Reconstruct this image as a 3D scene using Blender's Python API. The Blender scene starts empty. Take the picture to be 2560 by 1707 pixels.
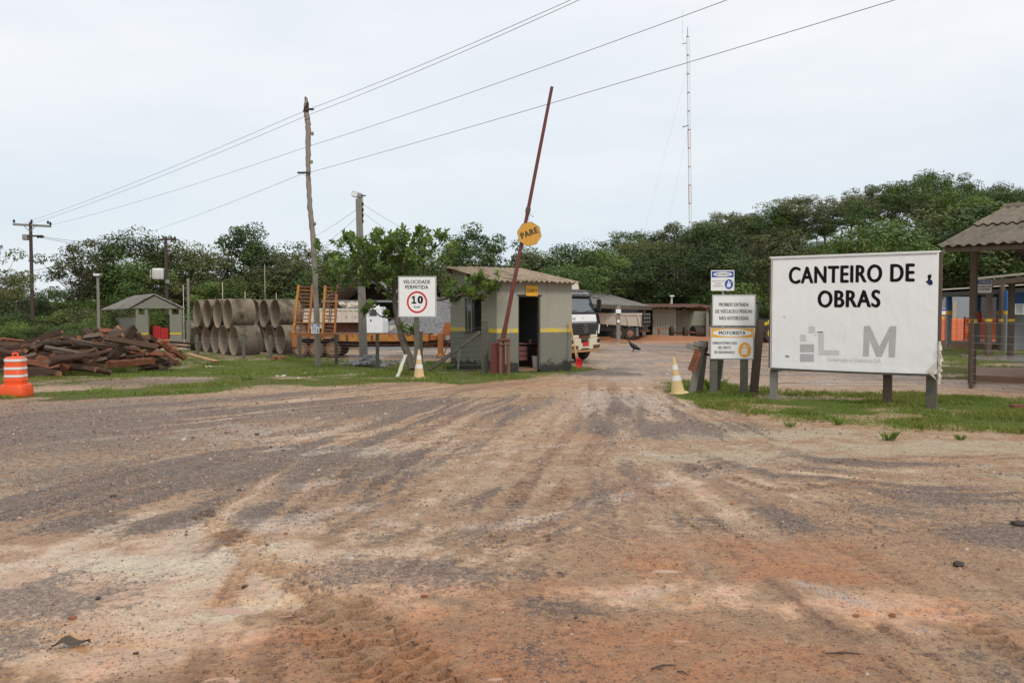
import bpy, math, random
import numpy as np
from mathutils import Vector, Matrix

# ------------------------------------------------------------------ camera, world, sun, exposure
sc = bpy.context.scene
COL = sc.collection
CAMH, FPX, HOR = 1.75, 2066.0, 777.0
PITCH = math.atan((853.5 - HOR) / FPX)
cam_d = bpy.data.cameras.new('camera'); cam = bpy.data.objects.new('camera', cam_d); COL.objects.link(cam)
cam.location = (0, 0, CAMH); cam.rotation_euler = (math.pi/2 - PITCH, 0, 0)
cam_d.sensor_width = 36; cam_d.lens = 36*FPX/2560; cam_d.clip_end = 3000; cam_d.clip_start = 0.05
sc.camera = cam
sc.render.resolution_x, sc.render.resolution_y = 1024, 682
sc.view_settings.view_transform = 'Standard'; sc.view_settings.look = 'None'
sc.view_settings.gamma = 1; sc.view_settings.exposure = 0.0; sc.view_settings.use_curve_mapping = False

SUN_EL, SUN_AZ = math.radians(46), math.radians(152)
world = bpy.data.worlds.new('World'); sc.world = world; world.use_nodes = True
wn, wl = world.node_tree.nodes, world.node_tree.links
bg = wn['Background']; bg.inputs[1].default_value = 0.1
sky = wn.new('ShaderNodeTexSky'); sky.sky_type = 'NISHITA'; sky.sun_disc = False
sky.sun_elevation = SUN_EL; sky.sun_rotation = SUN_AZ; sky.dust_density = 2.0
tc = wn.new('ShaderNodeTexCoord'); sep = wn.new('ShaderNodeSeparateXYZ'); wl.new(tc.outputs['Generated'], sep.inputs[0])
ramp = wn.new('ShaderNodeValToRGB'); wl.new(sep.outputs['Z'], ramp.inputs[0])
e = ramp.color_ramp.elements
e[0].position = 0.0; e[0].color = (.80, .86, .91, 1)
e[1].position = 0.9; e[1].color = (1.04, 1.04, 1.04, 1)
for p_, c_ in ((.08, (.77, .85, .91, 1)), (.2, (.84, .89, .94, 1)), (.36, (.93, .95, .99, 1))):
    q = e.new(p_); q.color = c_
mp = wn.new('ShaderNodeMapping'); mp.inputs['Scale'].default_value = (1.2, 1.2, 4.5); wl.new(tc.outputs['Generated'], mp.inputs[0])
nz = wn.new('ShaderNodeTexNoise'); nz.inputs['Scale'].default_value = 2.2; nz.inputs['Detail'].default_value = 8; nz.inputs['Roughness'].default_value = .55
wl.new(mp.outputs[0], nz.inputs['Vector'])
cr = wn.new('ShaderNodeValToRGB'); wl.new(nz.outputs[0], cr.inputs[0])
cr.color_ramp.elements[0].position = .34; cr.color_ramp.elements[0].color = (.96, .98, 1.0, 1)
cr.color_ramp.elements[1].position = .66; cr.color_ramp.elements[1].color = (1.09, 1.07, 1.05, 1)
mul = wn.new('ShaderNodeMix'); mul.data_type = 'RGBA'; mul.blend_type = 'MULTIPLY'; mul.inputs[0].default_value = 1
wl.new(ramp.outputs[0], mul.inputs[6]); wl.new(cr.outputs[0], mul.inputs[7])
sc10 = wn.new('ShaderNodeVectorMath'); sc10.operation = 'SCALE'; sc10.inputs['Scale'].default_value = 10.0
wl.new(mul.outputs[2], sc10.inputs[0])
mx = wn.new('ShaderNodeMix'); mx.data_type = 'RGBA'; mx.inputs[0].default_value = .93
wl.new(sky.outputs[0], mx.inputs[6]); wl.new(sc10.outputs[0], mx.inputs[7]); wl.new(mx.outputs[2], bg.inputs[0])

sun_d = bpy.data.lights.new('sun', 'SUN'); sun_d.energy = 1.5; sun_d.angle = math.radians(12); sun_d.color = (1, .96, .9)
sun = bpy.data.objects.new('sun', sun_d); COL.objects.link(sun)
sd = Vector((math.sin(SUN_AZ)*math.cos(SUN_EL), math.cos(SUN_AZ)*math.cos(SUN_EL), math.sin(SUN_EL)))
sun.rotation_euler = sd.to_track_quat('Z', 'Y').to_euler()

# ------------------------------------------------------------------ helpers
R = random.Random(7)
NR = np.random.default_rng(11)
def ss(t):
    t = np.clip(t, 0, 1); return t*t*(3-2*t)
def hill(x, y):                     # large terrain form
    x = np.asarray(x, float); y = np.asarray(y, float)
    return (-0.10*ss((y-22.5)/3) + 12.0*ss((x+15)/70)*ss((y-58)/60)
            + 1.2*ss((y-60)/60)*ss((-x-5)/40))
def hz(x, y): return float(hill(x, y))
def ray(px, py):
    u = (px-1280)/FPX; v = -(py-853.5)/FPX
    return Vector((u, math.cos(PITCH)+v*math.sin(PITCH), -math.sin(PITCH)+v*math.cos(PITCH)))
def at(px, py, D):                  # point seen at photo pixel, at distance D along y
    d = ray(px, py); return Vector((0, 0, CAMH)) + d*(D/d.y)
def gp(px, py):                     # ground point seen at photo pixel
    d = ray(px, py); z = 0
    for _ in range(6):
        t = (z-CAMH)/d.z; p = Vector((0, 0, CAMH)) + d*t; z = hz(p.x, p.y)
    return Vector((p.x, p.y, z))
def gx(px, D):                      # ground point below a pixel column at distance D
    p = at(px, 777, D); return Vector((p.x, D, hz(p.x, D)))

def vnoise(x, y, s, seed=0):
    x = np.asarray(x, float)*s + 1000; y = np.asarray(y, float)*s + 1000
    xi = np.floor(x).astype(np.int64); yi = np.floor(y).astype(np.int64); fx = x-xi; fy = y-yi
    fx = fx*fx*(3-2*fx); fy = fy*fy*(3-2*fy)
    def h(a, b):
        n = (a*374761393 + b*668265263 + seed*982451653) & 0x7fffffff
        n = ((n ^ (n >> 13))*1274126177) & 0x7fffffff
        return ((n ^ (n >> 16)) & 0xffff)/65535.0
    return (h(xi, yi)*(1-fx)+h(xi+1, yi)*fx)*(1-fy) + (h(xi, yi+1)*(1-fx)+h(xi+1, yi+1)*fx)*fy
def fbm(x, y, s, o=4, seed=0):
    t = 0; a = .5; n = 0
    for i in range(o):
        t = t + a*vnoise(x, y, s*2**i, seed+i*17); n += a; a *= .5
    return t/n

def tag(o, label=None, cat=None, group=None, kind=None):
    if label: o['label'] = label
    if cat: o['category'] = cat
    if group: o['group'] = group
    if kind: o['kind'] = kind
    return o
def thing(name, label, cat, loc=(0, 0, 0), rz=0, group=None):
    o = bpy.data.objects.new(name, None); COL.objects.link(o); o.empty_display_size = .2
    o.location = loc; o.rotation_euler = (0, 0, rz)
    return tag(o, label, cat, group)
def np_mesh(name, V, F, mat, smooth=False, tint=None):
    me = bpy.data.meshes.new(name); V = np.asarray(V, np.float32); F = np.asarray(F, np.int32)
    k = F.shape[1]
    me.vertices.add(len(V)); me.vertices.foreach_set('co', V.ravel())
    me.loops.add(F.size); me.loops.foreach_set('vertex_index', F.ravel())
    me.polygons.add(len(F)); me.polygons.foreach_set('loop_start', np.arange(0, F.size, k, dtype=np.int32))
    me.polygons.foreach_set('loop_total', np.full(len(F), k, np.int32))
    if smooth: me.polygons.foreach_set('use_smooth', np.ones(len(F), bool))
    if tint is not None:
        a = me.color_attributes.new('tint', 'FLOAT_COLOR', 'POINT')
        a.data.foreach_set('color', np.asarray(tint, np.float32).ravel())
    me.update(); me.validate()
    me.materials.append(mat); return me
def link(name, me, parent=None, mw=None, loc=None):
    o = bpy.data.objects.new(name, me); COL.objects.link(o)
    if parent is not None: o.parent = parent
    if mw is not None: o.matrix_local = mw
    if loc is not None: o.location = loc
    return o

class MB:
    def __init__(s): s.v = []; s.f = []
    def add(s, vs, fs):
        n = len(s.v); s.v += [Vector(v) for v in vs]; s.f += [tuple(i+n for i in f) for f in fs]; return s
    def box(s, x0, x1, y0, y1, z0, z1, M=None):
        vs = [Vector((x, y, z)) for z in (z0, z1) for x, y in ((x0, y0), (x1, y0), (x1, y1), (x0, y1))]
        if M is not None: vs = [M @ v for v in vs]
        return s.add(vs, [(3, 2, 1, 0), (4, 5, 6, 7), (0, 1, 5, 4), (1, 2, 6, 5), (2, 3, 7, 6), (3, 0, 4, 7)])
    def beam(s, p0, p1, w, h=None, up=(0, 0, 1), w1=None, h1=None):
        p0, p1 = Vector(p0), Vector(p1); h = h or w; d = (p1-p0).normalized(); up = Vector(up)
        if abs(d.dot(up)) > .98: up = Vector((0, 1, 0))
        a = d.cross(up).normalized(); b = a.cross(d).normalized()
        w1 = w1 or w; h1 = h1 or h; vs = []
        for p, ww, hh in ((p0, w, h), (p1, w1, h1)):
            vs += [p-a*ww/2-b*hh/2, p+a*ww/2-b*hh/2, p+a*ww/2+b*hh/2, p-a*ww/2+b*hh/2]
        return s.add(vs, [(0, 1, 2, 3), (7, 6, 5, 4), (4, 5, 1, 0), (5, 6, 2, 1), (6, 7, 3, 2), (7, 4, 0, 3)])
    def tube(s, pts, rad, n=8, cap=True):
        pts = [Vector(p) for p in pts]
        if not hasattr(rad, '__len__'): rad = [rad]*len(pts)
        rings = []; a = None
        for i, p in enumerate(pts):
            d = (pts[min(i+1, len(pts)-1)]-pts[max(i-1, 0)]).normalized()
            if a is None:
                a = d.cross(Vector((0, 0, 1)) if abs(d.z) < .9 else Vector((0, 1, 0))).normalized()
            else: a = (a-d*a.dot(d)).normalized()
            b = d.cross(a); rings.append([p+(a*math.cos(2*math.pi*k/n)+b*math.sin(2*math.pi*k/n))*rad[i] for k in range(n)])
        vs = [v for r in rings for v in r]; fs = []
        for i in range(len(pts)-1):
            for k in range(n):
                k2 = (k+1) % n; fs.append((i*n+k, i*n+k2, (i+1)*n+k2, (i+1)*n+k))
        if cap: fs += [tuple(reversed(range(n))), tuple((len(pts)-1)*n+k for k in range(n))]
        return s.add(vs, fs)
    def lathe(s, prof, n=20, c=(0, 0, 0), axis='z', sq=0):
        c = Vector(c); vs = []; fs = []
        for r, h in prof:
            for k in range(n):
                t = 2*math.pi*k/n; ct, st = math.cos(t), math.sin(t)
                if sq:
                    m = (abs(ct)**sq+abs(st)**sq)**(-1/sq); ct *= m; st *= m
                p = Vector((r*ct, r*st, h))
                if axis == 'x': p = Vector((h, r*ct, r*st))
                if axis == 'y': p = Vector((r*ct, h, r*st))
                vs.append(c+p)
        for i in range(len(prof)-1):
            for k in range(n):
                k2 = (k+1) % n; f = (i*n+k, i*n+k2, (i+1)*n+k2, (i+1)*n+k)
                fs.append(f if axis != 'y' else f[::-1])
        if prof[0][0] > 1e-4: fs.append(tuple(reversed(range(n))))
        if prof[-1][0] > 1e-4: fs.append(tuple((len(prof)-1)*n+k for k in range(n)))
        return s.add(vs, fs)
    def prism(s, poly, y0, y1):             # poly in x,z extruded along y
        n = len(poly)
        vs = [(x, y0, z) for x, z in poly]+[(x, y1, z) for x, z in poly]
        return s.add(vs, [tuple(range(n)), tuple(range(2*n-1, n-1, -1))]+[(i+n, (i+1) % n+n, (i+1) % n, i) for i in range(n)])
    def prismx(s, poly, x0, x1):            # poly in y,z extruded along x
        n = len(poly)
        vs = [(x0, y, z) for y, z in poly]+[(x1, y, z) for y, z in poly]
        return s.add(vs, [tuple(range(n)), tuple(range(2*n-1, n-1, -1))]+[(i+n, (i+1) % n+n, (i+1) % n, i) for i in range(n)])
    def corr(s, p00, p10, p11, p01, waves, amp=.025, th=.008, nv=6, sag=0):
        p00, p10, p11, p01 = map(Vector, (p00, p10, p11, p01)); nu = max(4, int(waves*8))
        nrm = (p10-p00).cross(p01-p00).normalized()
        if nrm.z < 0: nrm = -nrm
        vs = []
        for side in (0, 1):
            for j in range(nv+1):
                for i in range(nu+1):
                    u, v = i/nu, j/nv
                    p = (p00*(1-u)+p10*u)*(1-v)+(p01*(1-u)+p11*u)*v
                    vs.append(p+nrm*(amp*math.sin(2*math.pi*waves*u)-side*th-sag*math.sin(math.pi*v)))
        W = nu+1; N = W*(nv+1); fs = []
        for j in range(nv):
            for i in range(nu):
                a = j*W+i; fs.append((a, a+1, a+W+1, a+W)); fs.append((N+a, N+a+W, N+a+W+1, N+a+1))
        for i in range(nu):
            fs.append((i+1, i, N+i, N+i+1)); a = nv*W+i; fs.append((a, a+1, N+a+1, N+a))
        for j in range(nv):
            a = j*W; fs.append((a, a+W, N+a+W, N+a)); a = j*W+nu; fs.append((a+W, a, N+a, N+a+W))
        return s.add(vs, fs)
    def rock(s, c, r, seed=0, flat=.7):
        rr = random.Random(seed); c = Vector(c)
        t = (1+5**.5)/2
        vs = [(-1, t, 0), (1, t, 0), (-1, -t, 0), (1, -t, 0), (0, -1, t), (0, 1, t), (0, -1, -t), (0, 1, -t), (t, 0, -1), (t, 0, 1), (-t, 0, -1), (-t, 0, 1)]
        fs = [(0, 11, 5), (0, 5, 1), (0, 1, 7), (0, 7, 10), (0, 10, 11), (1, 5, 9), (5, 11, 4), (11, 10, 2), (10, 7, 6), (7, 1, 8), (3, 9, 4), (3, 4, 2), (3, 2, 6), (3, 6, 8), (3, 8, 9), (4, 9, 5), (2, 4, 11), (6, 2, 10), (8, 6, 7), (9, 8, 1)]
        sc3 = (rr.uniform(.8, 1.3), rr.uniform(.7, 1.1), flat)
        vs = [c+Vector([a*b for a, b in zip(Vector(v).normalized()*r*rr.uniform(.75, 1.2), sc3)]) for v in vs]
        return s.add(vs, fs)
    def build(s, name, mat, parent=None, smooth=False, bevel=0, loc=None, rz=None, label=None):
        me = bpy.data.meshes.new(name); me.from_pydata([tuple(v) for v in s.v], [], s.f); me.materials.append(mat)
        if smooth:
            for p in me.polygons: p.use_smooth = True
            try: me.set_sharp_from_angle(angle=math.radians(38))
            except Exception: pass
        me.update()
        o = link(name, me, parent)
        if loc is not None: o.location = loc
        if rz is not None: o.rotation_euler = (0, 0, rz)
        if bevel:
            b = o.modifiers.new('bevel', 'BEVEL'); b.width = bevel; b.segments = 2; b.limit_method = 'ANGLE'
        if label: o['label'] = label
        return o

# ------------------------------------------------------------------ materials
def newmat(name):
    m = bpy.data.materials.new(name); m.use_nodes = True; return m, m.node_tree.nodes, m.node_tree.links, m.node_tree.nodes['Principled BSDF']
def noise(n, l, vec, scale, detail=5, rough=.6, stretch=None):
    if stretch:
        mp = n.new('ShaderNodeMapping'); mp.inputs['Scale'].default_value = stretch; l.new(vec, mp.inputs[0]); vec = mp.outputs[0]
    t = n.new('ShaderNodeTexNoise'); t.inputs['Scale'].default_value = scale; t.inputs['Detail'].default_value = detail
    t.inputs['Roughness'].default_value = rough; l.new(vec, t.inputs['Vector']); return t.outputs[0]
def mrange(n, l, v, a, b, c=0., d=1.):
    t = n.new('ShaderNodeMapRange'); t.interpolation_type = 'SMOOTHSTEP'
    t.inputs[1].default_value, t.inputs[2].default_value, t.inputs[3].default_value, t.inputs[4].default_value = a, b, c, d
    l.new(v, t.inputs[0]); return t.outputs[0]
def mix(n, l, f, a, b, mode='MIX'):
    t = n.new('ShaderNodeMix'); t.data_type = 'RGBA'; t.blend_type = mode
    for i, x in ((0, f), (6, a), (7, b)):
        if hasattr(x, 'is_linked') or hasattr(x, 'links'): l.new(x, t.inputs[i])
        elif i == 0: t.inputs[0].default_value = x
        else: t.inputs[i].default_value = (*x[:3], 1)
    return t.outputs[2]
def math_(n, l, op, a, b=None, clamp=False):
    t = n.new('ShaderNodeMath'); t.operation = op; t.use_clamp = clamp
    for i, x in ((0, a), (1, b)):
        if x is None: continue
        if hasattr(x, 'links'): l.new(x, t.inputs[i])
        else: t.inputs[i].default_value = x
    return t.outputs[0]
def pm(name, col, rough=.7, var=.18, scale=4, bump=.15, bscale=40, metal=0, stain=None, stretch=None, spec=.4, rnd=0.):
    m, n, l, b = newmat(name); tc = n.new('ShaderNodeTexCoord'); v = tc.outputs['Object']
    if rnd:
        oi = n.new('ShaderNodeObjectInfo'); ad = n.new('ShaderNodeVectorMath'); ad.operation = 'ADD'; sc_ = n.new('ShaderNodeVectorMath'); sc_.operation = 'SCALE'
        l.new(oi.outputs['Random'], sc_.inputs[0]); sc_.inputs['Scale'].default_value = 30; l.new(v, ad.inputs[0]); l.new(sc_.outputs[0], ad.inputs[1]); v = ad.outputs[0]
    c = mix(n, l, noise(n, l, v, scale, 6, .65, stretch), [x*(1-var*1.8) for x in col], [min(1, x*(1+var*1.8)) for x in col])
    if stain:
        sc_, am, s_ = stain[:3]; st = stain[3] if len(stain) > 3 else None
        f = mrange(n, l, noise(n, l, v, s_, 8, .7, st), .62-am*.3, .80-am*.3, 0, min(1, .4+am))
        c = mix(n, l, f, c, sc_)
    if rnd:
        c = mix(n, l, 1.0, c, (1, 1, 1), 'MULTIPLY')
        k = mrange(n, l, oi.outputs['Random'], 0, 1, 1-rnd, 1+rnd)
        vm = n.new('ShaderNodeVectorMath'); vm.operation = 'SCALE'; l.new(c, vm.inputs[0]); l.new(k, vm.inputs['Scale']); c = vm.outputs[0]
    l.new(c, b.inputs['Base Color']); b.inputs['Roughness'].default_value = rough; b.inputs['Metallic'].default_value = metal
    b.inputs['Specular IOR Level'].default_value = spec
    if bump:
        bp = n.new('ShaderNodeBump'); bp.inputs['Strength'].default_value = min(1, bump*2); bp.inputs['Distance'].default_value = .01
        l.new(noise(n, l, v, bscale, 6, .7, stretch), bp.inputs['Height']); l.new(bp.outputs[0], b.inputs['Normal'])
    return m
M = {}
MUD = (.30, .13, .055)
M['concrete_post'] = pm('weathered concrete post', (.118, .112, .088), .9, .25, 5, .3, 60, stain=((.05, .055, .035), .3, 3), rnd=.15)
M['pipe'] = pm('concrete pipe', (.175, .14, .095), .9, .35, 2.2, .5, 30, stain=((.05, .038, .024), .6, 1.8, (1, .6, .6)), rnd=.18)
M['pipe_in'] = pm('concrete pipe inside', (.26, .20, .145), .9, .2, 2.5, .2, 40, stain=((.13, .10, .07), .3, 2), rnd=.1)
M['wood_pole'] = pm('grey wood pole', (.26, .225, .19), .9, .3, 3, .5, 25, stretch=(8, 8, .6), stain=((.09, .07, .055), .25, 2, (3, 3, .5)))
M['dark_pole'] = pm('dark treated pole', (.065, .045, .038), .8, .3, 4, .3, 25, stretch=(8, 8, .6))
M['grey_pole'] = pm('grey pole', (.22, .21, .18), .9, .25, 4, .3, 30, stretch=(6, 6, .6), stain=((.10, .09, .07), .3, 2))
M['timber'] = pm('dark weathered timber', (.062, .031, .018), .8, .5, 3, .8, 9, stretch=(1.2, 5, 5), stain=((.11, .075, .05), .3, 2.5, (1, 4, 4)), rnd=.35)
M['timber_red'] = pm('red hardwood timber', (.20, .068, .032), .65, .4, 3, .6, 9, stretch=(1.2, 5, 5), stain=((.09, .04, .025), .35, 2.5, (1, 4, 4)), rnd=.25)
M['timber_grey'] = pm('grey weathered timber', (.12, .085, .062), .85, .45, 3, .8, 9, stretch=(1.2, 6, 6), stain=((.06, .04, .03), .4, 2.5, (1, 5, 5)), rnd=.25)
M['cut_end'] = pm('cut timber end', (.25, .115, .055), .85, .4, 6, .5, 12, stain=((.08, .04, .025), .4, 5), rnd=.4)
M['plank_light'] = pm('raw plank', (.42, .24, .12), .75, .25, 3, .3, 12, stretch=(1, 6, 6))
M['plank_pale'] = pm('pale mossy plank', (.55, .55, .42), .8, .25, 4, .3, 20, stain=((.2, .24, .12), .3, 3))
M['rust_orange'] = pm('rusty orange paint', (.37, .13, .034), .65, .25, 3, .3, 30, stain=((.13, .05, .025), .4, 3))
M['trailer_yellow'] = pm('faded yellow paint', (.47, .205, .035), .55, .15, 3, .15, 30, stain=((.22, .075, .03), .5, 4))
M['rust_dark'] = pm('dark rust', (.12, .05, .028), .8, .3, 4, .3, 30, stain=((.25, .10, .04), .3, 4))
M['tyre'] = pm('muddy tyre', (.045, .036, .03), .85, .3, 6, .3, 30, stain=((.26, .13, .07), .3, 3))
M['tyre_mud'] = pm('mud caked tyre', (.16, .085, .05), .9, .35, 4, .3, 30, stain=((.05, .035, .028), .4, 4))
M['rim'] = pm('muddy rim', (.30, .17, .10), .7, .25, 5, .2, 30, stain=((.12, .06, .035), .3, 4))
M['white_dirty'] = pm('dirty white paint', (.62, .56, .47), .5, .1, 3, .05, 20, stain=((.40, .24, .13), .25, 3, (2, 2, .5)))
M['white'] = pm('white paint', (.78, .79, .78), .4, .04, 3, .03, 20, stain=((.5, .45, .38), .12, 4, (3, 3, .5)))
M['cream'] = pm('cream bumper', (.62, .57, .42), .5, .08, 3, .05, 20, stain=((.38, .22, .10), .3, 3))
M['black'] = pm('black plastic', (.022, .023, .025), .5, .2, 5, .05, 30)
M['dark'] = pm('dark void', (.012, .011, .010), .9, .2, 5, 0)
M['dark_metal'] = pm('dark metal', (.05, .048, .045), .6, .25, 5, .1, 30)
M['grey_metal'] = pm('grey metal', (.28, .28, .27), .5, .15, 5, .1, 30, metal=.4, stain=((.15, .09, .05), .2, 6))
M['silver'] = pm('chrome', (.75, .75, .76), .2, .05, 5, 0, metal=1)
M['redbrown'] = pm('red brown paint', (.135, .032, .024), .5, .2, 3, .1, 30, stain=((.22, .09, .05), .2, 6, (2, 2, .5)))
M['pinkrust'] = pm('rusty pinkish pipe', (.20, .09, .062), .7, .25, 5, .2, 30, stain=((.13, .055, .035), .35, 6))
M['sign_white'] = pm('sign sheet', (.79, .80, .78), .45, .03, 2, .02, 20, stain=((.5, .48, .42), .08, 3))
M['sign_edge'] = pm('sign edge dark', (.04, .042, .045), .5, .1, 5, 0)
M['ink'] = pm('black lettering', (.009, .009, .011), .7, .1, 5, 0, spec=.12)
M['ink_faded'] = pm('faded lettering', (.46, .46, .46), .6, .1, 6, 0)
M['ink_faint'] = pm('very faded print', (.60, .60, .59), .6, .06, 6, 0)
M['red'] = pm('red print', (.55, .02, .025), .45, .05, 5, 0)
M['blue'] = pm('blue print', (.02, .085, .36), .45, .06, 5, 0)
M['navy'] = pm('navy cloth', (.008, .02, .08), .8, .1, 5, 0)
M['amber'] = pm('amber print', (.78, .39, .03), .45, .05, 5, 0)
M['pare_yellow'] = pm('old yellow sign', (.62, .33, .05), .6, .12, 4, .1, 20, stain=((.26, .13, .04), .3, 5))
M['pare_ink'] = pm('worn brown lettering', (.10, .065, .03), .7, .3, 6, 0)
M['asbestos'] = pm('fibre cement roof', (.33, .255, .18), .9, .25, 2.5, .25, 30, stain=((.13, .085, .05), .5, 2.5, (3, .35, 1)), rnd=.10)
M['asbestos_brown'] = pm('weathered brown roof', (.155, .125, .092), .9, .25, 2.5, .3, 30, stain=((.07, .058, .042), .45, 2.2, (2.5, .6, 1)), rnd=.12)
M['asbestos_grey'] = pm('grey fibre cement roof', (.22, .205, .18), .9, .2, 2.5, .25, 30, stain=((.09, .08, .065), .4, 1.6), rnd=.10)
M['tin'] = pm('sheet metal wall', (.36, .33, .26), .6, .12, 1.5, .05, 20, stain=((.16, .12, .08), .35, 1.2, (3, 3, .5)))
M['tin_grey'] = pm('grey cladding', (.25, .27, .29), .6, .1, 2, .05, 20)
M['timber_struct'] = pm('brown post', (.11, .082, .06), .85, .25, 4, .25, 30, stretch=(6, 6, .6), rnd=.1)
M['cone'] = pm('faded cone plastic', (.66, .46, .24), .7, .12, 4, .05, 30, stain=((.42, .24, .11), .3, 6))
M['cone_yellow'] = pm('sun bleached cone', (.62, .47, .22), .7, .12, 4, .05, 30, stain=((.38, .25, .12), .3, 6))
M['cone_white'] = pm('reflective band', (.72, .70, .66), .5, .06, 6, 0, stain=((.5, .36, .24), .2, 8))
M['orange_plastic'] = pm('orange plastic', (.80, .095, .02), .45, .08, 3, .03, 20, stain=((.5, .12, .05), .2, 5))
M['orange_mesh'] = pm('orange mesh', (.85, .19, .05), .7, .1, 3, 0)
M['yellow'] = pm('yellow paint', (.65, .42, .02), .5, .1, 3, .03)
M['post_blue'] = pm('blue paint', (.03, .115, .32), .6, .08, 3, .03)
M['post_grey'] = pm('grey paint', (.20, .215, .22), .7, .1, 3, .05)
M['red_gate'] = pm('red panel', (.42, .025, .025), .5, .1, 3, .03)
M['hut_cream'] = pm('hut wall paint', (.20, .205, .16), .85, .1, 1.5, .1, 30, stain=((.12, .115, .08), .25, 1.5))
M['brown_slab'] = pm('muddy slab', (.26, .155, .10), .8, .2, 2, .15, 30)
M['wet_slab'] = pm('wet concrete', (.22, .19, .165), .25, .2, 1.5, .05, 20)
M['insul'] = pm('insulator', (.05, .035, .03), .3, .1, 5, 0)
M['wire'] = pm('wire', (.10, .095, .09), .6, .1, 5, 0, metal=.3)
M['wire_pale'] = pm('galvanised wire', (.34, .33, .32), .5, .1, 5, 0, metal=.5)
M['mast_white'] = pm('mast white', (.60, .58, .55), .6, .05, 5, 0)
M['mast_red'] = pm('mast red', (.40, .13, .06), .6, .08, 5, 0)
M['tarp'] = pm('bundled tarpaulin', (.55, .46, .36), .8, .3, 5, .5, 12)
M['desk'] = pm('desk', (.22, .10, .095), .5, .1, 4, 0)
M['brick'] = pm('brick', (.20, .065, .045), .85, .25, 6, .3)
M['stone_grey'] = pm('grey stone', (.27, .27, .26), .9, .25, 5, .3, 30, rnd=.25)
M['stone_dark'] = pm('dark stone', (.06, .045, .038), .8, .3, 8, .3, 50, rnd=.3)
M['clod'] = pm('red mud clod', (.27, .11, .05), .8, .3, 8, .4, 60, rnd=.2)
M['dead_leaf'] = pm('dead leaf', (.085, .06, .042), .7, .3, 20, .3)
M['feather'] = pm('black feathers', (.012, .012, .014), .6, .2, 20, .2)
M['handle_wood'] = pm('tool handle', (.50, .29, .12), .6, .12, 4, .05)
M['bark'] = pm('bark', (.105, .085, .065), .9, .3, 5, .5, 12, stretch=(3, 3, .7), stain=((.20, .18, .15), .25, 3))

def glass_mat():
    m, n, l, b = newmat('windscreen glass'); b.inputs['Base Color'].default_value = (.035, .05, .055, 1)
    b.inputs['Roughness'].default_value = .06; b.inputs['Specular IOR Level'].default_value = .9; b.inputs['Coat Weight'].default_value = .6; return m
M['glass'] = glass_mat()
def leaf_mat(name, col, col2, rough=.5, trans=.2, rndv=.4, yellow=(.28, .22, .03)):
    m, n, l, b = newmat(name)
    at_ = n.new('ShaderNodeAttribute'); at_.attribute_name = 'tint'
    sp = n.new('ShaderNodeSeparateColor'); l.new(at_.outputs['Color'], sp.inputs[0])
    c = mix(n, l, sp.outputs[0], col, col2)
    c = mix(n, l, math_(n, l, 'MULTIPLY', sp.outputs[1], .6), c, yellow)
    oi = n.new('ShaderNodeObjectInfo')
    k = mrange(n, l, oi.outputs['Random'], 0, 1, 1-rndv, 1+rndv)
    vm = n.new('ShaderNodeVectorMath'); vm.operation = 'SCALE'; l.new(c, vm.inputs[0]); l.new(k, vm.inputs['Scale'])
    l.new(vm.outputs[0], b.inputs['Base Color']); b.inputs['Roughness'].default_value = rough; b.inputs['Specular IOR Level'].default_value = .35
    tr = n.new('ShaderNodeBsdfTranslucent'); l.new(vm.outputs[0], tr.inputs[0])
    ms = n.new('ShaderNodeMixShader'); ms.inputs[0].default_value = trans
    l.new(b.outputs[0], ms.inputs[1]); l.new(tr.outputs[0], ms.inputs[2]); l.new(ms.outputs[0], n['Material Output'].inputs[0])
    return m
M['leaf_a'] = leaf_mat('forest leaf green', (.030, .062, .013), (.100, .158, .035))
M['leaf_b'] = leaf_mat('forest leaf olive', (.052, .066, .020), (.145, .155, .052))
M['leaf_c'] = leaf_mat('forest leaf bright', (.055, .100, .018), (.160, .225, .045))
M['leaf_near'] = leaf_mat('broad leathery leaf', (.075, .145, .028), (.26, .36, .085), .30, .4, .1)
M['grass'] = leaf_mat('grass blade', (.11, .18, .028), (.27, .36, .075), .6, .4, 0, (.30, .26, .07))

# ------------------------------------------------------------------ ground sheet
def poly_dist(x, y, P):             # signed distance, positive inside
    d = np.full(x.shape, 1e9); inside = np.zeros(x.shape, bool); n = len(P)
    for i in range(n):
        ax, ay = P[i]; bx, by = P[(i+1) % n]
        ex, ey = bx-ax, by-ay; t = np.clip(((x-ax)*ex+(y-ay)*ey)/(ex*ex+ey*ey+1e-9), 0, 1)
        d = np.minimum(d, np.hypot(x-ax-t*ex, y-ay-t*ey))
        c = ((ay > y) != (by > y)) & (x < (bx-ax)*(y-ay)/((by-ay) if by != ay else 1e-9)+ax); inside ^= c
    return np.where(inside, d, -d)
def line_dist(x, y, P):             # distance to polyline and running length
    d = np.full(x.shape, 1e9); s = np.zeros(x.shape); L = 0; sgn = np.zeros(x.shape)
    for i in range(len(P)-1):
        ax, ay = P[i]; bx, by = P[i+1]; ex, ey = bx-ax, by-ay; ln = math.hypot(ex, ey)
        t = np.clip(((x-ax)*ex+(y-ay)*ey)/(ln*ln), 0, 1); dd = np.hypot(x-ax-t*ex, y-ay-t*ey)
        m = dd < d; s = np.where(m, L+t*ln, s); sgn = np.where(m, ((x-ax)*ey-(y-ay)*ex)/ln, sgn); d = np.minimum(d, dd); L += ln
    return d, s, sgn
def G2(*pts): return [tuple(gp(a, b)[:2]) for a, b in pts]
LEFT_VERGE = G2((-700, 1015), (0, 1003), (400, 990), (800, 970), (1130, 955), (1300, 946), (1440, 935), (1450, 918), (1150, 905), (950, 902), (700, 888), (480, 880), (300, 872), (0, 880), (-700, 880))
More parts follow.
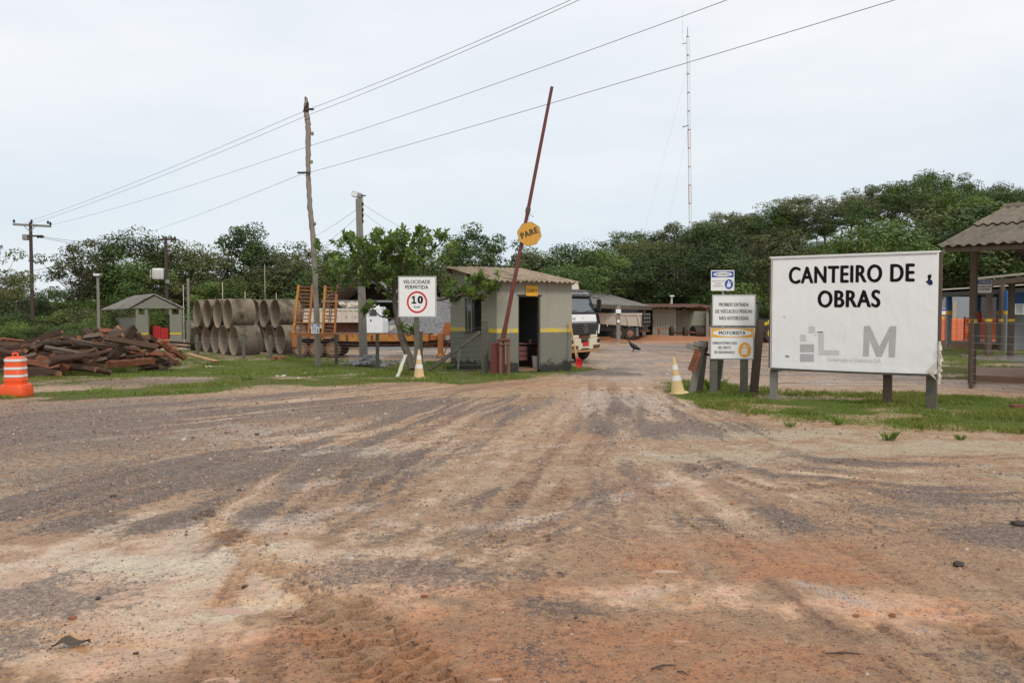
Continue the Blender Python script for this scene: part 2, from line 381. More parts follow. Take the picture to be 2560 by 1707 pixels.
LEFT_BARE = G2((-200, 985), (150, 980), (420, 968), (600, 953), (520, 940), (330, 938), (220, 955), (60, 968), (-200, 972))
RIGHT_VERGE = G2((1640, 985), (1760, 1012), (1950, 1052), (2200, 1072), (2560, 1082), (3100, 1100), (3100, 1000), (2560, 992), (2150, 985), (1930, 972), (1740, 955), (1690, 962))
RIGHT_FAR = G2((2330, 948), (3000, 965), (3000, 880), (2500, 872), (2330, 868), (2180, 900))
FARSIDE = G2((1230, 838), (-900, 838), (-900, 815), (1230, 815))
BLOBS = {  # photo pixel centre, radius x, radius y (m), strength
 'gravel': [(330, 955, 4.0, 1.6, .8), (150, 1080, 4.5, 3.4, .75), (450, 1180, 3.0, 1.7, .72), (250, 1020, 6, 3.5, .62), (700, 1150, 2.6, 1.6, .7), (60, 1250, 1.8, .9, .6), (420, 1300, 1.3, .45, .9), (850, 1180, 1.4, .8, .55),
            (60, 1490, .7, .5, .85), (40, 1600, .45, .35, .6), (760, 1110, 2.2, 1.5, .45), (960, 1020, 4.5, 2.0, .75), (500, 1030, 5, 1.8, .75), (1000, 1450, .8, .35, .9),
            (1150, 1340, 1.6, .6, .5), (1660, 1070, 1.6, 1.2, .85), (1600, 1030, 1.6, 1.2, .6), (2300, 1260, 1.3, .6, .65), (2520, 1330, .7, .5, .9), (1980, 1320, 1.3, .4, .55),
            (2100, 1170, 2.4, .6, .55), (1420, 1540, .5, .25, .7), (2480, 1650, .4, .3, .5), (1350, 1650, .4, .3, .5), (1180, 1250, 1.3, .7, .5), (850, 1650, .3, .2, .4),
            (1520, 925, 1.6, .8, .9), (1750, 868, 6, 4.0, .75), (1960, 935, 2.5, .6, .7), (2400, 880, 3, 1.2, .7)],
 'orange': [(1400, 1660, 2.2, .8, .8), (1000, 1560, 1.0, .5, .45), (1500, 1350, 1.6, .8, .4), (2200, 1300, 2.0, .9, .35), (1950, 1410, 1.7, .9, .7), (1250, 1500, 1.3, .6, .6), (1650, 1620, 1.6, .5, .6), (2350, 1560, 1.2, .6, .6), (2080, 1450, .7, .35, 1.0), (2250, 1560, .7, .35, .5), (850, 1640, .7, .35, .75), (1080, 1690, 1.0, .4, .6), (1600, 1240, 1.2, .6, .5),
            (1700, 850, 12, 5, .9), (1400, 1100, 1.0, .9, .45), (1330, 960, 3.5, 1.6, .5), (1800, 1550, 1.0, .5, .4), (1100, 890, 4, 2, .6), (600, 890, 6, 1, .5), (330, 955, 4, 1.2, .8), (2100, 1650, 1.2, .4, .45)],
 'sand': [(400, 1400, 1.3, .45, .8), (560, 1530, .9, .3, .6), (1900, 1085, 2.0, .7, 1.0), (1800, 1140, 1.4, .5, .9), (2300, 1120, 3.0, .7, .8), (820, 1130, 1.3, .7, .9), (430, 1440, 1.1, .5, .55), (600, 1340, .8, .3, .5), (1500, 990, 1.6, 1.8, .5), (2600, 1180, 2.0, .8, .6)],
 'wet': [(420, 1440, 1.7, .9, 1.0), (620, 1330, 1.0, .4, .8), (300, 1600, .9, .35, .9), (1250, 1330, 1.4, .25, .4), (1800, 1200, .9, .4, .5), (1500, 1000, 2.0, 2.4, .8), (950, 1120, 1.8, 1.0, .6), (2250, 1540, .7, .3, .6),
         (2000, 955, 3.5, .5, .9), (2350, 965, 4.5, .5, .8), (1600, 875, 8, 2.5, .6), (550, 1080, 4.0, 1.2, .5), (1650, 1500, .8, .3, .6), (1500, 905, 3, 1.5, .7)]}
STREAKS = [('wetgrey', G2((640, 1325), (900, 1270), (1200, 1330), (1500, 1270), (1760, 1190), (1880, 1150)), .14), ('wetgrey', G2((1270, 1130), (1560, 1100), (1640, 1130)), .10),
           ('wetgrey', G2((380, 1020), (700, 1085), (900, 1060)), .12), ('wetgrey', G2((700, 1230), (1000, 1180), (1250, 1160)), .10), ('wetgrey', G2((2100, 1480), (2330, 1590)), .10)]
TRACKS = [(G2((745, 1520), (820, 1600), (985, 1760)), .14, .10, .028), (G2((880, 1510), (960, 1585), (1140, 1760)), .13, .10, .028), (G2((1210, 1010), (900, 1160), (700, 1310), (610, 1420), (540, 1540), (490, 1700)), .085, .07, .007),
          (G2((1280, 1010), (1010, 1160), (830, 1310), (760, 1430), (710, 1560), (660, 1740)), .085, .07, .006), (G2((520, 1290), (640, 1390), (790, 1490)), .13, .10, .024), (G2((40, 1700), (190, 1640), (330, 1600)), .10, .08, .008),
          (G2((1560, 1180), (1760, 1340), (1980, 1500), (2300, 1720)), .035, .05, .006), (G2((1620, 1180), (1830, 1340), (2080, 1500), (2400, 1690)), .035, .05, .006), (G2((1520, 950), (1545, 1010), (1500, 1090), (1420, 1200), (1330, 1400), (1260, 1600)), .11, .12, .007),
          (G2((1480, 950), (1480, 1010), (1420, 1090), (1320, 1200), (1210, 1400), (1120, 1600)), .11, .12, .006), (G2((2700, 1150), (2300, 1140), (1950, 1165), (1700, 1120)), .10, .12, .008), (G2((2700, 1215), (2300, 1200), (1950, 1225), (1680, 1160)), .10, .12, .008),
          (G2((1850, 1290), (2150, 1390), (2400, 1540), (2600, 1680)), .10, .10, .008), (G2((1900, 1260), (2250, 1350), (2600, 1500)), .10, .10, .007), (G2((700, 985), (400, 1010), (0, 1040)), .12, .14, .006), (G2((700, 1005), (400, 1032), (0, 1065)), .12, .14, .006)]
PUDDLES = [(640, 1518, .20, .07), (335, 1618, .22, .07), (560, 1690, .16, .05), (1640, 1422, .22, .07), (1690, 1595, .16, .045), (790, 1485, .10, .05), (2230, 1535, .22, .05), (720, 1535, .10, .05),
           (190, 1600, .16, .06), (770, 1420, .07, .04), (1240, 1690, .12, .05), (1700, 1500, .10, .03), (1330, 1060, .5, .09), (1310, 1175, .25, .05), (1250, 992, .8, .18), (1530, 972, .9, .16),
           (1990, 1052, .7, .07), (2330, 1092, .9, .06), (1830, 1168, .35, .07), (2050, 955, 2.2, .16), (2400, 912, 2.2, .5)]
PUD = [(gp(a, b), rx, ry) for a, b, rx, ry in PUDDLES]
ROADS = [(G2((1500, 905), (1400, 945), (1200, 1010), (930, 1130), (700, 1290), (430, 1520), (150, 1800)), 1.5, 1.0), (G2((1520, 905), (1450, 980), (1380, 1100), (1290, 1300), (1180, 1500), (1080, 1800)), 1.3, 1.0),
         (G2((1540, 905), (1520, 990), (1620, 1130), (1850, 1330), (2150, 1540), (2500, 1800)), 1.3, 1.0), (G2((1560, 900), (1560, 1000), (1700, 1110), (1950, 1180), (2250, 1200), (2900, 1190)), 1.4, 1.0),
         (G2((1400, 935), (1000, 985), (500, 1030), (-300, 1100)), 2.2, .8), (G2((1150, 1090), (650, 1150), (300, 1230), (-200, 1350)), 1.5, .8), (G2((-300, 1700), (200, 1560), (700, 1400), (1100, 1250), (1500, 1120), (1650, 1070)), .7, 1.0),
         (G2((900, 1560), (1250, 1360), (1600, 1220), (1900, 1130)), .45, 1.0)]
def flow(x, y):
    num = np.zeros(x.shape); den = np.zeros(x.shape)+.25; num += .125
    for i, (P, w, k) in enumerate(ROADS):
        d, s_, sg = line_dist(x, y, P); g = k*np.exp(-(d/w)**2)
        sg = sg+.45*(fbm(x, y, .45, 3, 70+i)-.5)
        v_ = .6*fbm(sg*3.1+50*i, s_*.22, 1.0, 4, 80+i)+.4*fbm(sg*9+50*i, s_*.45, 1.0, 3, 90+i)
        num += g*v_; den += g
    return num/den, ss((den-.35)/.5)*(1-.45*ss((7.5-y)/3))
def masks(x, y):
    out = {}
    wx = x + .35*(fbm(x, y, .9, 3, 5)-.5)*2; wy = y + .35*(fbm(x, y, .9, 3, 9)-.5)*2
    for k, bl in BLOBS.items():
        a = np.zeros(x.shape)
        for px, py, rx, ry, st in bl:
            c = gp(px, py); d2 = ((wx-c.x)/rx)**2+((wy-c.y)/ry)**2
            a = np.maximum(a, st*np.exp(-d2*.9))
        out[k] = a
    def soft(P, w, n=.5): return ss((poly_dist(x, y, P)+(fbm(x, y, .8, 4, 3)-.5)*2*n*1.6)/w*.5+.5)
    g = np.maximum(soft(LEFT_VERGE, .5)*(1-.72*soft(LEFT_BARE, .8)), soft(RIGHT_VERGE, .35, .35))
    g = np.maximum(g, soft(RIGHT_FAR, .8)*.7); g = np.maximum(g, ss((y-57+(fbm(x, y, .2, 3, 8)-.5)*6)/4))
    patchy = ss((fbm(x, y, .7, 4, 21)-.36)/.2)
    out['grass'] = g*(.35+.65*patchy)
    wg = np.zeros(x.shape)
    for _, P, w in STREAKS:
        d, s, _s = line_dist(wx, wy, P); wg = np.maximum(wg, np.exp(-(d/w)**2)*ss((fbm(x, y, 3, 3, 2)-.3)/.3))
    out['wetgrey'] = wg
    fv, fw = flow(x, y); out['streak'] = np.clip(.5+(fv-.5)*3.2*fw, 0, 1); near_ = ss((34-y)/6)
    st_ = (out['streak']-.5)*fw*near_; out['rut'] = st_
    out['gravel'] = np.clip(out['gravel']*(1+st_*1.1)+np.clip(st_, 0, 1)*.75, 0, 1.1); out['wet'] = np.clip(out['wet']-st_*.9, 0, 1); out['sand'] = np.clip(out['sand']-np.abs(st_)*.3, 0, 1)
    tr = np.zeros(x.shape); th = np.zeros(x.shape); gv = np.zeros(x.shape)
    for P, w, per, amp in TRACKS:
        d, s, sg = line_dist(x, y, P); m = ss((w-d)/.03); fade = (.6+.4*ss((fbm(x, y, .9, 3, 31)-.35)/.25) if amp > .012 else .15+.85*ss((fbm(x, y, .9, 3, 31)-.35)/.25))*(.5+.5*ss((fbm(x, y, 6, 2, 32)-.35)/.25))
        saw = np.mod((s+np.abs(sg)*.5+.015*fbm(x, y, 9, 2, 4))/per, 1)
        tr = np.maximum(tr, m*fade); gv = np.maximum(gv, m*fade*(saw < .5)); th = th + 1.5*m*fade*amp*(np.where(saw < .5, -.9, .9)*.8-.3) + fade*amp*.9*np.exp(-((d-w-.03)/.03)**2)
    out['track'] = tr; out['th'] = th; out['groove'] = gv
    return out
def micro(x, y, mk=None):
    h = .05*(fbm(x, y, .18, 3, 40)-.5)+.030*(fbm(x, y, .9, 3, 41)-.5)+.020*(fbm(x, y, 4.5, 3, 42)-.5)+.010*(1-mk['wet']*.7 if mk is not None else 1)*(fbm(x, y, 13, 2, 46)-.5)
    near = ss((40-y)/20)
    h = h*np.where(y < 60, 1, 3)
    if mk is None: mk = masks(x, y)
    h = h*(1-.65*np.clip(mk['wet'], 0, 1)) + mk['th']*1.3 + mk['rut']*.030 + mk['gravel']*near*.006*(fbm(x, y, 22, 2, 43)-.5)
    pit = np.zeros(x.shape)
    for c, rx, ry in PUD:
        d = np.sqrt(((x-c.x)/rx)**2+((y-c.y)/ry)**2)+(fbm(x, y, 4.5, 3, 61)-.5)*1.5; pit = np.maximum(pit, ss((1.9-d)/1.4))
    return h*(1-pit*.6) - pit*.020
def grow(a, b, d0, k):
    o = [a]; d = d0
    while o[-1] < b: o.append(o[-1]+d); d *= k
    return o
xs = np.arange(-4.2, 4.2, .028); xr = np.array(grow(4.2, 900, .03, 1.032)); xs = np.concatenate([-xr[::-1], xs[1:], xr])
ys = np.concatenate([-np.array(grow(-3.0, 120, .5, 1.3))[::-1], np.arange(3.2, 7.5, .024), np.array(grow(7.5, 60, .026, 1.010)), np.array(grow(61, 1500, .9, 1.06))])
ys = np.unique(ys)
X, Y = np.meshgrid(xs, ys); x, y = X.ravel(), Y.ravel()
mk = masks(x, y); Z = hill(x, y) + micro(x, y, mk)
nx, ny = len(xs), len(ys); idx = np.arange(nx*ny).reshape(ny, nx)
F = np.stack([idx[:-1, :-1], idx[:-1, 1:], idx[1:, 1:], idx[1:, :-1]], -1).reshape(-1, 4)

def ground_mat():
    m, n, l, b = newmat('muddy ground'); tc = n.new('ShaderNodeTexCoord'); v = tc.outputs['Object']
    def att(nm):
        a = n.new('ShaderNodeAttribute'); a.attribute_name = nm; s = n.new('ShaderNodeSeparateColor'); l.new(a.outputs['Color'], s.inputs[0]); return s.outputs[0], s.outputs[1], s.outputs[2]
    grass, gravel, orange = att('ma'); sand, wet, wg = att('mb'); track, farm, groove = att('mc'); streak, _, _ = att('md')
    n1 = noise(n, l, v, .5, 8, .6); n2 = noise(n, l, v, 2.6, 8, .65); n3 = noise(n, l, v, 14, 8, .7); n4 = noise(n, l, v, 90, 4, .7)
    ns = noise(n, l, v, 1.0, 8, .65, (.45, 1.25, 1))
    vo = n.new('ShaderNodeTexVoronoi'); vo.inputs['Scale'].default_value = 75; l.new(v, vo.inputs['Vector'])
    vo2 = n.new('ShaderNodeTexVoronoi'); vo2.inputs['Scale'].default_value = 38; l.new(v, vo2.inputs['Vector'])
    vs = n.new('ShaderNodeSeparateColor'); l.new(vo.outputs['Color'], vs.inputs[0])
    base = mix(n, l, mrange(n, l, n2, .42, .58), (.415, .235, .116), (.53, .36, .212))
    base = mix(n, l, mrange(n, l, n1, .45, .62, 0, .5), base, (.47, .25, .115))
    f = math_(n, l, 'MULTIPLY', farm, mrange(n, l, ns, .40, .62)); base = mix(n, l, f, base, (.30, .20, .145))
    f = math_(n, l, 'MULTIPLY', farm, mrange(n, l, ns, .60, .70)); base = mix(n, l, f, base, (.43, .235, .14)); nq = noise(n, l, v, 1.1, 9, .72, (.5, 1.2, 1)); f = math_(n, l, 'MULTIPLY', farm, mrange(n, l, nq, .50, .58)); base = mix(n, l, f, base, (.24, .20, .17))
    base = mix(n, l, mrange(n, l, math_(n, l, 'ADD', streak, math_(n, l, 'MULTIPLY', math_(n, l, 'SUBTRACT', n3, .5), .5)), .54, .85, 0, .75), base, (.27, .155, .09)); base = mix(n, l, mrange(n, l, streak, .45, .2, 0, .55), base, (.52, .365, .225))
    fo = mrange(n, l, math_(n, l, 'ADD', orange, math_(n, l, 'ADD', math_(n, l, 'MULTIPLY', math_(n, l, 'SUBTRACT', n2, .5), 2.2), math_(n, l, 'MULTIPLY', math_(n, l, 'SUBTRACT', n3, .5), 1.2))), .2, .95)
    base = mix(n, l, fo, base, (.52, .215, .082))
    fs = mrange(n, l, math_(n, l, 'ADD', sand, math_(n, l, 'MULTIPLY', math_(n, l, 'SUBTRACT', n2, .5), 1.6)), .3, .8)
    base = mix(n, l, fs, base, (.53, .41, .265))
    base = mix(n, l, math_(n, l, 'MULTIPLY', track, mrange(n, l, n3, .3, .7, .2, .7)), base, (.30, .15, .07)); base = mix(n, l, math_(n, l, 'MULTIPLY', groove, .8), base, (.23, .105, .045))  # wetter mud tone, grooves also darkened to stand in for weak relief shading
    gcol = mix(n, l, vs.outputs[0], (.065, .046, .037), (.31, .215, .165)); gcol = mix(n, l, mrange(n, l, vs.outputs[1], .8, .95), gcol, (.30, .15, .08))
    gcol = mix(n, l, mrange(n, l, vs.outputs[2], .88, .97), gcol, (.42, .38, .34))
    vs2 = n.new('ShaderNodeSeparateColor'); l.new(vo2.outputs['Color'], vs2.inputs[0]); gcol = mix(n, l, mrange(n, l, vs2.outputs[0], .62, .72, 0, .7), gcol, (.045, .032, .027)); gcol = mix(n, l, mrange(n, l, vs2.outputs[1], .84, .9, 0, .6), gcol, (.42, .33, .26))
    gs = math_(n, l, 'ADD', gravel, math_(n, l, 'MULTIPLY', math_(n, l, 'SUBTRACT', n3, .5), 1.5))
    gs = math_(n, l, 'ADD', gs, math_(n, l, 'MULTIPLY', math_(n, l, 'SUBTRACT', n2, .5), .9))
    gf = mrange(n, l, gs, .32, .72)
    n5 = noise(n, l, v, 34, 6, .75); n6 = noise(n, l, v, 6.5, 7, .7)
    base = mix(n, l, math_(n, l, 'MULTIPLY', gf, .74), base, gcol)
    for sc_, lo_, hi_, gsc, glo, ghi, cc in ((46, .20, .27, n2, .44, .56, (.12, .06, .032)), (120, .22, .30, n3, .40, .52, (.075, .045, .03)), (85, .17, .22, n6, .44, .56, (.06, .05, .045)), (60, .10, .14, n3, .30, .50, (.60, .50, .40))):
        vv = n.new('ShaderNodeTexVoronoi'); vv.inputs['Scale'].default_value = sc_; mpv = n.new('ShaderNodeMapping'); mpv.inputs['Scale'].default_value = (.7, 1.15, 1); mpv.inputs['Rotation'].default_value = (0, 0, sc_*.01); l.new(v, mpv.inputs[0]); l.new(mpv.outputs[0], vv.inputs['Vector'])
        vsx = n.new('ShaderNodeSeparateColor'); l.new(vv.outputs['Color'], vsx.inputs[0]); rs_ = mrange(n, l, vsx.outputs[1], .35, .9, .25, 1.0)
        fk = math_(n, l, 'MULTIPLY', mrange(n, l, math_(n, l, 'DIVIDE', vv.outputs['Distance'], rs_), lo_*1.3, hi_*1.3, 1, 0), mrange(n, l, gsc, glo, ghi)); base = mix(n, l, math_(n, l, 'MULTIPLY', fk, .6), base, cc)
    # sparse pebbles everywhere
    peb = math_(n, l, 'MULTIPLY', mrange(n, l, vs.outputs[1], .80, .86), mrange(n, l, n3, .46, .56)); base = mix(n, l, math_(n, l, 'MULTIPLY', peb, .75), base, (.085, .06, .045))
    base = mix(n, l, math_(n, l, 'MULTIPLY', mrange(n, l, n3, .56, .66), .4), base, (.27, .13, .065))
    base = mix(n, l, math_(n, l, 'MULTIPLY', math_(n, l, 'MULTIPLY', wg, mrange(n, l, n3, .4, .6)), .7), base, (.33, .28, .24))
    gr = mix(n, l, mrange(n, l, n3, .35, .65), (.085, .105, .028), (.155, .175, .05)); gr = mix(n, l, mrange(n, l, n2, .5, .65, 0, .75), gr, (.17, .105, .055))
    gfm = mrange(n, l, math_(n, l, 'ADD', grass, math_(n, l, 'MULTIPLY', math_(n, l, 'SUBTRACT', n3, .5), 1.1)), .25, .6)
    base = mix(n, l, gfm, base, gr)
    vmul = n.new('ShaderNodeVectorMath'); vmul.operation = 'SCALE'; l.new(base, vmul.inputs[0]); l.new(math_(n, l, 'MULTIPLY', mrange(n, l, n5, .36, .64, .82, 1.14), mrange(n, l, n6, .38, .62, .90, 1.08)), vmul.inputs['Scale']); base = vmul.outputs[0]
    l.new(base, b.inputs['Base Color'])
    wn_ = math_(n, l, 'ADD', wet, math_(n, l, 'MULTIPLY', math_(n, l, 'SUBTRACT', n2, .5), 1.2))
    wf = mrange(n, l, wn_, .15, .6); wf = math_(n, l, 'MAXIMUM', wf, math_(n, l, 'MULTIPLY', farm, mrange(n, l, nq, .47, .54, 0, 1)))
    wf = math_(n, l, 'MAXIMUM', wf, wg); dry = math_(n, l, 'MAXIMUM', gfm, math_(n, l, 'MULTIPLY', gf, .55))
    wf = math_(n, l, 'MULTIPLY', wf, math_(n, l, 'SUBTRACT', 1.0, dry))
    rg = mrange(n, l, wf, 0, 1, .55, .17); rg = math_(n, l, 'ADD', rg, math_(n, l, 'MULTIPLY', gfm, .3)); l.new(rg, b.inputs['Roughness'])
    l.new(mrange(n, l, gfm, 0, 1, .6, .1), b.inputs['Specular IOR Level'])
    hgt = math_(n, l, 'ADD', math_(n, l, 'ADD', math_(n, l, 'MULTIPLY', n3, 2.2), math_(n, l, 'MULTIPLY', n6, 2.0)), math_(n, l, 'ADD', math_(n, l, 'MULTIPLY', n4, .5), math_(n, l, 'MULTIPLY', n5, .9)))
    vh = math_(n, l, 'MULTIPLY', math_(n, l, 'SUBTRACT', .6, vo.outputs['Distance']), math_(n, l, 'ADD', math_(n, l, 'MULTIPLY', gf, 1.1), math_(n, l, 'MULTIPLY', peb, 1.0)))
    hgt = math_(n, l, 'ADD', hgt, vh); hgt = math_(n, l, 'ADD', hgt, math_(n, l, 'MULTIPLY', math_(n, l, 'SUBTRACT', .6, vo2.outputs['Distance']), math_(n, l, 'MULTIPLY', gf, 1.3)))
    bp = n.new('ShaderNodeBump'); bp.inputs['Distance'].default_value = .020
    l.new(mrange(n, l, wf, 0, 1, 1.0, .14), bp.inputs['Strength']); l.new(hgt, bp.inputs['Height']); l.new(bp.outputs[0], b.inputs['Normal'])
    return m
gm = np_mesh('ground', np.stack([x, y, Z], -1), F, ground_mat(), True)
def setattr3(me, nm, a, b_, c):
    t = me.color_attributes.new(nm, 'FLOAT_COLOR', 'POINT')
    t.data.foreach_set('color', np.stack([a, b_, c, np.ones(len(a))], -1).astype(np.float32).ravel())
setattr3(gm, 'ma', mk['grass'], mk['gravel'], mk['orange']); setattr3(gm, 'mb', mk['sand'], mk['wet'], mk['wetgrey'])
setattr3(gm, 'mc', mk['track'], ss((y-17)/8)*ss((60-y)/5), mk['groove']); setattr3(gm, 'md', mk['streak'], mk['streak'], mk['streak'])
tag(link('ground', gm), kind='structure')
def zground(px, py):
    x_, y_ = np.array([px]), np.array([py]); return float(hill(x_, y_)[0]+micro(x_, y_)[0])

def water_mat():
    m, n, l, b = newmat('muddy puddle water'); b.inputs['Base Color'].default_value = (.42, .225, .135, 1); b.inputs['Roughness'].default_value = .03
    b.inputs['Specular IOR Level'].default_value = .5
    tc = n.new('ShaderNodeTexCoord'); bp = n.new('ShaderNodeBump'); bp.inputs['Strength'].default_value = .03; bp.inputs['Distance'].default_value = .01
    l.new(noise(n, l, tc.outputs['Object'], 12, 3), bp.inputs['Height']); l.new(bp.outputs[0], b.inputs['Normal']); return m
M['water'] = water_mat()
for c, rx, ry in PUD:
    mb = MB(); N = 28; w = [1.9]*N
    aa_, rr_ = np.meshgrid(np.linspace(0, 6.28, 24), np.linspace(.1, 1.5, 8)); sx_, sy_ = (c.x+rx*rr_*np.cos(aa_)).ravel(), (c.y+ry*rr_*np.sin(aa_)).ravel(); z = float(np.percentile(hill(sx_, sy_)+micro(sx_, sy_), 24))
    mb.add([(0, 0, 0)]+[(rx*w[k]*math.cos(2*math.pi*k/N), ry*w[k]*math.sin(2*math.pi*k/N), 0) for k in range(N)], [(0, k+1, (k+1) % N+1) for k in range(N)])
    tag(mb.build('puddle', M['water'], loc=(c.x, c.y, z)), kind='structure')

# ------------------------------------------------------------------ gravel, grass (uncountable)
def scatter_stones():
    N = 360000
    v_ = NR.random(N); D = 3.3*np.exp(NR.random(N)**.9*math.log(7.5)); r_ = (NR.random(N)-.5)*1.5
    px = r_*D; py = D
    mk_ = masks(px, py); clump = ss((fbm(px, py, 3.2, 4, 77)-.42)/.22)
    p = np.clip(mk_['gravel']*1.0+.02, 0, 1)*(.15+.85*clump)+.13*clump+mk_['wetgrey']*.35
    p *= (1-mk_['grass'])*(1-.5*mk_['sand'])
    k = NR.random(N) < p; px, py, D = px[k], py[k], D[k]; n = len(px)
    z = hill(px, py)+micro(px, py)
    r = np.exp(NR.normal(math.log(.0042), .5, n))*np.clip(D/6, .8, 2.0)
    base = np.array([(1, 0, 0), (0, 1, 0), (-1, 0, 0), (0, -1, 0), (0, 0, 1), (.6, .6, .62), (-.6, -.6, .62)], float)
    base = np.array([(1, 0, -.1), (.35, .9, -.1), (-.8, .6, -.1), (-.8, -.6, -.1), (.4, -.9, -.1), (.25, .1, .75), (-.35, -.05, .62)], float)
    fs = np.array([(0, 1, 5), (1, 2, 5), (2, 6, 5), (2, 3, 6), (3, 4, 6), (4, 5, 6), (4, 0, 5)])
    a = NR.random(n)*6.28; ca, sa = np.cos(a), np.sin(a)
    jit = 1+.25*(NR.random((n, 7, 3))-.5)
    B = base[None]*jit*r[:, None, None]; B[:, :, 1] *= NR.uniform(.6, 1, n)[:, None]
    Vx = B[:, :, 0]*ca[:, None]-B[:, :, 1]*sa[:, None]+px[:, None]; Vy = B[:, :, 0]*sa[:, None]+B[:, :, 1]*ca[:, None]+py[:, None]; Vz = B[:, :, 2]+z[:, None]
    V = np.stack([Vx, Vy, Vz], -1).reshape(-1, 3); Fc = (fs[None]+np.arange(n)[:, None, None]*7).reshape(-1, 3)
    t = NR.random(n); tint = np.repeat(np.stack([t, NR.random(n), NR.random(n), np.ones(n)], -1), 7, 0)
    m, nn, l, b = newmat('loose gravel'); at_ = nn.new('ShaderNodeAttribute'); at_.attribute_name = 'tint'; sp = nn.new('ShaderNodeSeparateColor'); l.new(at_.outputs['Color'], sp.inputs[0])
    c = mix(nn, l, sp.outputs[0], (.06, .042, .034), (.30, .20, .145)); c = mix(nn, l, mrange(nn, l, sp.outputs[1], .78, .9), c, (.27, .13, .07)); c = mix(nn, l, mrange(nn, l, sp.outputs[2], .93, .97), c, (.42, .38, .33))
    l.new(c, b.inputs['Base Color']); b.inputs['Roughness'].default_value = .55
    tag(link('gravel', np_mesh('gravel', V, Fc, m, False, tint)), 'small loose dark gravel stones strewn over the muddy ground', 'gravel', kind='stuff')
scatter_stones()
def blades(name, label, P, n, h0, h1, seed, extra=None, dens=1.0):
    rr = np.random.default_rng(seed); A = np.array(P); lo, hi = A.min(0), A.max(0); lo = np.maximum(lo, [-22, 8]); hi = np.minimum(hi, [26, 60])
    px = rr.uniform(lo[0], hi[0], n); py = rr.uniform(lo[1], hi[1], n)
    k = np.abs(px) < py*.68+1.5; px, py = px[k], py[k]
    mk_ = masks(px, py); ins = poly_dist(px, py, P) > -.5
    p = ins*np.clip(mk_['grass']*1.25-.08, 0, 1)*(.22+.78*ss((fbm(px, py, 1.7, 4, seed)-.38)/.2))*dens
    k = rr.random(len(px)) < p; px, py = px[k], py[k]
    tall = .3+1.1*ss((fbm(px, py, 1.1, 3, seed+5)-.38)/.3)
    px = np.repeat(px, 5)+rr.normal(0, .025, len(px)*5); py = np.repeat(py, 5)+rr.normal(0, .025, len(py)*5); tall = np.repeat(tall, 5)
    m = len(px); z = hill(px, py)+micro(px, py)
    h = rr.uniform(h0, h1, m)*tall; a = rr.random(m)*6.28; w = rr.uniform(.003, .0065, m)*1.2; lean = rr.uniform(.1, .75, m)*h
    dx, dy = np.cos(a), np.sin(a); b = rr.random(m)*6.28; lx, ly = np.cos(b)*lean, np.sin(b)*lean
    V = np.stack([np.stack([px-dx*w, py-dy*w, z-.01], -1), np.stack([px+dx*w, py+dy*w, z-.01], -1), np.stack([px+lx*.4+dx*w*.7, py+ly*.4+dy*w*.7, z+h*.6], -1), np.stack([px+lx, py+ly, z+h*.95], -1)], 1).reshape(-1, 3)
    Fq = np.arange(m*4).reshape(-1, 4)
    t = rr.random(m); yl = np.clip((rr.random(m) < .2)*rr.random(m)+.7*ss((np.repeat(fbm(px[::5], py[::5], 1.1, 3, 9), 5)-.5)/.15), 0, 1); tint = np.repeat(np.stack([t, yl, t, np.ones(m)], -1), 4, 0)
    tag(link(name, np_mesh(name, V, Fq, M['grass'], False, tint)), label, 'grass', kind='stuff')
blades('grass', 'short green grass on the verge in front of the wire fence', LEFT_VERGE, 110000, .02, .08, 3)
blades('grass', 'green grass under the big white billboard and sign posts', RIGHT_VERGE, 110000, .025, .085, 4, dens=1.0)
blades('grass', 'thin patchy grass beside the concrete slab of the shelter', RIGHT_FAR, 24000, .03, .09, 5, dens=.7)

def tuft(px, py, label, s=1, n=60):
    c = gp(px, py); rr = random.Random(int(px)); V = []; Fq = []; T = []
    for i in range(n):
        a = rr.random()*6.28; r0 = rr.random()*.09*s; h = rr.uniform(.05, .17)*s; w = .004; ln = rr.uniform(.2, .9)*h
        bx, by = c.x+math.cos(a)*r0, c.y+math.sin(a)*r0; tx, ty = -math.sin(a)*w, math.cos(a)*w; k = len(V); z = zground(bx, by) if i == 0 else z
        V += [(bx-tx, by-ty, z-.01), (bx+tx, by+ty, z-.01), (bx+math.cos(a)*ln*.4+tx, by+math.sin(a)*ln*.4+ty, z+h*.65), (bx+math.cos(a)*ln, by+math.sin(a)*ln, z+h)]
        Fq.append((k, k+1, k+2, k+3)); t = rr.random(); T += [(t, .1*rr.random(), t, 1)]*4
    V = [(a-c.x, b-c.y, d-z) for a, b, d in V]
    o = link('grass_tuft', np_mesh('grass_tuft', V, Fq, M['grass'], False, T), loc=(c.x, c.y, z)); tag(o, label, 'grass tuft', 'tufts of taller grass')
for a in [(2221, 1100, 'spiky grass tuft standing in the sandy patch below the billboard', .9), (619, 950, 'bright tuft of grass on the bare dirt of the left verge', 1.3), (1975, 1066, 'small grass tuft at the left sandy edge of the right verge', .6),
          (2095, 1062, 'wide grass tuft at the sandy edge below the billboard', .8), (1785, 975, 'tall light grass tuft at the foot of the driver sign post', 1.7), (2400, 1098, 'small grass tuft at the muddy right edge of the verge', .5), (1035, 900, 'leafy tuft of grass beside the speed limit sign post', 1.2), (1120, 925, 'dark green tuft at the foot of the guard hut side wall', 1.6)]: tuft(*a)

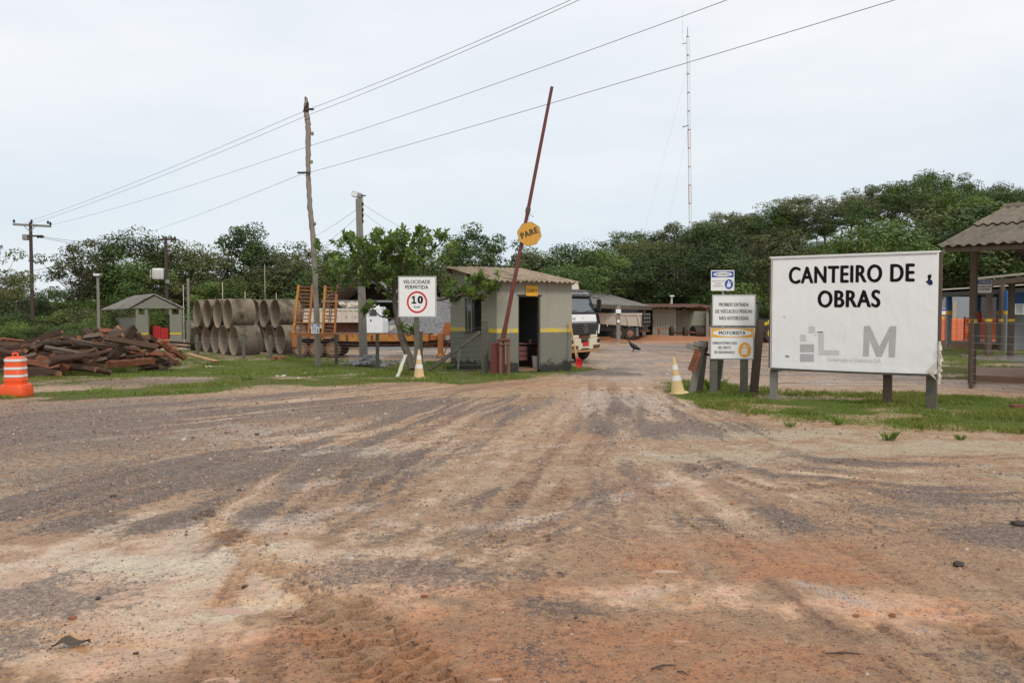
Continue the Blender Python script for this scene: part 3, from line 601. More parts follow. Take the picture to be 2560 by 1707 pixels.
# ------------------------------------------------------------------ lettering
_fc = {}
def lettering(parent, text, cx, yy, cz, width, height, mat, bold=.02, name='lettering', rot=0, squash=True):
    key = (text, bold)
    if key not in _fc:
        cu = bpy.data.curves.new('text', 'FONT'); cu.body = text; cu.offset = 0.0; cu.resolution_u = 8 if bold >= .036 else 4; cu.extrude = 0.0
        cu.space_character = 1.0+bold*2.6; cu.align_x = 'CENTER'; cu.space_line = .95; o = bpy.data.objects.new('text', cu); COL.objects.link(o)
        dg = bpy.context.evaluated_depsgraph_get(); me = bpy.data.meshes.new_from_object(o.evaluated_get(dg))
        COL.objects.unlink(o); bpy.data.objects.remove(o)
        co = np.array([v.co[:] for v in me.vertices]); lo, hi = co.min(0), co.max(0)
        f_ = [tuple(p.vertices) for p in me.polygons]; d_ = bold*1.15; C_ = []; F_ = []
        for q_, (ax_, ay_) in enumerate(((0, 0), (-d_, 0), (d_, 0), (-.5*d_, d_*.45), (.5*d_, -d_*.45)) if bold >= .036 else (((0, 0), (-d_, 0), (d_, 0)) if bold > .008 else ((0, 0),))):
            C_ += [tuple(v_+np.array([ax_, ay_, .0003*q_])) for v_ in co]; F_ += [tuple(i_+q_*len(co) for i_ in t_) for t_ in f_]
        me = bpy.data.meshes.new('text'); me.from_pydata(C_, [], F_); co = np.array(C_); lo, hi = co.min(0), co.max(0); lo[2] = hi[2] = 0
        co = (co-(lo+hi)/2)/np.array([hi[0]-lo[0], hi[1]-lo[1], 1]); me.vertices.foreach_set('co', co.astype(np.float32).ravel()); me.update(); _fc[key] = me
    me = _fc[key].copy(); me.materials.clear(); me.materials.append(mat)
    o = link(name, me, parent); o.location = (cx, yy, cz); o.rotation_euler = (math.pi/2, -rot, 0) if rot else (math.pi/2, 0, 0); o.scale = (width, height, 1)
    if rot:
        o.matrix_local = Matrix.Translation((cx, yy, cz)) @ Matrix.Rotation(-rot, 4, 'Y') @ Matrix.Rotation(math.pi/2, 4, 'X') @ Matrix.Diagonal((width, height, 1, 1))
    return o
def disc(parent, name, cx, yy, cz, r, mat, rz_=None, n=32, r_in=0):
    mb = MB(); rz_ = rz_ or r
    if r_in:
        vs = [(cx+rr*math.cos(2*math.pi*k/n), yy, cz+rr*rz_/r*math.sin(2*math.pi*k/n)) for rr in (r, r_in) for k in range(n)]
        mb.add(vs, [(k, (k+1) % n, (k+1) % n+n, k+n) for k in range(n)])
    else: mb.add([(cx+r*math.cos(2*math.pi*k/n), yy, cz+rz_*math.sin(2*math.pi*k/n)) for k in range(n)], [tuple(range(n))])
    return mb.build(name, mat, parent)
def panel(parent, name, x0, x1, yy, z0, z1, mat, th=0):
    mb = MB()
    if th: mb.box(x0, x1, yy-th, yy, z0, z1)
    else: mb.add([(x0, yy, z0), (x1, yy, z0), (x1, yy, z1), (x0, yy, z1)], [(0, 1, 2, 3)])
    return mb.build(name, mat, parent)
def border(parent, x0, x1, yy, z0, z1, w, inset, mat):
    mb = MB(); a, b, c, d = x0+inset, x1-inset, z0+inset, z1-inset
    for q in ((a, b, c, c+w), (a, b, d-w, d), (a, a+w, c+w, d-w), (b-w, b, c+w, d-w)): mb.add([(q[0], yy, q[2]), (q[1], yy, q[2]), (q[1], yy, q[3]), (q[0], yy, q[3])], [(0, 1, 2, 3)])
    return mb.build('sign_border', mat, parent)
def belt_icon(parent, cx, yy, cz, r, mat, rzz):
    disc(parent, 'icon_disc', cx, yy, cz, r, mat, rzz)
    disc(parent, 'icon_figure', cx-.05*r, yy-.002, cz+.5*rzz, r*.22, M['sign_white'], rzz*.2)
    mb = MB(); w = .46*r; mb.add([(cx-w, yy-.002, cz-.6*rzz), (cx+w*.85, yy-.002, cz-.6*rzz), (cx+w*.95, yy-.002, cz+.12*rzz), (cx+w*.6, yy-.002, cz+.24*rzz), (cx-w*.6, yy-.002, cz+.24*rzz), (cx-w, yy-.002, cz+.1*rzz)], [(0, 1, 2, 3, 4, 5)])
    mb.build('icon_figure', M['sign_white'], parent)
    mb = MB(); mb.beam((cx+.15*r, yy-.004, cz-.35*rzz), (cx+.55*r, yy-.004, cz+.6*rzz), .001, r*.10, up=(1, 0, -.4)); mb.build('icon_belt', M['sign_white'], parent)
    mb = MB()
    for sgn in (-1, 1): mb.add([(cx+sgn*.22*r-.02*r, yy-.004, cz-.55*rzz), (cx+sgn*.22*r+.02*r, yy-.004, cz-.55*rzz), (cx+sgn*.22*r+.02*r, yy-.004, cz+.05*rzz), (cx+sgn*.22*r-.02*r, yy-.004, cz+.05*rzz)], [(0, 1, 2, 3)])
    mb.build('icon_arm_line', mat, parent)

# ------------------------------------------------------------------ speed sign
D = 22.0; s = D/FPX; b0 = gx(1041, D); T = thing('speed_sign', 'white speed limit sign with red circled 10 on a grey post', 'sign', b0)
def zz(py, D): return at(1280, py, D).z
def bx0(px, D, T): return at(px, 777, D).x-T.location.x
x0, x1 = bx0(996, D, T), bx0(1091, D, T); z0, z1 = zz(793, D)-b0.z, zz(691, D)-b0.z; cx = (x0+x1)/2
MB().box(-.065, .065, 0, .10, -.3, z1-.1).build('post', M['concrete_post'], T, bevel=.008)
MB().box(x0, x1, -.03, -.012, z0, z1).build('board', M['sign_white'], T, bevel=.004)
border(T, x0, x1, -.032, z0, z1, .012, .012, M['sign_edge'])
lettering(T, 'VELOCIDADE', cx-.01, -.034, z1-.145, .72, .10, M['ink'], .018)
lettering(T, 'PERMITIDA', cx-.01, -.034, z1-.285, .62, .095, M['ink'], .018)
disc(T, 'speed_ring', cx-.005, -.033, z0+.40, .272, M['red'], .292, 40, .225)
lettering(T, '0', cx+.082, -.034, z0+.465, .145, .205, M['ink'], .05)
mb = MB(); q_ = cx-.085; mb.add([(q_-.022, -.034, z0+.3625), (q_+.022, -.034, z0+.3625), (q_+.022, -.034, z0+.5675), (q_-.012, -.034, z0+.5675), (q_-.07, -.034, z0+.53), (q_-.055, -.034, z0+.497), (q_-.022, -.034, z0+.516)], [(0, 1, 2, 3, 4, 5, 6)]); mb.add([(q_-.065, -.0342, z0+.3625), (q_+.065, -.0342, z0+.3625), (q_+.065, -.0342, z0+.40), (q_-.065, -.0342, z0+.40)], [(0, 1, 2, 3)]); mb.build('lettering', M['ink'], T)
lettering(T, 'Km/h', cx-.005, -.034, z0+.275, .165, .06, M['ink'], .02)

# ------------------------------------------------------------------ traffic cones
def cone(px, py, D, h, mats, label, tilt=0, tiltdir=0, group='traffic cones'):
    b = gx(px, D); b.z = zground(b.x, b.y); T = thing('traffic_cone', label, 'cone', b, 0, group)
    T.rotation_euler = (0, tilt, tiltdir); r0, r1 = .135*h/.72, .022*h/.72; st = lambda z: r0+(r1-r0)*z/h
    MB().lathe([(.19*h/.72, 0), (.19*h/.72, .02), (.175*h/.72, .03)], 24, sq=6).build('base', mats[0], T, smooth=True)
    MB().lathe([(r0, .03), (st(h*.55), h*.55), (st(h*.96), h*.96), (r1*.6, h), (r1*.5, h*.93)], 20).build('body', mats[0], T, smooth=True)
    for a, c in ((.36, .50), (.66, .80)): MB().lathe([(st(h*a)+.004, h*a), (st(h*c)+.004, h*c)], 20).build('reflective_band', mats[1], T, smooth=True)
cone(1047, 958, 21.2, .76, (M['cone'], M['cone_white']), 'faded pale orange traffic cone standing at the foot of the speed sign')
cone(1697, 983, 17.5, .78, (M['cone_yellow'], M['cone_white']), 'sun bleached yellowish cone leaning at the grass edge by broken posts', -.13)
cone(1911, 842, 50, .5, (M['orange_plastic'], M['cone_white']), 'small orange cone far off in the yard beside the loader')

# orange barrier
b = gx(36, 16.9); b.z = zground(b.x, b.y); T = thing('plastic_barrier', 'bright orange plastic traffic channeliser with three white bands', 'traffic barrier', b, .08)
MB().lathe([(.265, 0), (.272, .04), (.25, .20), (.235, .235), (.19, .25)], 32, sq=5).build('base', M['orange_plastic'], T, smooth=True)
MB().lathe([(.19, .25), (.195, .34), (.18, .36), (.185, .46), (.178, .47), (.178, .53), (.172, .54), (.176, .62), (.168, .63), (.168, .70), (.162, .71), (.162, .78), (.13, .80), (.05, .805)], 28, sq=4).build('body', M['orange_plastic'], T, smooth=True)
for z in (.39, .545, .71): MB().lathe([(.1865-.02*(z-.39), z), (.1845-.02*(z-.39), z+.052)], 28, sq=4).build('reflective_band', M['cone_white'], T, smooth=True)
MB().tube([(-.05, 0, .80), (-.045, 0, .87), (.045, 0, .87), (.05, 0, .80)], .022, 8).build('handle', M['orange_plastic'], T, smooth=True)

# ------------------------------------------------------------------ driver signs, right gate side
def sign_label(T, l, r, t, bt, D, y):
    return bx0(l, D, T), bx0(r, D, T), zz(bt, D)-T.location.z, zz(t, D)-T.location.z
D = 17.1; b0 = gx(1832, D); T = thing('no_entry_sign', 'two stacked white boards with black text and amber driver header on concrete posts', 'sign', b0)
yaw = math.radians(-7)
T.rotation_euler = (0, 0, yaw)
for px, tp in ((1787, 760), (1862, 770)):
    xx = bx0(px, D, T); MB().box(xx-.075, xx+.075, .0, .12, -.3, zz(tp, D)-b0.z).build('post', M['concrete_post'], T, bevel=.008)
x0, x1, z0, z1 = sign_label(T, 1781, 1887, 737, 815.5, D, 0); cx = (x0+x1)/2; w = x1-x0; h = z1-z0
MB().box(x0, x1, -.03, -.012, z0, z1).build('board', M['sign_white'], T, bevel=.004); border(T, x0, x1, -.032, z0, z1, .010, .008, M['sign_edge'])
for i, (t_, wf) in enumerate((('PROIBIDO ENTRADA', .68), ('DE VEÍCULOS E PESSOAS', .85), ('NÃO AUTORIZADAS', .67))):
    hh = .11*h*(1.25 if ('Í' in t_ or 'Ã' in t_) else 1); lettering(T, t_, cx, -.034, z1-h*(.31+.215*i)+(hh-.11*h)/2, w*wf, hh, M['ink'], .014)
x0, x1, z0, z1 = sign_label(T, 1777, 1884, 818.5, 898, D, 0); cx = (x0+x1)/2; w = x1-x0; h = z1-z0
MB().box(x0, x1, -.03, -.012, z0, z1).build('board', M['sign_white'], T, bevel=.004); border(T, x0, x1, -.032, z0, z1, .010, .008, M['sign_edge'])
panel(T, 'header_band', x0+.03, x1-.03, -.033, z1-.31*h, z1-.035*h, M['amber']); disc(T, 'header_oval', cx, -.034, z1-.17*h, w*.44, M['sign_white'], h*.115, 40)
lettering(T, 'MOTORISTA', cx, -.036, z1-.17*h, w*.61, .115*h, M['ink'], .025)
for i, (t_, wf) in enumerate((('OBRIGATÓRIO USO', .56), ('DE CINTO', .29), ('DE SEGURANÇA', .47))): lettering(T, t_, x0+w*(.33-.0*i), -.034, z1-h*(.475+.155*i), w*wf, .085*h*(1.2 if 'Ó' in t_ or 'Ç' in t_ else 1), M['ink'], .014)
belt_icon(T, x0+w*.79, -.034, z0+.30*h, w*.145, M['amber'], h*.235)
D = 21.5; b0 = gx(1807, D); T = thing('driver_sign', 'small white and blue driver sign on a thin post behind the no entry boards', 'sign', b0, math.radians(-6))
MB().tube([(0, .02, -.2), (0, .02, zz(690, D)-b0.z)], .03, 8).build('post', M['grey_metal'], T)
x0, x1, z0, z1 = sign_label(T, 1777, 1834, 676, 727, D, 0); cx = (x0+x1)/2; w = x1-x0; h = z1-z0
MB().box(x0, x1, -.03, -.012, z0, z1).build('board', M['sign_white'], T, bevel=.004)
panel(T, 'header_band', x0+.02, x1-.02, -.032, z1-.34*h, z1-.05*h, M['blue']); disc(T, 'header_oval', cx, -.034, z1-.195*h, w*.40, M['sign_white'], h*.11, 40)
lettering(T, 'MOTORISTA', cx, -.036, z1-.195*h, w*.6, .10*h, M['ink'], .012)
for i, (t_, wf) in enumerate((('OBRIGATÓRIO USO', .52), ('DE CINTO', .27), ('DE SEGURANÇA', .44))): lettering(T, t_, x0+w*.31, -.034, z1-h*(.52+.125*i), w*wf, .06*h, M['ink'], .004)
belt_icon(T, x0+w*.77, -.034, z0+.32*h, w*.18, M['blue'], h*.24)

def lean_post(name, label, cat, pb, pt, w, mat, group=None, extra=None):
    T = thing(name, label, cat, pb, 0, group); d = Vector(pt)-Vector(pb)
    o = MB().beam(-d.normalized()*.25, d, w, w*.9, up=(0, 1, 0)).build('post', mat, T, bevel=.006); return T
# big dark post to the right of the boards, with fence wires stubs
lean_post('concrete_post', 'tall dark concrete post leaning beside the amber driver board', 'post', gx(1886, 17.3), at(1901, 800, 17.3), .15, M['timber_struct'], 'gate side concrete posts')
lean_post('concrete_post', 'concrete post directly behind the left leg of the driver boards', 'post', gx(1790, 17.9), at(1802, 905, 17.9)+Vector((0, 0, .3)), .15, M['concrete_post'], 'gate side concrete posts')
T = lean_post('broken_post', 'leaning grey wooden post with broken timber nailed on its top', 'post', gx(1731, 17.6), at(1757, 852, 17.6), .13, M['grey_pole'], 'broken gate posts')
for q, (a, c, w_) in enumerate((((1716, 862), (1742, 872), .12), ((1733, 858), (1764, 862), .10), ((1722, 925), (1742, 872), .10), ((1729, 930), (1747, 880), .07))):
    pa, pb_ = at(*a, 17.5)-T.location, at(*c, 17.5)-T.location; MB().beam(pa+Vector((0, -.05-.03*q, 0)), pb_+Vector((0, -.05-.03*q, 0)), w_, w_*.7, up=(0, 1, 0)).build('splintered_timber', M['timber_red'] if q in (2, 3) else M['grey_pole'], T, bevel=.01)
T = lean_post('broken_post', 'second leaning grey post with dark cap right behind the broken timber', 'post', gx(1750, 17.9), at(1762, 860, 17.9), .13, M['concrete_post'], 'broken gate posts')
pa = at(1760, 855, 17.8)-T.location; MB().box(pa.x-.08, pa.x+.09, -.12, .1, pa.z-.18, pa.z+.02).build('cap_block', M['dark_metal'], T, bevel=.01)
pa = at(1757, 883, 17.8)-T.location; MB().tube([pa+Vector((-.12, -.1, .03)), pa+Vector((0, -.13, 0)), pa+Vector((.12, -.09, -.03))], .03, 6).build('strap', M['black'], T)
for i, (px, py, r_) in enumerate(((1755, 958, .11), (1742, 962, .14), (1768, 960, .09), (1775, 968, .10), (1735, 972, .07))):
    c = gp(px, py); tag(MB().rock((0, 0, .03), r_, 50+i, .6).build('stone', M['stone_grey'], loc=c), ['grey stone left of the leaning posts', 'largest grey stone at the foot of the leaning posts', 'small stone right of the leaning posts', 'grey stone near the tall grass tuft', 'little stone nearest the yellowish cone'][i], 'stone', 'stones by the broken posts')

# ------------------------------------------------------------------ billboard
pL, pR = at(1927, 918, 16.3), at(2343, 936, 14.6); d = (pR-pL); d.z = 0; W = d.length; yaw = math.atan2(d.y, d.x)
base = Vector((pL.x, pL.y, 0)); T = thing('billboard', 'large white billboard reading CANTEIRO DE OBRAS on wooden legs', 'billboard', base, yaw)
zb, zt = .635, 2.78
def banner():
    nx_, nz_ = 90, 60; V = []; Fq = []
    for j in range(nz_+1):
        for i in range(nx_+1):
            u, v = i/nx_, j/nz_; kf = 0 if (.03 < u < .93 and v > .04) else 1; e_ = min(1, (1-u)*12, u*12+.2)
            wob = .012*math.sin(14*u+9*v)*(1-v)**2*.4 + .010*math.sin(60*(u*.6+v*.8))*max(0, .25-abs(v-.1))*1.2*(1 if u < .3 or u > .8 else .35)
            wob += .006*math.exp(-((v-.53)/.06)**2)*math.sin(30*u+8*v)
            V.append((u*W, -.045-.0015-abs(wob)*.6*kf, zb+v*(zt-zb)+.012*math.sin(u*math.pi)*(-1 if v < .1 else 0)))
    for j in range(nz_):
        for i in range(nx_): a = j*(nx_+1)+i; Fq.append((a, a+1, a+nx_+2, a+nx_+1))
    return np_mesh('banner', V, Fq, None or BAN, True)
def banner_mat():
    m, n, l, b = newmat('vinyl banner'); tc = n.new('ShaderNodeTexCoord'); v = tc.outputs['Object']
    c = mix(n, l, noise(n, l, v, 1.2, 5), (.82, .825, .82), (.87, .875, .865)); c = mix(n, l, mrange(n, l, noise(n, l, v, 1.5, 6, .7, (4, 4, .5)), .6, .8, 0, .25), c, (.45, .43, .38))
    l.new(c, b.inputs['Base Color']); b.inputs['Roughness'].default_value = .42
    w1 = noise(n, l, v, 2.2, 3, .5, (1.6, 1, .7)); w2 = noise(n, l, v, 3.5, 2, .5, (1.3, 1, 1))
    bp = n.new('ShaderNodeBump'); bp.inputs['Distance'].default_value = .05; bp.inputs['Strength'].default_value = .4
    l.new(math_(n, l, 'ADD', w1, math_(n, l, 'MULTIPLY', w2, .25)), bp.inputs['Height']); l.new(bp.outputs[0], b.inputs['Normal']); return m
BAN = banner_mat()
link('banner', banner(), T)
fr = M['timber_struct']
for x0_, x1_, z0_, z1_ in ((-.02, W+.02, zt-.01, zt+.03), (-.02, W+.02, zb-.05, zb), (-.035, 0, zb-.05, zt+.03), (W, W+.05, zb-.05, zt+.03)): MB().box(x0_, x1_, -.04, .04, z0_, z1_).build('frame_rail', M['concrete_post'] if x1_-x0_ > 1 else fr, T, bevel=.004)
MB().box(0, W, -.038, -.02, zb, zt).build('backing', M['timber_grey'], T)
MB().box(-.03, W+.03, -.055, -.048, zt-.002, zt+.028).build('top_hem', M['white'], T)
mbd = MB()
for q in ((.02, W-.03, zt-.03, zt-.022),): mbd.box(q[0], q[1], -.056, -.052, q[2], q[3])
mbd.box(.018, .026, -.056, -.052, zb, zt-.03); mbd.build('seam_line', M['sign_edge'], T)
for xx, yy, w_ in ((.03, .04, .13), (W-.10, .04, .17)):
    zg = hz(0, 15)-.2; MB().box(xx-w_/2, xx+w_/2, yy, yy+.13, zg, zb+.9).build('leg', M['concrete_post'] if w_ != .13 else M['grey_pole'], T, bevel=.006)
# rear prop leg seen under the board
q = gx(2230, 15.6)-base; q = Matrix.Rotation(-yaw, 3, 'Z') @ q
MB().box(q.x-.07, q.x+.07, .25, .39, -.25, 1.5).build('leg', M['timber_struct'], T, bevel=.006)
MB().box(q.x-.05, q.x+.05, .04, .26, 1.3, 1.4).build('strut', M['timber_struct'], T)
MB().beam((.05, .03, zb-.06), (.42, .03, zb-.01), .04, .05).build('strut', M['dark_metal'], T)
def bl(px, py):      # photo pixel on the board plane -> local x,z
    r_ = ray(px, py); n_ = Vector((-math.sin(yaw), math.cos(yaw), 0)); o_ = Vector((0, 0, CAMH))
    t = (base-o_).dot(n_)/r_.dot(n_); p = o_+r_*t-base; return p.x*math.cos(yaw)+p.y*math.sin(yaw), p.z
Zc = lambda x_, y_: (1880+x_/3.408, 600+y_/3.408)
def btext(txt, zx0, zy0, zx1, zy1, mat, bold=.045, name='lettering', yo=-.0495):
    a, b_ = bl(*Zc(zx0, (zy0+zy1)/2)), bl(*Zc(zx1, (zy0+zy1)/2)); cxm = (a[0]+b_[0])/2; xm = (zx0+zx1)/2
    t_, u_ = bl(*Zc(xm, zy0)), bl(*Zc(xm, zy1)); return lettering(T, txt, cxm, yo, (t_[1]+u_[1])/2, b_[0]-a[0], t_[1]-u_[1], mat, bold, name)
btext('CANTEIRO DE', 320, 214, 1392, 366, M['ink'], .038); btext('OBRAS', 565, 426, 1100, 576, M['ink'], .038)
btext('Construção e Comércio S/A', 648, 1003, 1103, 1046, M['ink_faint'], .01)
def bquad(pts, mat, name='faded_logo', yo=-.0485):
    P = [bl(*Zc(*p)) for p in pts]; mb = MB(); mb.add([(p[0], yo, p[1]) for p in P], [tuple(range(len(P)))]); return mb.build(name, mat, T)
bquad([(415, 1036), (532, 1036), (532, 970), (415, 968)], M['ink_faded']); bquad([(415, 955), (535, 955), (535, 888), (415, 886)], M['ink_faded'])
bquad([(415, 865), (468, 865), (468, 806), (415, 804)], M['ink_faint']); bquad([(488, 793), (543, 793), (543, 735), (488, 733)], M['ink_faint'])
bquad([(572, 978), (748, 982), (748, 938), (618, 936), (618, 790), (568, 790)], M['ink_faint'])
bquad([(950, 990), (1000, 990), (1006, 850), (1064, 995), (1110, 995), (1170, 850), (1168, 998), (1222, 998), (1235, 732), (1180, 733), (1090, 905), (1010, 732), (958, 732)], M['ink_faded'])
# rips
bquad([(548, 786), (575, 781), (615, 778), (600, 788)], M['ink'], 'rip', -.0515); bquad([(525, 812), (545, 808), (560, 810), (540, 815)], M['ink_faded'], 'rip', -.0515)
bquad([(265, 650), (285, 652), (298, 660), (280, 660)], M['ink_faded'], 'rip', -.0515); bquad([(290, 980), (325, 985), (320, 998), (292, 992)], M['brown_slab'], 'rip', -.0515)
bquad([(1500, 300), (1530, 292), (1533, 318), (1522, 335), (1540, 345), (1543, 380), (1520, 385), (1500, 372), (1483, 352), (1505, 345)], M['ink'], 'torn_patch', -.0515)
bquad([(1495, 350), (1535, 340), (1540, 378), (1512, 386)], M['navy'], 'torn_patch', -.053)
rr = random.Random(3); mb = MB(); n_ = 16
vs = []
for k in range(n_+1):
    v = k/n_; z = zb-.18+v*.75; vs += [(W+.005+rr.uniform(-.005, .01), -.05, z), (W+.03+rr.uniform(.0, .05)*math.sin(v*3.1), -.075-rr.uniform(0, .03), z+rr.uniform(-.02, .02)), (W+.055+rr.uniform(-.02, .05)*math.sin(v*3.1), -.02, z)]
mb.add(vs, [f for k in range(n_) for f in ((k*3, k*3+1, k*3+4, k*3+3), (k*3+1, k*3+2, k*3+5, k*3+4))]); mb.build('torn_flap', M['white_dirty'], T)
mb = MB(); mb.add([(W-.16, -.06, zb+.05), (W-.05, -.075, zb+.02), (W+.01, -.07, zb-.12), (W-.06, -.06, zb-.06), (W-.02, -.06, zb+.22)], [(0, 1, 4), (0, 3, 2, 1)]); mb.build('torn_flap', M['white_dirty'], T)
mb = MB(); mb.add([(-.03, -.06, zb-.02), (.03, -.07, zb+.02), (-.01, -.05, zb-.1), (-.07, -.04, zb-.08)], [(0, 3, 2, 1)]); mb.build('torn_flap', M['white_dirty'], T)

# ------------------------------------------------------------------ guard hut
def hut_mat():
    m, n, l, b = newmat('guard hut painted render'); tc = n.new('ShaderNodeTexCoord'); v = tc.outputs['Object']; sp = n.new('ShaderNodeSeparateXYZ'); l.new(v, sp.inputs[0]); z = sp.outputs[2]
    up = mix(n, l, noise(n, l, v, 2, 6), (.28, .272, .215), (.355, .345, .28)); lo = mix(n, l, noise(n, l, v, 2, 6), (.155, .155, .122), (.205, .20, .16))
    up = mix(n, l, mrange(n, l, noise(n, l, v, 1.6, 8, .7, (3, 3, .45)), .52, .75, 0, .55), up, (.17, .165, .115))
    c = mix(n, l, mrange(n, l, z, 1.118, 1.122), lo, up)
    yb = math_(n, l, 'MULTIPLY', mrange(n, l, z, 1.108, 1.112), mrange(n, l, z, 1.228, 1.232, 1, 0)); pe = mrange(n, l, noise(n, l, v, 9, 6, .6, (.6, .6, 1)), .53, .56, 1, 0)
    c = mix(n, l, math_(n, l, 'MULTIPLY', yb, 1.0), c, (.42, .38, .31)); c = mix(n, l, math_(n, l, 'MULTIPLY', yb, pe), c, (.66, .48, .03))
    zd = math_(n, l, 'SUBTRACT', noise(n, l, v, 3.5, 8, .75), math_(n, l, 'MULTIPLY', z, 1.1)); c = mix(n, l, mrange(n, l, zd, .20, .34, 0, .92), c, (.022, .022, .018))
    sp2 = mrange(n, l, noise(n, l, v, 14, 3, .5, (1.6, 1.6, .8)), .71, .74); c = mix(n, l, math_(n, l, 'MULTIPLY', sp2, mrange(n, l, z, 1.3, 1.5)), c, (.62, .61, .56))
    dk = mrange(n, l, noise(n, l, v, 3, 8, .7), .66, .74, 0, .5); c = mix(n, l, dk, c, (.12, .10, .06))
    l.new(c, b.inputs['Base Color']); b.inputs['Roughness'].default_value = .85
    bp = n.new('ShaderNodeBump'); bp.inputs['Strength'].default_value = .3; bp.inputs['Distance'].default_value = .01; l.new(noise(n, l, v, 25, 6), bp.inputs['Height']); l.new(bp.outputs[0], b.inputs['Normal']); return m
HM = hut_mat()
p0 = at(1242, 928, 23.94); th = math.radians(30); HW, HL = 2.62, 3.08; T = thing('guard_hut', 'small grey guard hut with yellow stripe, dark doorway and corrugated roof', 'guard hut', (p0.x, p0.y, 0), th)
HZ = 2.6; HB = 3.1; wt = .12; zg = -.25
zsl = lambda yy: HZ+(HB-HZ)*yy/HL
dx0, dx1 = .72, 1.49
MB().box(0, dx0, 0, wt, zg, HZ).build('wall', HM, T); MB().box(dx1, HW, 0, wt, zg, HZ).build('wall', HM, T)
MB().box(dx0, dx1, 0, wt, 2.2, HZ).build('wall', HM, T)
wy0, wy1, wz0, wz1 = .95, 2.05, 1.10, 2.14
mb = MB(); mb.prismx([(wt, zg), (wy0, zg), (wy0, zsl(wy0)), (wt, zsl(wt))], 0, wt); mb.prismx([(wy1, zg), (HL, zg), (HL, HB), (wy1, zsl(wy1))], 0, wt)
mb.prismx([(wy0, zg), (wy1, zg), (wy1, wz0), (wy0, wz0)], 0, wt); mb.prismx([(wy0, wz1), (wy1, wz1), (wy1, zsl(wy1)), (wy0, zsl(wy0))], 0, wt); mb.build('wall', HM, T)
MB().prismx([(wt, zg), (HL, zg), (HL, HB), (wt, zsl(wt))], HW-wt, HW).build('wall', HM, T); MB().box(wt, HW-wt, HL-wt, HL, zg, HB).build('wall', HM, T)
MB().box(wt, HW-wt, wt, HL-wt, -.05, .02).build('floor', M['brown_slab'], T)
nsh = 3; ow = (HW+.34)/nsh
for i in range(nsh):
    xa = -.17+ow*i; yl, yh = -.30, HL+.15; sl = (HB-HZ)/HL; z_ = lambda yy: HZ+.05+sl*yy+.012*(i % 2)
    MB().corr((xa-.04, yl, z_(yl)), (xa+ow, yl, z_(yl)), (xa+ow, yh, z_(yh)), (xa-.04, yh, z_(yh)), (ow+.04)/.177, .027, .008, 8).build('roof_sheet', M['asbestos'], T, smooth=True)
for yy in (.05, 1.6, HL-.1): MB().box(-.14, HW+.12, yy, yy+.08, zsl(yy)-.06, zsl(yy)+.015).build('roof_batten', M['timber_red'], T)
mb = MB(); mb.box(dx0, dx0+.035, .02, wt-.01, 0, 2.16); mb.box(dx1-.035, dx1, .02, wt-.01, 0, 2.16); mb.box(dx0, dx1, .02, wt-.01, 2.16, 2.199); mb.build('door_frame', M['concrete_post'], T)
MB().box(dx0-.04, dx1+.05, -.02, .02, 2.2, 2.225).build('lintel', M['dark_metal'], T)
MB().box(dx1+.02, dx1+.80, wt+.02, wt+.06, .02, 2.12).build('door', M['post_grey'], T)
for zz_ in (.55, 1.0, 1.6): MB().box(dx1-.06, dx1-.03, wt-.04, wt-.01, zz_, zz_+.08).build('hinge', M['dark_metal'], T)
mb = MB()
for yy in (wy0, (wy0+wy1)/2-.02, wy1-.04): mb.box(.02, .06, yy, yy+.04, wz0+.04, wz1-.04)
mb.box(.02, .06, wy0, wy1, wz0, wz0+.04); mb.box(.02, .06, wy0, wy1, wz1-.04, wz1); mb.build('window_frame', M['concrete_post'], T)
MB().box(.03, .045, 1.52, wy1-.04, wz0+.04, wz1-.04).build('window_pane', M['glass'], T)
o = MB().tube([(-.05, 1.5, wz0-.02), (-.05, 1.5, wz1+.02)], .018, 6).build('window_bar', M['grey_metal'], T)
MB().tube([(-.05, 1.75, wz0-.02), (-.05, 1.75, wz1+.02)], .014, 6).build('window_bar', M['grey_metal'], T)
MB().box(-.07, .0, wy0-.03, wy1+.03, wz0-.035, wz0).build('window_sill', M['concrete_post'], T)
for yy, z__ in ((HL-.12, HB-.16), (1.55, 2.72)): MB().box(-.05, .01, yy, yy+.14, z__, z__+.07).build('rafter_end', M['timber_red'], T)
MB().box(wt+.005, HW-wt-.005, HL-wt-.03, HL-wt-.003, .02, 2.55).build('interior_wall', M['post_grey'], T); MB().box(HW-wt-.03, HW-wt-.004, wt+.07, HL-wt-.04, .02, 2.5).build('interior_wall', M['post_grey'], T)
# things in / on the hut
Mh = Matrix.Translation(T.location) @ Matrix.Rotation(th, 4, 'Z'); HT = T
def hutpt(x_, y_, z_): return Mh @ Vector((x_, y_, z_))
S = thing('hut_sign', 'small orange GUARITA sign above the hut doorway', 'sign', hutpt(1.175, -.02, 2.19), th)
MB().box(-.20, .20, -.012, 0, 0, .31).build('board', M['amber'], S, bevel=.003); lettering(S, 'GUARITA', 0, -.015, .15, .36, .11, M['ink'], .015)
S = thing('desk', 'dark reddish office desk inside the guard hut doorway', 'desk', hutpt(1.62, .85, .02), th)
MB().box(-.6, .45, 0, .6, .70, .74).build('desk_top', M['desk'], S)
for xx in (-.58, .38): MB().box(xx, xx+.05, .05, .55, 0, .70).build('leg', M['desk'], S)
for k in range(3): MB().box(-.5, -.08, -.01, .5, .66-.15*(k+1), .66-.15*k-.02).build('drawer', M['desk'], S)
S = thing('telephone', 'small pale object standing on the desk in the hut', 'telephone', hutpt(1.72, .95, .76), th); MB().box(-.04, .04, -.04, .04, 0, .10).build('body', M['white_dirty'], S, bevel=.01); MB().box(-.03, .03, -.05, -.03, .02, .08).build('keypad', M['black'], S)
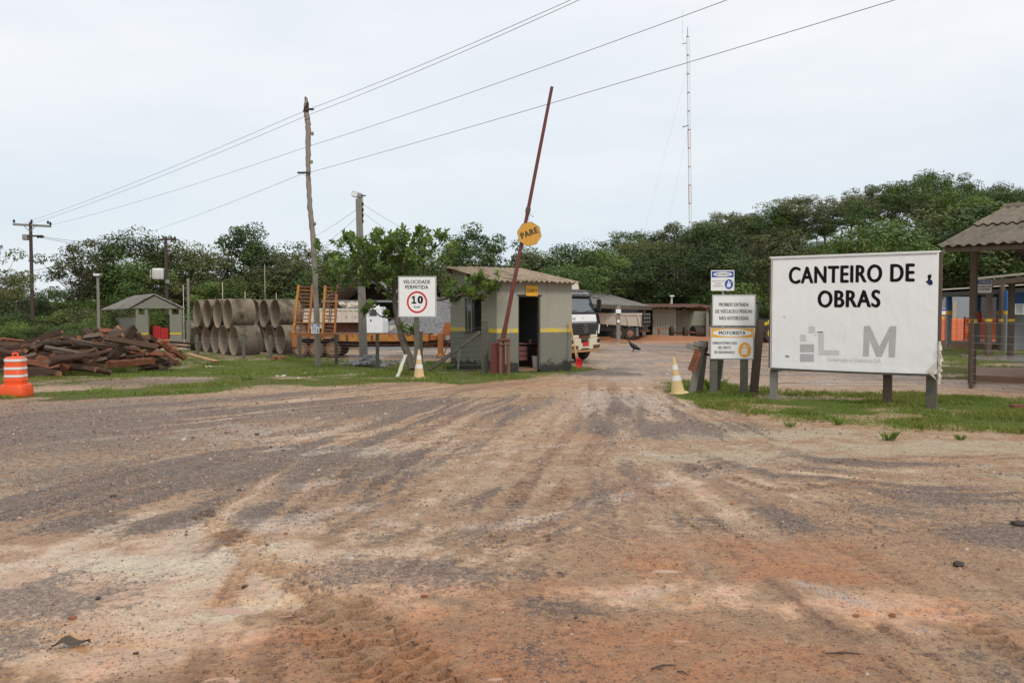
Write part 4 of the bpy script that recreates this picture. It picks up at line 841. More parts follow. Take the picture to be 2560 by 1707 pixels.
S = thing('waste_bin', 'white plastic waste bin just inside the hut door', 'bin', hutpt(1.66, .52, .02), th)
MB().lathe([(.10, 0), (.135, .34), (.125, .34), (.095, .02)], 20).build('body', M['white'], S, smooth=True); MB().lathe([(.14, .335), (.145, .35), (.13, .36)], 20).build('rim', M['white_dirty'], S, smooth=True)
for k in range(2):   # shovels against the right wall
    pb_, pt_ = (at(1451, 918, 24.6), at(1421, 805, 25.1)) if k else (at(1444, 919, 24.4), at(1427, 806, 25.1))
    S = thing('shovel', ['wooden handled shovel with red blade leaning on hut, left one', 'second shovel leaning on hut corner, blade further right'][k], 'shovel', pb_, 0, 'shovels leaning on the hut'); dd = pt_-pb_
    MB().tube([dd*.17, dd*.6, dd], [.018, .017, .016], 8).build('handle', M['handle_wood'], S, smooth=True)
    mb = MB(); mb.add([(-.05, 0, .24), (.05, -.01, .24), (.055, 0, .08), (.0, -.02, -.03), (-.055, 0, .08), (0, .035, .24), (0, .03, .08)], [(0, 5, 6, 4), (5, 1, 2, 6), (4, 6, 3), (6, 2, 3)]); mb.tube([(0, 0, .22), dd*.2], .022, 8)
    mb.build('blade', M['red'], S)

# ------------------------------------------------------------------ barrier gate
b0 = gx(1246, 22.4); T = thing('boom_barrier', 'raised red brown boom barrier with counterweight beside the hut', 'boom barrier', b0)
def lo_(px, py, D=22.4): return at(px, py, D)-b0
a, c = lo_(1223, 935), lo_(1262, 857)
MB().prism([(a.x, -.15), (c.x, -.15), (c.x, c.z-.0), (a.x+.06, c.z)], .05, .34).build('counterweight_box', M['redbrown'], T, bevel=.012)
for px in (1251.5, 1271): q = lo_(px, 860); MB().tube([(q.x, -.05, -.2), (q.x, -.05, lo_(px, 853).z)], .048, 14).build('post', M['pinkrust'], T, smooth=True)
q0, q1 = lo_(1243, 853), lo_(1276, 853); MB().tube([(q0.x, -.05, q0.z+.03), (q1.x, -.05, q0.z+.03)], .045, 12).build('pivot', M['rust_dark'], T, smooth=True)
MB().tube([(q0.x+.05, -.11, q0.z-.08), (q1.x-.02, -.11, q0.z-.08)], .02, 8).build('crossbar', M['pinkrust'], T)
q0, q1 = lo_(1257, 850), lo_(1380, 217); q0.y = q1.y = .02
MB().tube([q0+(q1-q0)*-.01, q0+(q1-q0)*.30, q0+(q1-q0)*.302, q1], [.058, .054, .051, .043], 12).build('boom', M['redbrown'], T, smooth=True)
MB().tube([q0+(q1-q0)*0.0, q0+(q1-q0)*.05], [.07, .068], 12).build('boom_socket', M['rust_dark'], T, smooth=True)
w_ = q0+(q1-q0)*.505; MB().tube([w_, w_+(q1-q0)*.02], .068, 10).build('tape_wrap', M['timber_grey'], T)
MB().tube([w_+Vector((.04, -.05, 0)), w_+Vector((.10, -.06, -.08)), w_+Vector((.16, -.05, -.12))], .006, 4).build('loose_tape', M['ink'], T)
c = lo_(1323, 586); S = thing('stop_sign', 'yellow octagonal PARE sign hanging from the raised boom', 'sign', b0+Vector((c.x, -.09, c.z)), 0)
pts = [(.325*math.cos(math.radians(22.5+12+45*k)), .325*math.sin(math.radians(22.5+12+45*k))) for k in range(8)]
MB().prism(pts, -.008, .008).build('plate', M['pare_yellow'], S)
pts2 = [(x_*1.03, z_*1.03) for x_, z_ in pts]; mb = MB(); mb.add([(x_, -.006, z_) for x_, z_ in pts2]+[(x_, .006, z_) for x_, z_ in pts2]+[(x_, -.006, z_) for x_, z_ in pts]+[(x_, .006, z_) for x_, z_ in pts], [((k+1) % 8, k, k+8, (k+1) % 8+8) for k in range(8)]+[(k, (k+1) % 8, (k+1) % 8+16, k+16) for k in range(8)]); mb.build('rim', M['rust_dark'], S)
lettering(S, 'PARE', 0, -.011, .03, .50, .17, M['pare_ink'], .06, rot=math.radians(22))
MB().tube([(-.01, 0, .30), (-.0, .03, .58)], .005, 5).build('hanger_wire', M['wire'], S)

# ------------------------------------------------------------------ wire fence, left
FP = [(492, 34.2, .86), (608, 31.7, .86), (675, 32.0, .9), (749, 31.0, .95), (840, 28.6, 1.05), (943, 26.6, 1.12), (1052, 25.0, 1.22), (1212, 22.9, 1.49)]
T = thing('wire_fence', 'barbed wire fence on square grey concrete posts from pipes to hut', 'fence', gx(492, 34.2)); fb = T.location.copy(); tops = []
for i, (px, D, h) in enumerate(FP):
    g = gx(px, D)-fb; w_ = .10 if i < 7 else .2; MB().box(g.x-w_/2, g.x+w_/2, g.y-.06, g.y+.06, g.z-.3, g.z+h).build('post', M['concrete_post'], T, bevel=.008); tops.append((g, h))
for k in range(9):
    mb = MB(); f = .08+.10*k
    pts = []
    for i, (g, h) in enumerate(tops):
        p = g+Vector((0, -.07, h*f))
        if pts: mid = (pts[-1]+p)/2; mid.z -= .012+.01*R.random(); pts.append(mid)
        pts.append(p)
    mb.tube(pts, .0035, 4); mb.build('wire', M['wire_pale'], T)
a, c = at(1201, 830, 22.9)-fb, at(1073, 925, 23.3)-fb; MB().beam(a, c, .10, .10).build('brace', M['concrete_post'], T, bevel=.006)
a, c = at(1150, 865, 23.05)-fb, at(1145, 922, 23.0)-fb; MB().beam(a, c, .05, .05).build('brace', M['concrete_post'], T)
q = gx(795, 27.4); S = thing('tool_board', 'small white and blue notice board tied to the tall wooden pole', 'sign', at(788, 822, 27.1)-Vector((0, 0, .15)), 0)
MB().box(-.135, .135, -.01, .0, 0, .31).build('board', M['sign_white'], S); panel(S, 'header_band', -.12, .12, -.013, .22, .295, M['blue']); disc(S, 'header_oval', 0, -.015, .257, .085, M['sign_white'], .025)
mb = MB()
for k in range(4): z_ = .18-.042*k; mb.add([(-.11, -.013, z_), (.04, -.013, z_), (.04, -.013, z_+.012), (-.11, -.013, z_+.012)], [(0, 1, 2, 3)])
mb.build('text_lines', M['ink'], S); mb = MB(); mb.box(.075, .10, -.016, -.012, .03, .13); mb.box(.079, .096, -.016, -.012, .135, .16); mb.build('icon_figure', M['ink'], S)
# fence wires, right side
T = thing('wire_fence', 'barbed wire fence crossing in front of the right shelter slab', 'fence', gx(2431, 18.6)); fb = T.location.copy()
MB().box(-.03, .03, -.03, .03, -.2, 1.55).build('post', M['timber_struct'], T)
g = gx(2720, 16.6)-fb; MB().box(g.x-.06, g.x+.06, g.y-.06, g.y+.06, -.2, 1.6).build('post', M['concrete_post'], T)
for py in (807, 839, 857, 875, 895, 916, 934, 952, 971):
    a = at(2431, py, 18.5)-fb; c = Vector((g.x, g.y-.06, a.z+.02)); MB().tube([a, (a+c)/2-Vector((0, 0, .02)), c], .0035, 4).build('wire', M['wire_pale'], T)
tag(MB().box(-.11, .11, -.06, .06, 0, .13).build('brick', M['brick'], loc=gp(2542, 1030), rz=.2), 'dark red brick lying on the grass at the right edge', 'brick')

# ------------------------------------------------------------------ concrete pipes
def pipe_mesh(R0, L, th=.085, n=30):
    mb = MB(); prof = [(R0-th, .02), (R0-.035, 0), (R0, .02), (R0, L*.5), (R0, L-.02), (R0-.03, L), (R0-th, L-.02)]
    rr = random.Random(int(R0*1000)+int(L*10)); return mb.lathe(prof, n, axis='x')
def pipe_obj(name, R0, L, th=.085, n=30):
    pass
PR, PLn = .635, .98
def ring(profile, mat, nm, n=36):
    mb = MB(); vs = []; fs = []
    for r, h in profile:
        for k in range(n):
            t = 2*math.pi*k/n; vs.append((h, r*math.cos(t), r*math.sin(t)))
    for i in range(len(profile)-1):
        for k in range(n): k2 = (k+1) % n; fs.append((i*n+k, (i+1)*n+k, (i+1)*n+k2, i*n+k2))
    mb.add(vs, fs); me = bpy.data.meshes.new(nm); me.from_pydata([tuple(v) for v in mb.v], [], mb.f); me.materials.append(mat)
    for p in me.polygons: p.use_smooth = True
    me.set_sharp_from_angle(angle=math.radians(35)); return me
th_ = .075
OUT = ring([(PR-th_*.5, 0), (PR-.01, 0), (PR, .012), (PR, PLn-.012), (PR-.01, PLn), (PR-th_*.5, PLn)], M['pipe'], 'shell')
INN = ring([(PR-th_*.5, PLn), (PR-th_+.01, PLn-.03), (PR-th_, PLn-.05), (PR-th_, .05), (PR-th_+.012, .03), (PR-th_*.5, .0)], M['pipe_in'], 'lining')
ax = math.radians(36.5); e_ax = Vector((math.cos(ax), math.sin(ax), 0)); e_row = Vector((-math.sin(ax), math.cos(ax), 0))
def pipe(p, label, group, rz=ax, spin=0):
    T = thing('concrete_pipe', label, 'concrete pipe', p, rz, group); rm = Matrix.Rotation(spin, 4, 'X')
    for nm, me in (('shell', OUT), ('lining', INN)): link(nm, me, T, rm)
ordn = ['nearest', 'second', 'third', 'fourth', 'fifth', 'sixth']
B1 = gp(583, 890); B1 = Vector((B1.x, B1.y, hz(B1.x, B1.y)+PR-.01))
for i in range(6): pipe(B1+e_row*(i*1.27+(.04 if i else 0))+e_ax*R.uniform(-.06, .06), f'{ordn[i]} pipe of the bottom row in the left stack, counted from the front', 'large concrete pipes in the left stack', spin=R.random()*6)
for i in range(4): pipe(B1+e_row*(i*1.27+.635)+Vector((0, 0, 1.10))+e_ax*(.0-.05*i+R.uniform(-.04, .04)), f'{ordn[i]} pipe of the top row in the left stack, counted from the front', 'large concrete pipes in the left stack', spin=R.random()*6)
B2 = gp(700, 886); B2 = Vector((B2.x, B2.y, hz(B2.x, B2.y)+PR-.01))
for i in range(4): pipe(B2+e_row*(i*1.27), f'{ordn[i]} pipe of the bottom row in the right stack behind the yellow ramps', 'large concrete pipes in the right stack', spin=R.random()*6)
for i in range(3): pipe(B2+e_row*(i*1.27+.635)+Vector((0, 0, 1.10))+e_ax*R.uniform(-.05, .05), f'{ordn[i]} pipe of the top row in the right stack behind the yellow ramps', 'large concrete pipes in the right stack', spin=R.random()*6)
q = gx(474, 39); pipe(Vector((q.x, q.y, q.z+PR*.95)), 'dark concrete pipe lying on the ground behind the left stack', 'large concrete pipes in the left stack', math.radians(12))

# ------------------------------------------------------------------ timber pile
def beam_mesh(seed, mat, roundish=False):
    rr = random.Random(seed); n = 10 if roundish else 4; seg = 7; vs = []; fs = []; wob = [rr.uniform(-.10, .10) for _ in range(9)]
    off = [rr.uniform(.85, 1.1) for _ in range(n)]
    for j in range(seg+1):
        u = j/seg-.5
        for k in range(n):
            if roundish: t = 2*math.pi*k/n; yv, zv = .5*math.cos(t)*off[k], .5*math.sin(t)*off[k]
            else: yv, zv = ((-.5, -.5), (.5, -.5), (.5, .5), (-.5, .5))[k]; yv *= off[k]; zv *= off[(k+1) % 4]
            vs.append((u+rr.uniform(-.03, .03)*(j in (0, seg)), yv*(1+wob[j])+rr.uniform(-.07, .07)+wob[(j+2) % 9]*.5, zv*(1+wob[j])+rr.uniform(-.07, .07)))
    for j in range(seg):
        for k in range(n): k2 = (k+1) % n; fs.append((j*n+k, (j+1)*n+k, (j+1)*n+k2, j*n+k2))
    fs += [tuple(range(n)), tuple(seg*n+k for k in reversed(range(n)))]
    me = bpy.data.meshes.new('timber'); me.from_pydata(vs, [], fs); me.materials.append(mat); me.materials.append(M['cut_end']); me.polygons[-1].material_index = me.polygons[-2].material_index = 1; me.update(); return me
BMs = {k: [beam_mesh(i*7+j, M[m], rd) for i in range(4)] for j, (k, m, rd) in enumerate((('d', 'timber', False), ('r', 'timber_red', False), ('g', 'timber_grey', False), ('l', 'timber', True), ('p', 'plank_light', False)))}
def timber(p0, p1, w, h, kind, label, group='old timbers of the pile', roll=0, name='timber'):
    p0, p1 = Vector(p0), Vector(p1); d = p1-p0; me = R.choice(BMs[kind]); q = d.to_track_quat('X', 'Z').to_matrix().to_4x4() @ Matrix.Rotation(roll, 4, 'X')
    o = link(name, me); o.matrix_world = Matrix.Translation((p0+p1)/2) @ q @ Matrix.Diagonal((d.length, w, h, 1)); tag(o, label, 'timber', group); return o
def Z1(x_, y_): return x_/3.015, 500+y_/3.015
def pt1(x_, y_, D): return at(*Z1(x_, y_), D)
hand = [((200, 1215), (500, 1285), 22.4, .22, 'r', 'reddish beam behind the orange barrier pointing right'), ((190, 1315), (350, 1335), 21.6, .26, 'd', 'short dark beam end right beside the orange barrier'), ((200, 1270), (450, 1310), 21.9, .22, 'd', 'dark beam lying low at the front left of the pile'),
 ((280, 1180), (560, 1275), 22.9, .20, 'r', 'long red beam sloping down at the front of the pile'), ((540, 1260), (800, 1290), 22.6, .24, 'l', 'round dark log lying on the grass at the pile front'), ((720, 1275), (835, 1300), 22.3, .22, 'l', 'stubby log end nearest the bare dirt'),
 ((275, 1150), (420, 1080), 24.6, .26, 'r', 'bright red squared beam tilted up at the left'), ((100, 1115), (330, 1065), 25.5, .22, 'd', 'dark beam rising behind the bright red one'), ((460, 1035), (600, 1035), 26.5, .20, 'd', 'dark beam lying level along the pile top'),
 ((650, 985), (740, 1085), 25.6, .26, 'l', 'round log standing out of the pile top'), ((695, 1215), (905, 965), 24.6, .30, 'g', 'long grey beam leaning up, leftmost of the leaning ones'), ((770, 1210), (935, 985), 24.3, .22, 'g', 'grey cracked plank leaning second in the pile'),
 ((830, 1210), (1010, 960), 24.0, .28, 'd', 'tall dark beam leaning up to the highest point'), ((905, 1130), (1000, 1000), 24.5, .22, 'r', 'reddish beam leaning behind the tall dark one'), ((990, 1030), (1090, 1110), 25, .22, 'd', 'dark beam right of the leaning ones sloping right'),
 ((1030, 1010), (1145, 1140), 24.4, .26, 'd', 'wet dark squared beam sloping down right'), ((1110, 1035), (1220, 1100), 25.2, .22, 'd', 'dark beam above the red beam end'), ((1200, 1060), (1305, 1150), 24.7, .22, 'r', 'red beam end at the right of the pile'),
 ((1300, 1130), (1395, 1195), 24.6, .18, 'r', 'last red beam at the right foot of the pile'), ((1250, 1160), (1330, 1220), 24.0, .14, 'r', 'small red board standing at the right foot'), ((800, 1235), (1040, 1225), 23.4, .22, 'r', 'red beam lying flat along the grass'), ((1020, 1220), (1160, 1210), 23.6, .22, 'r', 'short red beam end beside the grass'),
 ((1280, 1070), (1470, 1082), 27.5, .08, 'd', 'thin dark plank sticking out right toward the pipes'), ((1270, 1095), (1440, 1110), 27.2, .08, 'd', 'lower thin dark plank sticking out right'), ((400, 1150), (560, 1165), 23.5, .12, 'g', 'grey board lying on the pile middle'), ((510, 1180), (680, 1215), 23.2, .12, 'd', 'thin dark board with splintered end'),
 ((560, 1150), (730, 1140), 24.5, .16, 'r', 'narrow red beam in the pile middle'), ((0, 1130), (90, 1190), 24.0, .26, 'd', 'dark beam at the left edge of the photo'), ((20, 1090), (90, 1120), 25, .24, 'g', 'grey block end at the left edge'), ((95, 1065), (180, 1080), 27.5, .18, 'r', 'short red beam top left of the pile'),
 ((90, 1145), (250, 1140), 24.5, .22, 'd', 'level dark beam above the orange barrier'), ((760, 1010), (830, 1040), 26.5, .16, 'r', 'small red beam at the back of the top'), ((1210, 1060), (1290, 1055), 27.5, .08, 'p', 'pale plank at the back right')]
for a, c, D, w_, k, lb in hand:
    dd = R.uniform(-.35, .35); timber(pt1(*a, D-dd), pt1(*c, D+dd), w_*.82, w_*R.uniform(.6, .85), k, lb, roll=R.uniform(-.4, .4))
PXW = ['left edge', 'orange barrier', 'crossarm pole', 'grey lamp pole', 'pavilion wall', 'leaning timbers', 'red panels', 'right foot']
i = 0
while i < 190:
    px = R.uniform(-60, 430); D = R.uniform(22.2, 28.5); g = gx(px, D)
    hmax = (.78+.40*math.exp(-((px-290)/80)**2)+.22*math.exp(-((px-60)/110)**2))*max(0, 1-((D-25)/4.0)**2)
    if px > 390: hmax *= .55
    if D < 23.2 and px > 190: continue
    if D < 24.2 and px > 330: continue
    z = g.z+.05+R.random()**.7*hmax; a = R.gauss(.25, .45) if R.random() < .65 else R.uniform(-1.5, 1.5); L_ = R.uniform(.5, 1.5); dv = Vector((math.cos(a), math.sin(a), R.gauss(0, .22)))*L_/2
    c = Vector((g.x, D, z)); w_ = R.uniform(.08, .19); dv.z = max(dv.z, -(z-.05)); k = R.choice('dddddlllrrggg')
    if abs(c.x+dv.x) and gx(455, D).x < c.x+abs(dv.x): continue
    hw_ = 'low' if z < .35 else ('half way up' if z < .8 else 'high')
    timber(c-dv, c+dv, w_, w_*R.uniform(.35, 1), k, {'d': 'dark squared timber', 'l': 'dark round log', 'r': 'reddish squared timber', 'g': 'grey squared timber'}[k]+(' ' if abs(dv.z) < .12 else ' tilted ')+hw_+' in the pile '+('front' if D < 24.3 else ('back' if D > 26.5 else 'middle'))+' near '+PXW[min(7, max(0, int((px+60)/62)))], roll=R.uniform(0, 1.5)); i += 1
timber(at(470, 884, 30.5), at(543, 904, 28.3), .2, .05, 'p', 'long pale orange plank lying on the grass near the pipes', None)
timber(at(1015, 886, 22.3), at(992, 948, 21.9), .10, .03, 'p', 'pale board leaning on the small tree beside the speed sign', None).data = beam_mesh(99, M['plank_pale'])

# ------------------------------------------------------------------ utility poles and wires
def rough_pole(pts, rad, mat, n=12, seed=1, parent=None, name='pole'):
    mb = MB(); rr = random.Random(seed); P = []; Rd = []
    for i in range(len(pts)-1):
        a, c = Vector(pts[i]), Vector(pts[i+1])
        for k in range(8):
            t = k/8; P.append(a.lerp(c, t)+Vector((rr.uniform(-.012, .012), rr.uniform(-.012, .012), 0))); Rd.append((rad[i]*(1-t)+rad[i+1]*t)*rr.uniform(.93, 1.07))
    P.append(Vector(pts[-1])); Rd.append(rad[-1]); mb.tube(P, Rd, n); return mb.build(name, mat, parent, smooth=True)
def insulator(p, parent, s=1, d=Vector((0, 0, 1))):
    mb = MB(); prof = [(.02, 0), (.055, .02), (.03, .04), (.06, .06), (.03, .08), (.045, .10), (.02, .13)]; mb.lathe([(r*s, h*s) for r, h in prof], 10); o = mb.build('insulator', M['insul'], parent, smooth=True); o.location = p; o.rotation_euler = d.to_track_quat('Z', 'Y').to_euler(); return o
# tall crooked pole
D = 27.4; b0 = gx(795, D); T = thing('utility_pole', 'tall crooked bare grey wooden pole with ragged top', 'utility pole', b0)
pp = [(797, 912, .10), (793, 850, .10), (789, 720, .095), (783, 600, .09), (775, 520, .088), (771, 440, .08), (770, 370, .085), (770, 310, .095), (766, 285, .085), (765, 246, .055)]
rough_pole([at(a, c, D)-b0-(Vector((0, 0, .2)) if i == 0 else Vector()) for i, (a, c, r) in enumerate(pp)], [r for *_, r in pp], M['wood_pole'], seed=4, parent=T)
q = at(766, 262, D)-b0; MB().tube([q+Vector((-.02, 0, -.25)), q+Vector((.01, .01, .05)), q+Vector((-.03, 0, .25))], [.10, .07, .03], 7).build('ragged_top', M['timber'], T)
q = at(760, 433, D)-b0; MB().box(q.x-.09, q.x+.22, -.10, -.04, q.z-.03, q.z+.03).build('bracket', M['dark_metal'], T); insulator(q+Vector((-.1, -.07, 0)), T, .8, Vector((-1, 0, 0)))
q = at(772, 275, D)-b0; MB().box(q.x-.1, q.x+.09, -.10, -.04, q.z-.03, q.z+.03).build('bracket', M['dark_metal'], T); insulator(q+Vector((.09, -.07, 0)), T, .8, Vector((1, 0, 0)))
for (a, c) in ((768, 312), (778, 335), (775, 405), (784, 560)): q = at(a, c, D)-b0; MB().rock(q+Vector((.05, -.03, 0)), .06, a, 1.4).build('knot', M['wood_pole'], T)
# lamp post
D = 29.0; b0 = gx(909, D); T = thing('lamp_post', 'grey concrete post with floodlight and string of insulators on top', 'lamp post', b0)
zt_ = at(897, 497, D); MB().beam((0, 0, -.2), zt_-b0, .27, .24, up=(0, 1, 0), w1=.2, h1=.18).build('post', M['grey_pole'], T, bevel=.02)
q = at(891, 488, D)-b0; o = MB().box(-.16, .20, -.12, .12, -.08, .10).build('floodlight', M['grey_metal'], T, bevel=.03, loc=q); o.rotation_euler = (0, .25, 0)
MB().box(-.17, .05, -.13, -.12, -.07, .07).build('lens', M['white'], o)
MB().tube([q+Vector((.1, 0, -.02)), q+Vector((.33, 0, -.02))], .025, 6).build('arm', M['dark_metal'], T)
for k, py in enumerate((511, 525, 539, 554)): insulator(at(907, py, D)-b0+Vector((0, -.02, -.05)), T, .9)
MB().tube([at(907, 492, D)-b0, at(907, 556, D)-b0], .012, 5).build('insulator_rod', M['dark_metal'], T)
q = at(903, 711, D)-b0; MB().box(-.15, .15, -.14, .14, -.03, .03).build('clamp', M['dark_metal'], T, loc=q)
# far double cross arm pole
D = 50; b0 = gx(81, D); T = thing('utility_pole', 'dark pole with wide wooden crossarm at the far left', 'utility pole', b0); LP = T
MB().tube([(0, 0, -.3), (0, 0, at(80, 560, D).z-b0.z+.1)], [.12, .09], 10).build('pole', M['dark_pole'], T, smooth=True)
a, c = at(33, 561, D)-b0, at(127, 566, D)-b0; MB().beam(a, c, .12, .13).build('crossarm', M['grey_pole'], T)
z1_ = a.z; MB().beam((0, -.08, z1_-.45), (-.42, -.08, z1_-.03), .03, .04).build('arm_brace', M['grey_metal'], T); MB().beam((0, -.08, z1_-.45), (.42, -.08, z1_-.03), .03, .04).build('arm_brace', M['grey_metal'], T)
for px, py in ((35, 557), (79, 557), (120, 560), (126, 563)): insulator(at(px, py, D)-b0, T, 1.5)
a, c = at(60, 590, D)-b0, at(102, 590, D)-b0; MB().beam(a, c, .10, .10).build('crossarm', M['dark_pole'], T)
for px in (92, 100): insulator(at(px, 592, D)-b0, T, 1.8, Vector((1, 0, .1)))
q = at(65, 593, D)-b0; MB().box(-.16, .14, -.15, .15, -.18, .16).build('fuse_box', M['grey_metal'], T, loc=q, bevel=.03)
# transformer pole
D = 56; b0 = gx(417, D); T = thing('utility_pole', 'dark pole with crossarm and white transformer behind the pavilion', 'utility pole', b0)
MB().tube([(0, 0, -.3), (0, 0, at(416, 592, D).z-b0.z)], [.13, .10], 10).build('pole', M['dark_pole'], T, smooth=True)
a, c = at(394, 600, D)-b0, at(440, 597, D)-b0; MB().beam(a, c, .12, .14).build('crossarm', M['dark_pole'], T)
for px in (397, 408, 428, 437): insulator(at(px, 596, D)-b0, T, 1.2)
q = at(398, 685, D)-b0; o = MB().lathe([(.33, -.36), (.35, -.33), (.35, .30), (.30, .36)], 20, sq=4).build('transformer', M['white'], T, smooth=True, loc=q+Vector((0, -.1, 0)))
mb = MB()
for k in range(6): mb.box(-.40+.13*k, -.37+.13*k, -.40, -.33, -.28, .26)
mb.build('cooling_fins', M['white_dirty'], o)
for zz_ in (-.2, .2): MB().beam(q+Vector((.2, 0, zz_)), (0, 0, q.z+zz_), .05, .05).build('bracket', M['dark_metal'], T)
q = at(421, 704, D)-b0; MB().box(-.12, .14, -.2, -.1, -.12, .12).build('junction_box', M['grey_metal'], T, loc=q)
def simple_pole(px, top, D, r, mat, label, cap=None):
    r *= .62
    b0 = gx(px, D); T = thing('slim_post', label, 'post', b0); zt = at(px, top, D).z-b0.z; MB().tube([(0, 0, -.2), (0, 0, zt)], [r*1.15, r], 8).build('post', mat, T, smooth=True)
    if cap: o = MB().box(-.18, .18, -.15, .15, 0, .12).build('floodlight', M['grey_metal'], T, bevel=.03, loc=(0, 0, zt)); MB().box(-.15, .15, -.16, -.15, .01, .10).build('lens', M['white'], o)
simple_pole(246, 690, 42, .11, M['grey_pole'], 'grey concrete lamp pole left of the small pavilion', True)
simple_pole(471, 696, 38, .10, M['grey_pole'], 'plain slim grey pole left of the concrete pipes')
for px, tp, D, lb in ((557, 706, 44, 'thin pale stake sticking up behind the nearest top left pipe'), (613, 728, 48, 'thin pale stake behind the gap between pipe stacks'), (691, 732, 48, 'thin pale stake behind the right pipe stack'), (663, 661, 58, 'slender pale stick among the trees above the pipes'), (459, 712, 48, 'thin pale stake left of the plain slim pole')):
    simple_pole(px, tp, D, .03, M['white_dirty'], lb)
simple_pole(1679, 742, 62, .11, M['white_dirty'], 'pale lamp post behind the sheet metal shed', True)
def wire(pts, r, label, group='overhead power lines', sag=.15):
    P = []
    for i in range(len(pts)-1):
        a, c = pts[i], pts[i+1]; n = 14
        for k in range(n+(i == len(pts)-2)): t = k/n; p = a.lerp(c, t); p.z -= sag*4*t*(1-t); P.append(p)
    tag(MB().tube(P, r, 5).build('power_line', M['wire'], None), label, 'power line', group)
def ext(a, b, k=1.5): return a+(b-a)*k
P27 = 27.4
wire([at(64, 557, 50), at(768, 275, P27), ext(at(768, 275, P27), at(1392, 0, 17.6))], .0062, 'uppermost overhead wire passing the top of the crooked pole')
wire([at(80, 560, 50), at(768, 289, P27+.4), ext(at(768, 289, P27+.4), at(1414, 0, 17.6))], .0062, 'overhead wire just below the uppermost one')
wire([at(126, 563, 50), at(772, 366, P27+.3), ext(at(772, 366, P27+.3), at(1766, 0, 14.3))], .0058, 'middle overhead wire crossing half way up the crooked pole')
wire([at(350, 587, 62), at(758, 434, P27-.1), at(772, 432, P27-.1), ext(at(772, 432, P27-.1), at(2190, 0, 12.7))], .0058, 'lowest long overhead wire held by the bracket of the crooked pole', sag=.1)
wire([at(102, 591, 50), at(410, 600, 56)], .012, 'wire from the far left pole to the transformer pole', sag=.3)
wire([at(104, 594, 50), at(408, 604, 56)], .012, 'lower wire from the far left pole to the transformer pole', sag=.4)
wire([at(0, 690, 45), at(190, 650, 60)], .012, 'wire rising behind the far left pole', sag=.1)
wire([at(897, 520, 29), at(780, 595, 45)], .0058, 'upper wire running left from the insulator string', sag=.05)
wire([at(898, 538, 29), at(800, 620, 45)], .0058, 'lower wire running left from the insulator string', sag=.05)
wire([at(908, 512, 29), at(1060, 600, 50)], .0058, 'upper wire running right from the insulator string', sag=.05)
wire([at(908, 532, 29), at(1000, 595, 50)], .0058, 'lower wire running right from the insulator string', sag=.05)

# ------------------------------------------------------------------ lattice mast
D = 92; b0 = gx(1727, D); T = thing('radio_mast', 'tall slim red and white lattice radio mast rising above the trees', 'radio mast', b0)
ztop = at(1719, 92, D); H_ = ztop.z-b0.z; lean = (ztop.x-b0.x)/H_; ns = 14; tri = [(.19*math.cos(math.radians(a)), .19*math.sin(math.radians(a))) for a in (100, 220, 340)]
for k in range(ns):
    z0, z1 = H_*k/ns, H_*(k+1)/ns; mb = MB(); nb = 7
    for (a, c) in tri: mb.beam((a+lean*z0, c, z0), (a+lean*z1, c, z1), .028, .028)
    for j in range(nb):
        za, zb_ = z0+(z1-z0)*j/nb, z0+(z1-z0)*(j+1)/nb
        for q in range(3): a, c = tri[q], tri[(q+1) % 3]; mb.beam((a[0]+lean*za, a[1], za), (c[0]+lean*zb_, c[1], zb_), .016, .016)
    mb.build('mast_section', M['mast_red'] if k in (2, 5, 8) or k == 0 and False else M['mast_white'], T)
    mb = MB(); mb.prism([(0, 0)]*0+[(x_+lean*z1, 0) for x_, _ in ()], 0, 0) if False else None
    mb.lathe([(.20, z1-.03), (.20, z1+.03)], 3, c=(lean*z1, 0, 0)); mb.build('joint_plate', M['mast_red'], T)
zm = H_; MB().tube([(lean*zm, 0, zm), (lean*zm, 0, zm+1.0)], .03, 5).build('antenna', M['dark_metal'], T)
MB().tube([(lean*zm-.4, 0, zm-.5), (lean*zm-.55, 0, zm-.2), (lean*zm-.55, 0, zm+3)], .015, 4).build('antenna', M['mast_white'], T)
MB().tube([(lean*zm-.1, 0, zm-.7), (lean*zm-.6, 0, zm-.8)], .04, 5).build('arm', M['dark_metal'], T)
z_ = at(1710, 316, D).z-b0.z; MB().tube([(lean*z_, 0, z_+.1), (lean*z_-.7, 0, z_-.1)], .05, 5).build('arm', M['dark_metal'], T)
for a, c in (((lean*z_, 0, z_), (-3.3, 6, 0)), ((lean*zm*.7, 0, zm*.9), (-6, 8, 0))): MB().tube([a, c], .006, 3).build('guy_wire', M['wire_pale'], T)

# ------------------------------------------------------------------ low loader trailer
D = 32.6; b0 = gx(789, D); T = thing('lowbed_trailer', 'orange lowbed trailer with two upright loading ramps and muddy wheels', 'trailer', b0)
def L(px, py, dy=0): p = at(px, py, D+dy)-b0; return p
dz0, dz1 = L(0, 853).z, L(0, 836).z
xa, xb, xc = L(722, 840).x, L(846, 840).x, L(1071, 840).x
MB().box(xb, xc, 0, .12, dz0, dz1).build('side_beam', M['trailer_yellow'], T, bevel=.01); MB().box(xb, xc, 1.9, 2.0, dz0, dz1).build('side_beam', M['trailer_yellow'], T)
MB().box(xa, xb, 0, .10, dz1-.10, dz1-.02).build('side_beam', M['rust_orange'], T)
MB().box(xa, xc, .02, 1.98, dz1-.02, dz1+.02).build('deck', M['rust_dark'], T); MB().box(xa+.3, xc, .7, 1.3, dz0-.25, dz0+.05).build('spine', M['rust_dark'], T)
for px in (845, 868, 930, 1008): xx = L(px, 845).x; MB().box(xx-.04, xx+.04, -.03, 0, dz0+.02, dz1-.02).build('stake_pocket', M['rust_dark'], T)
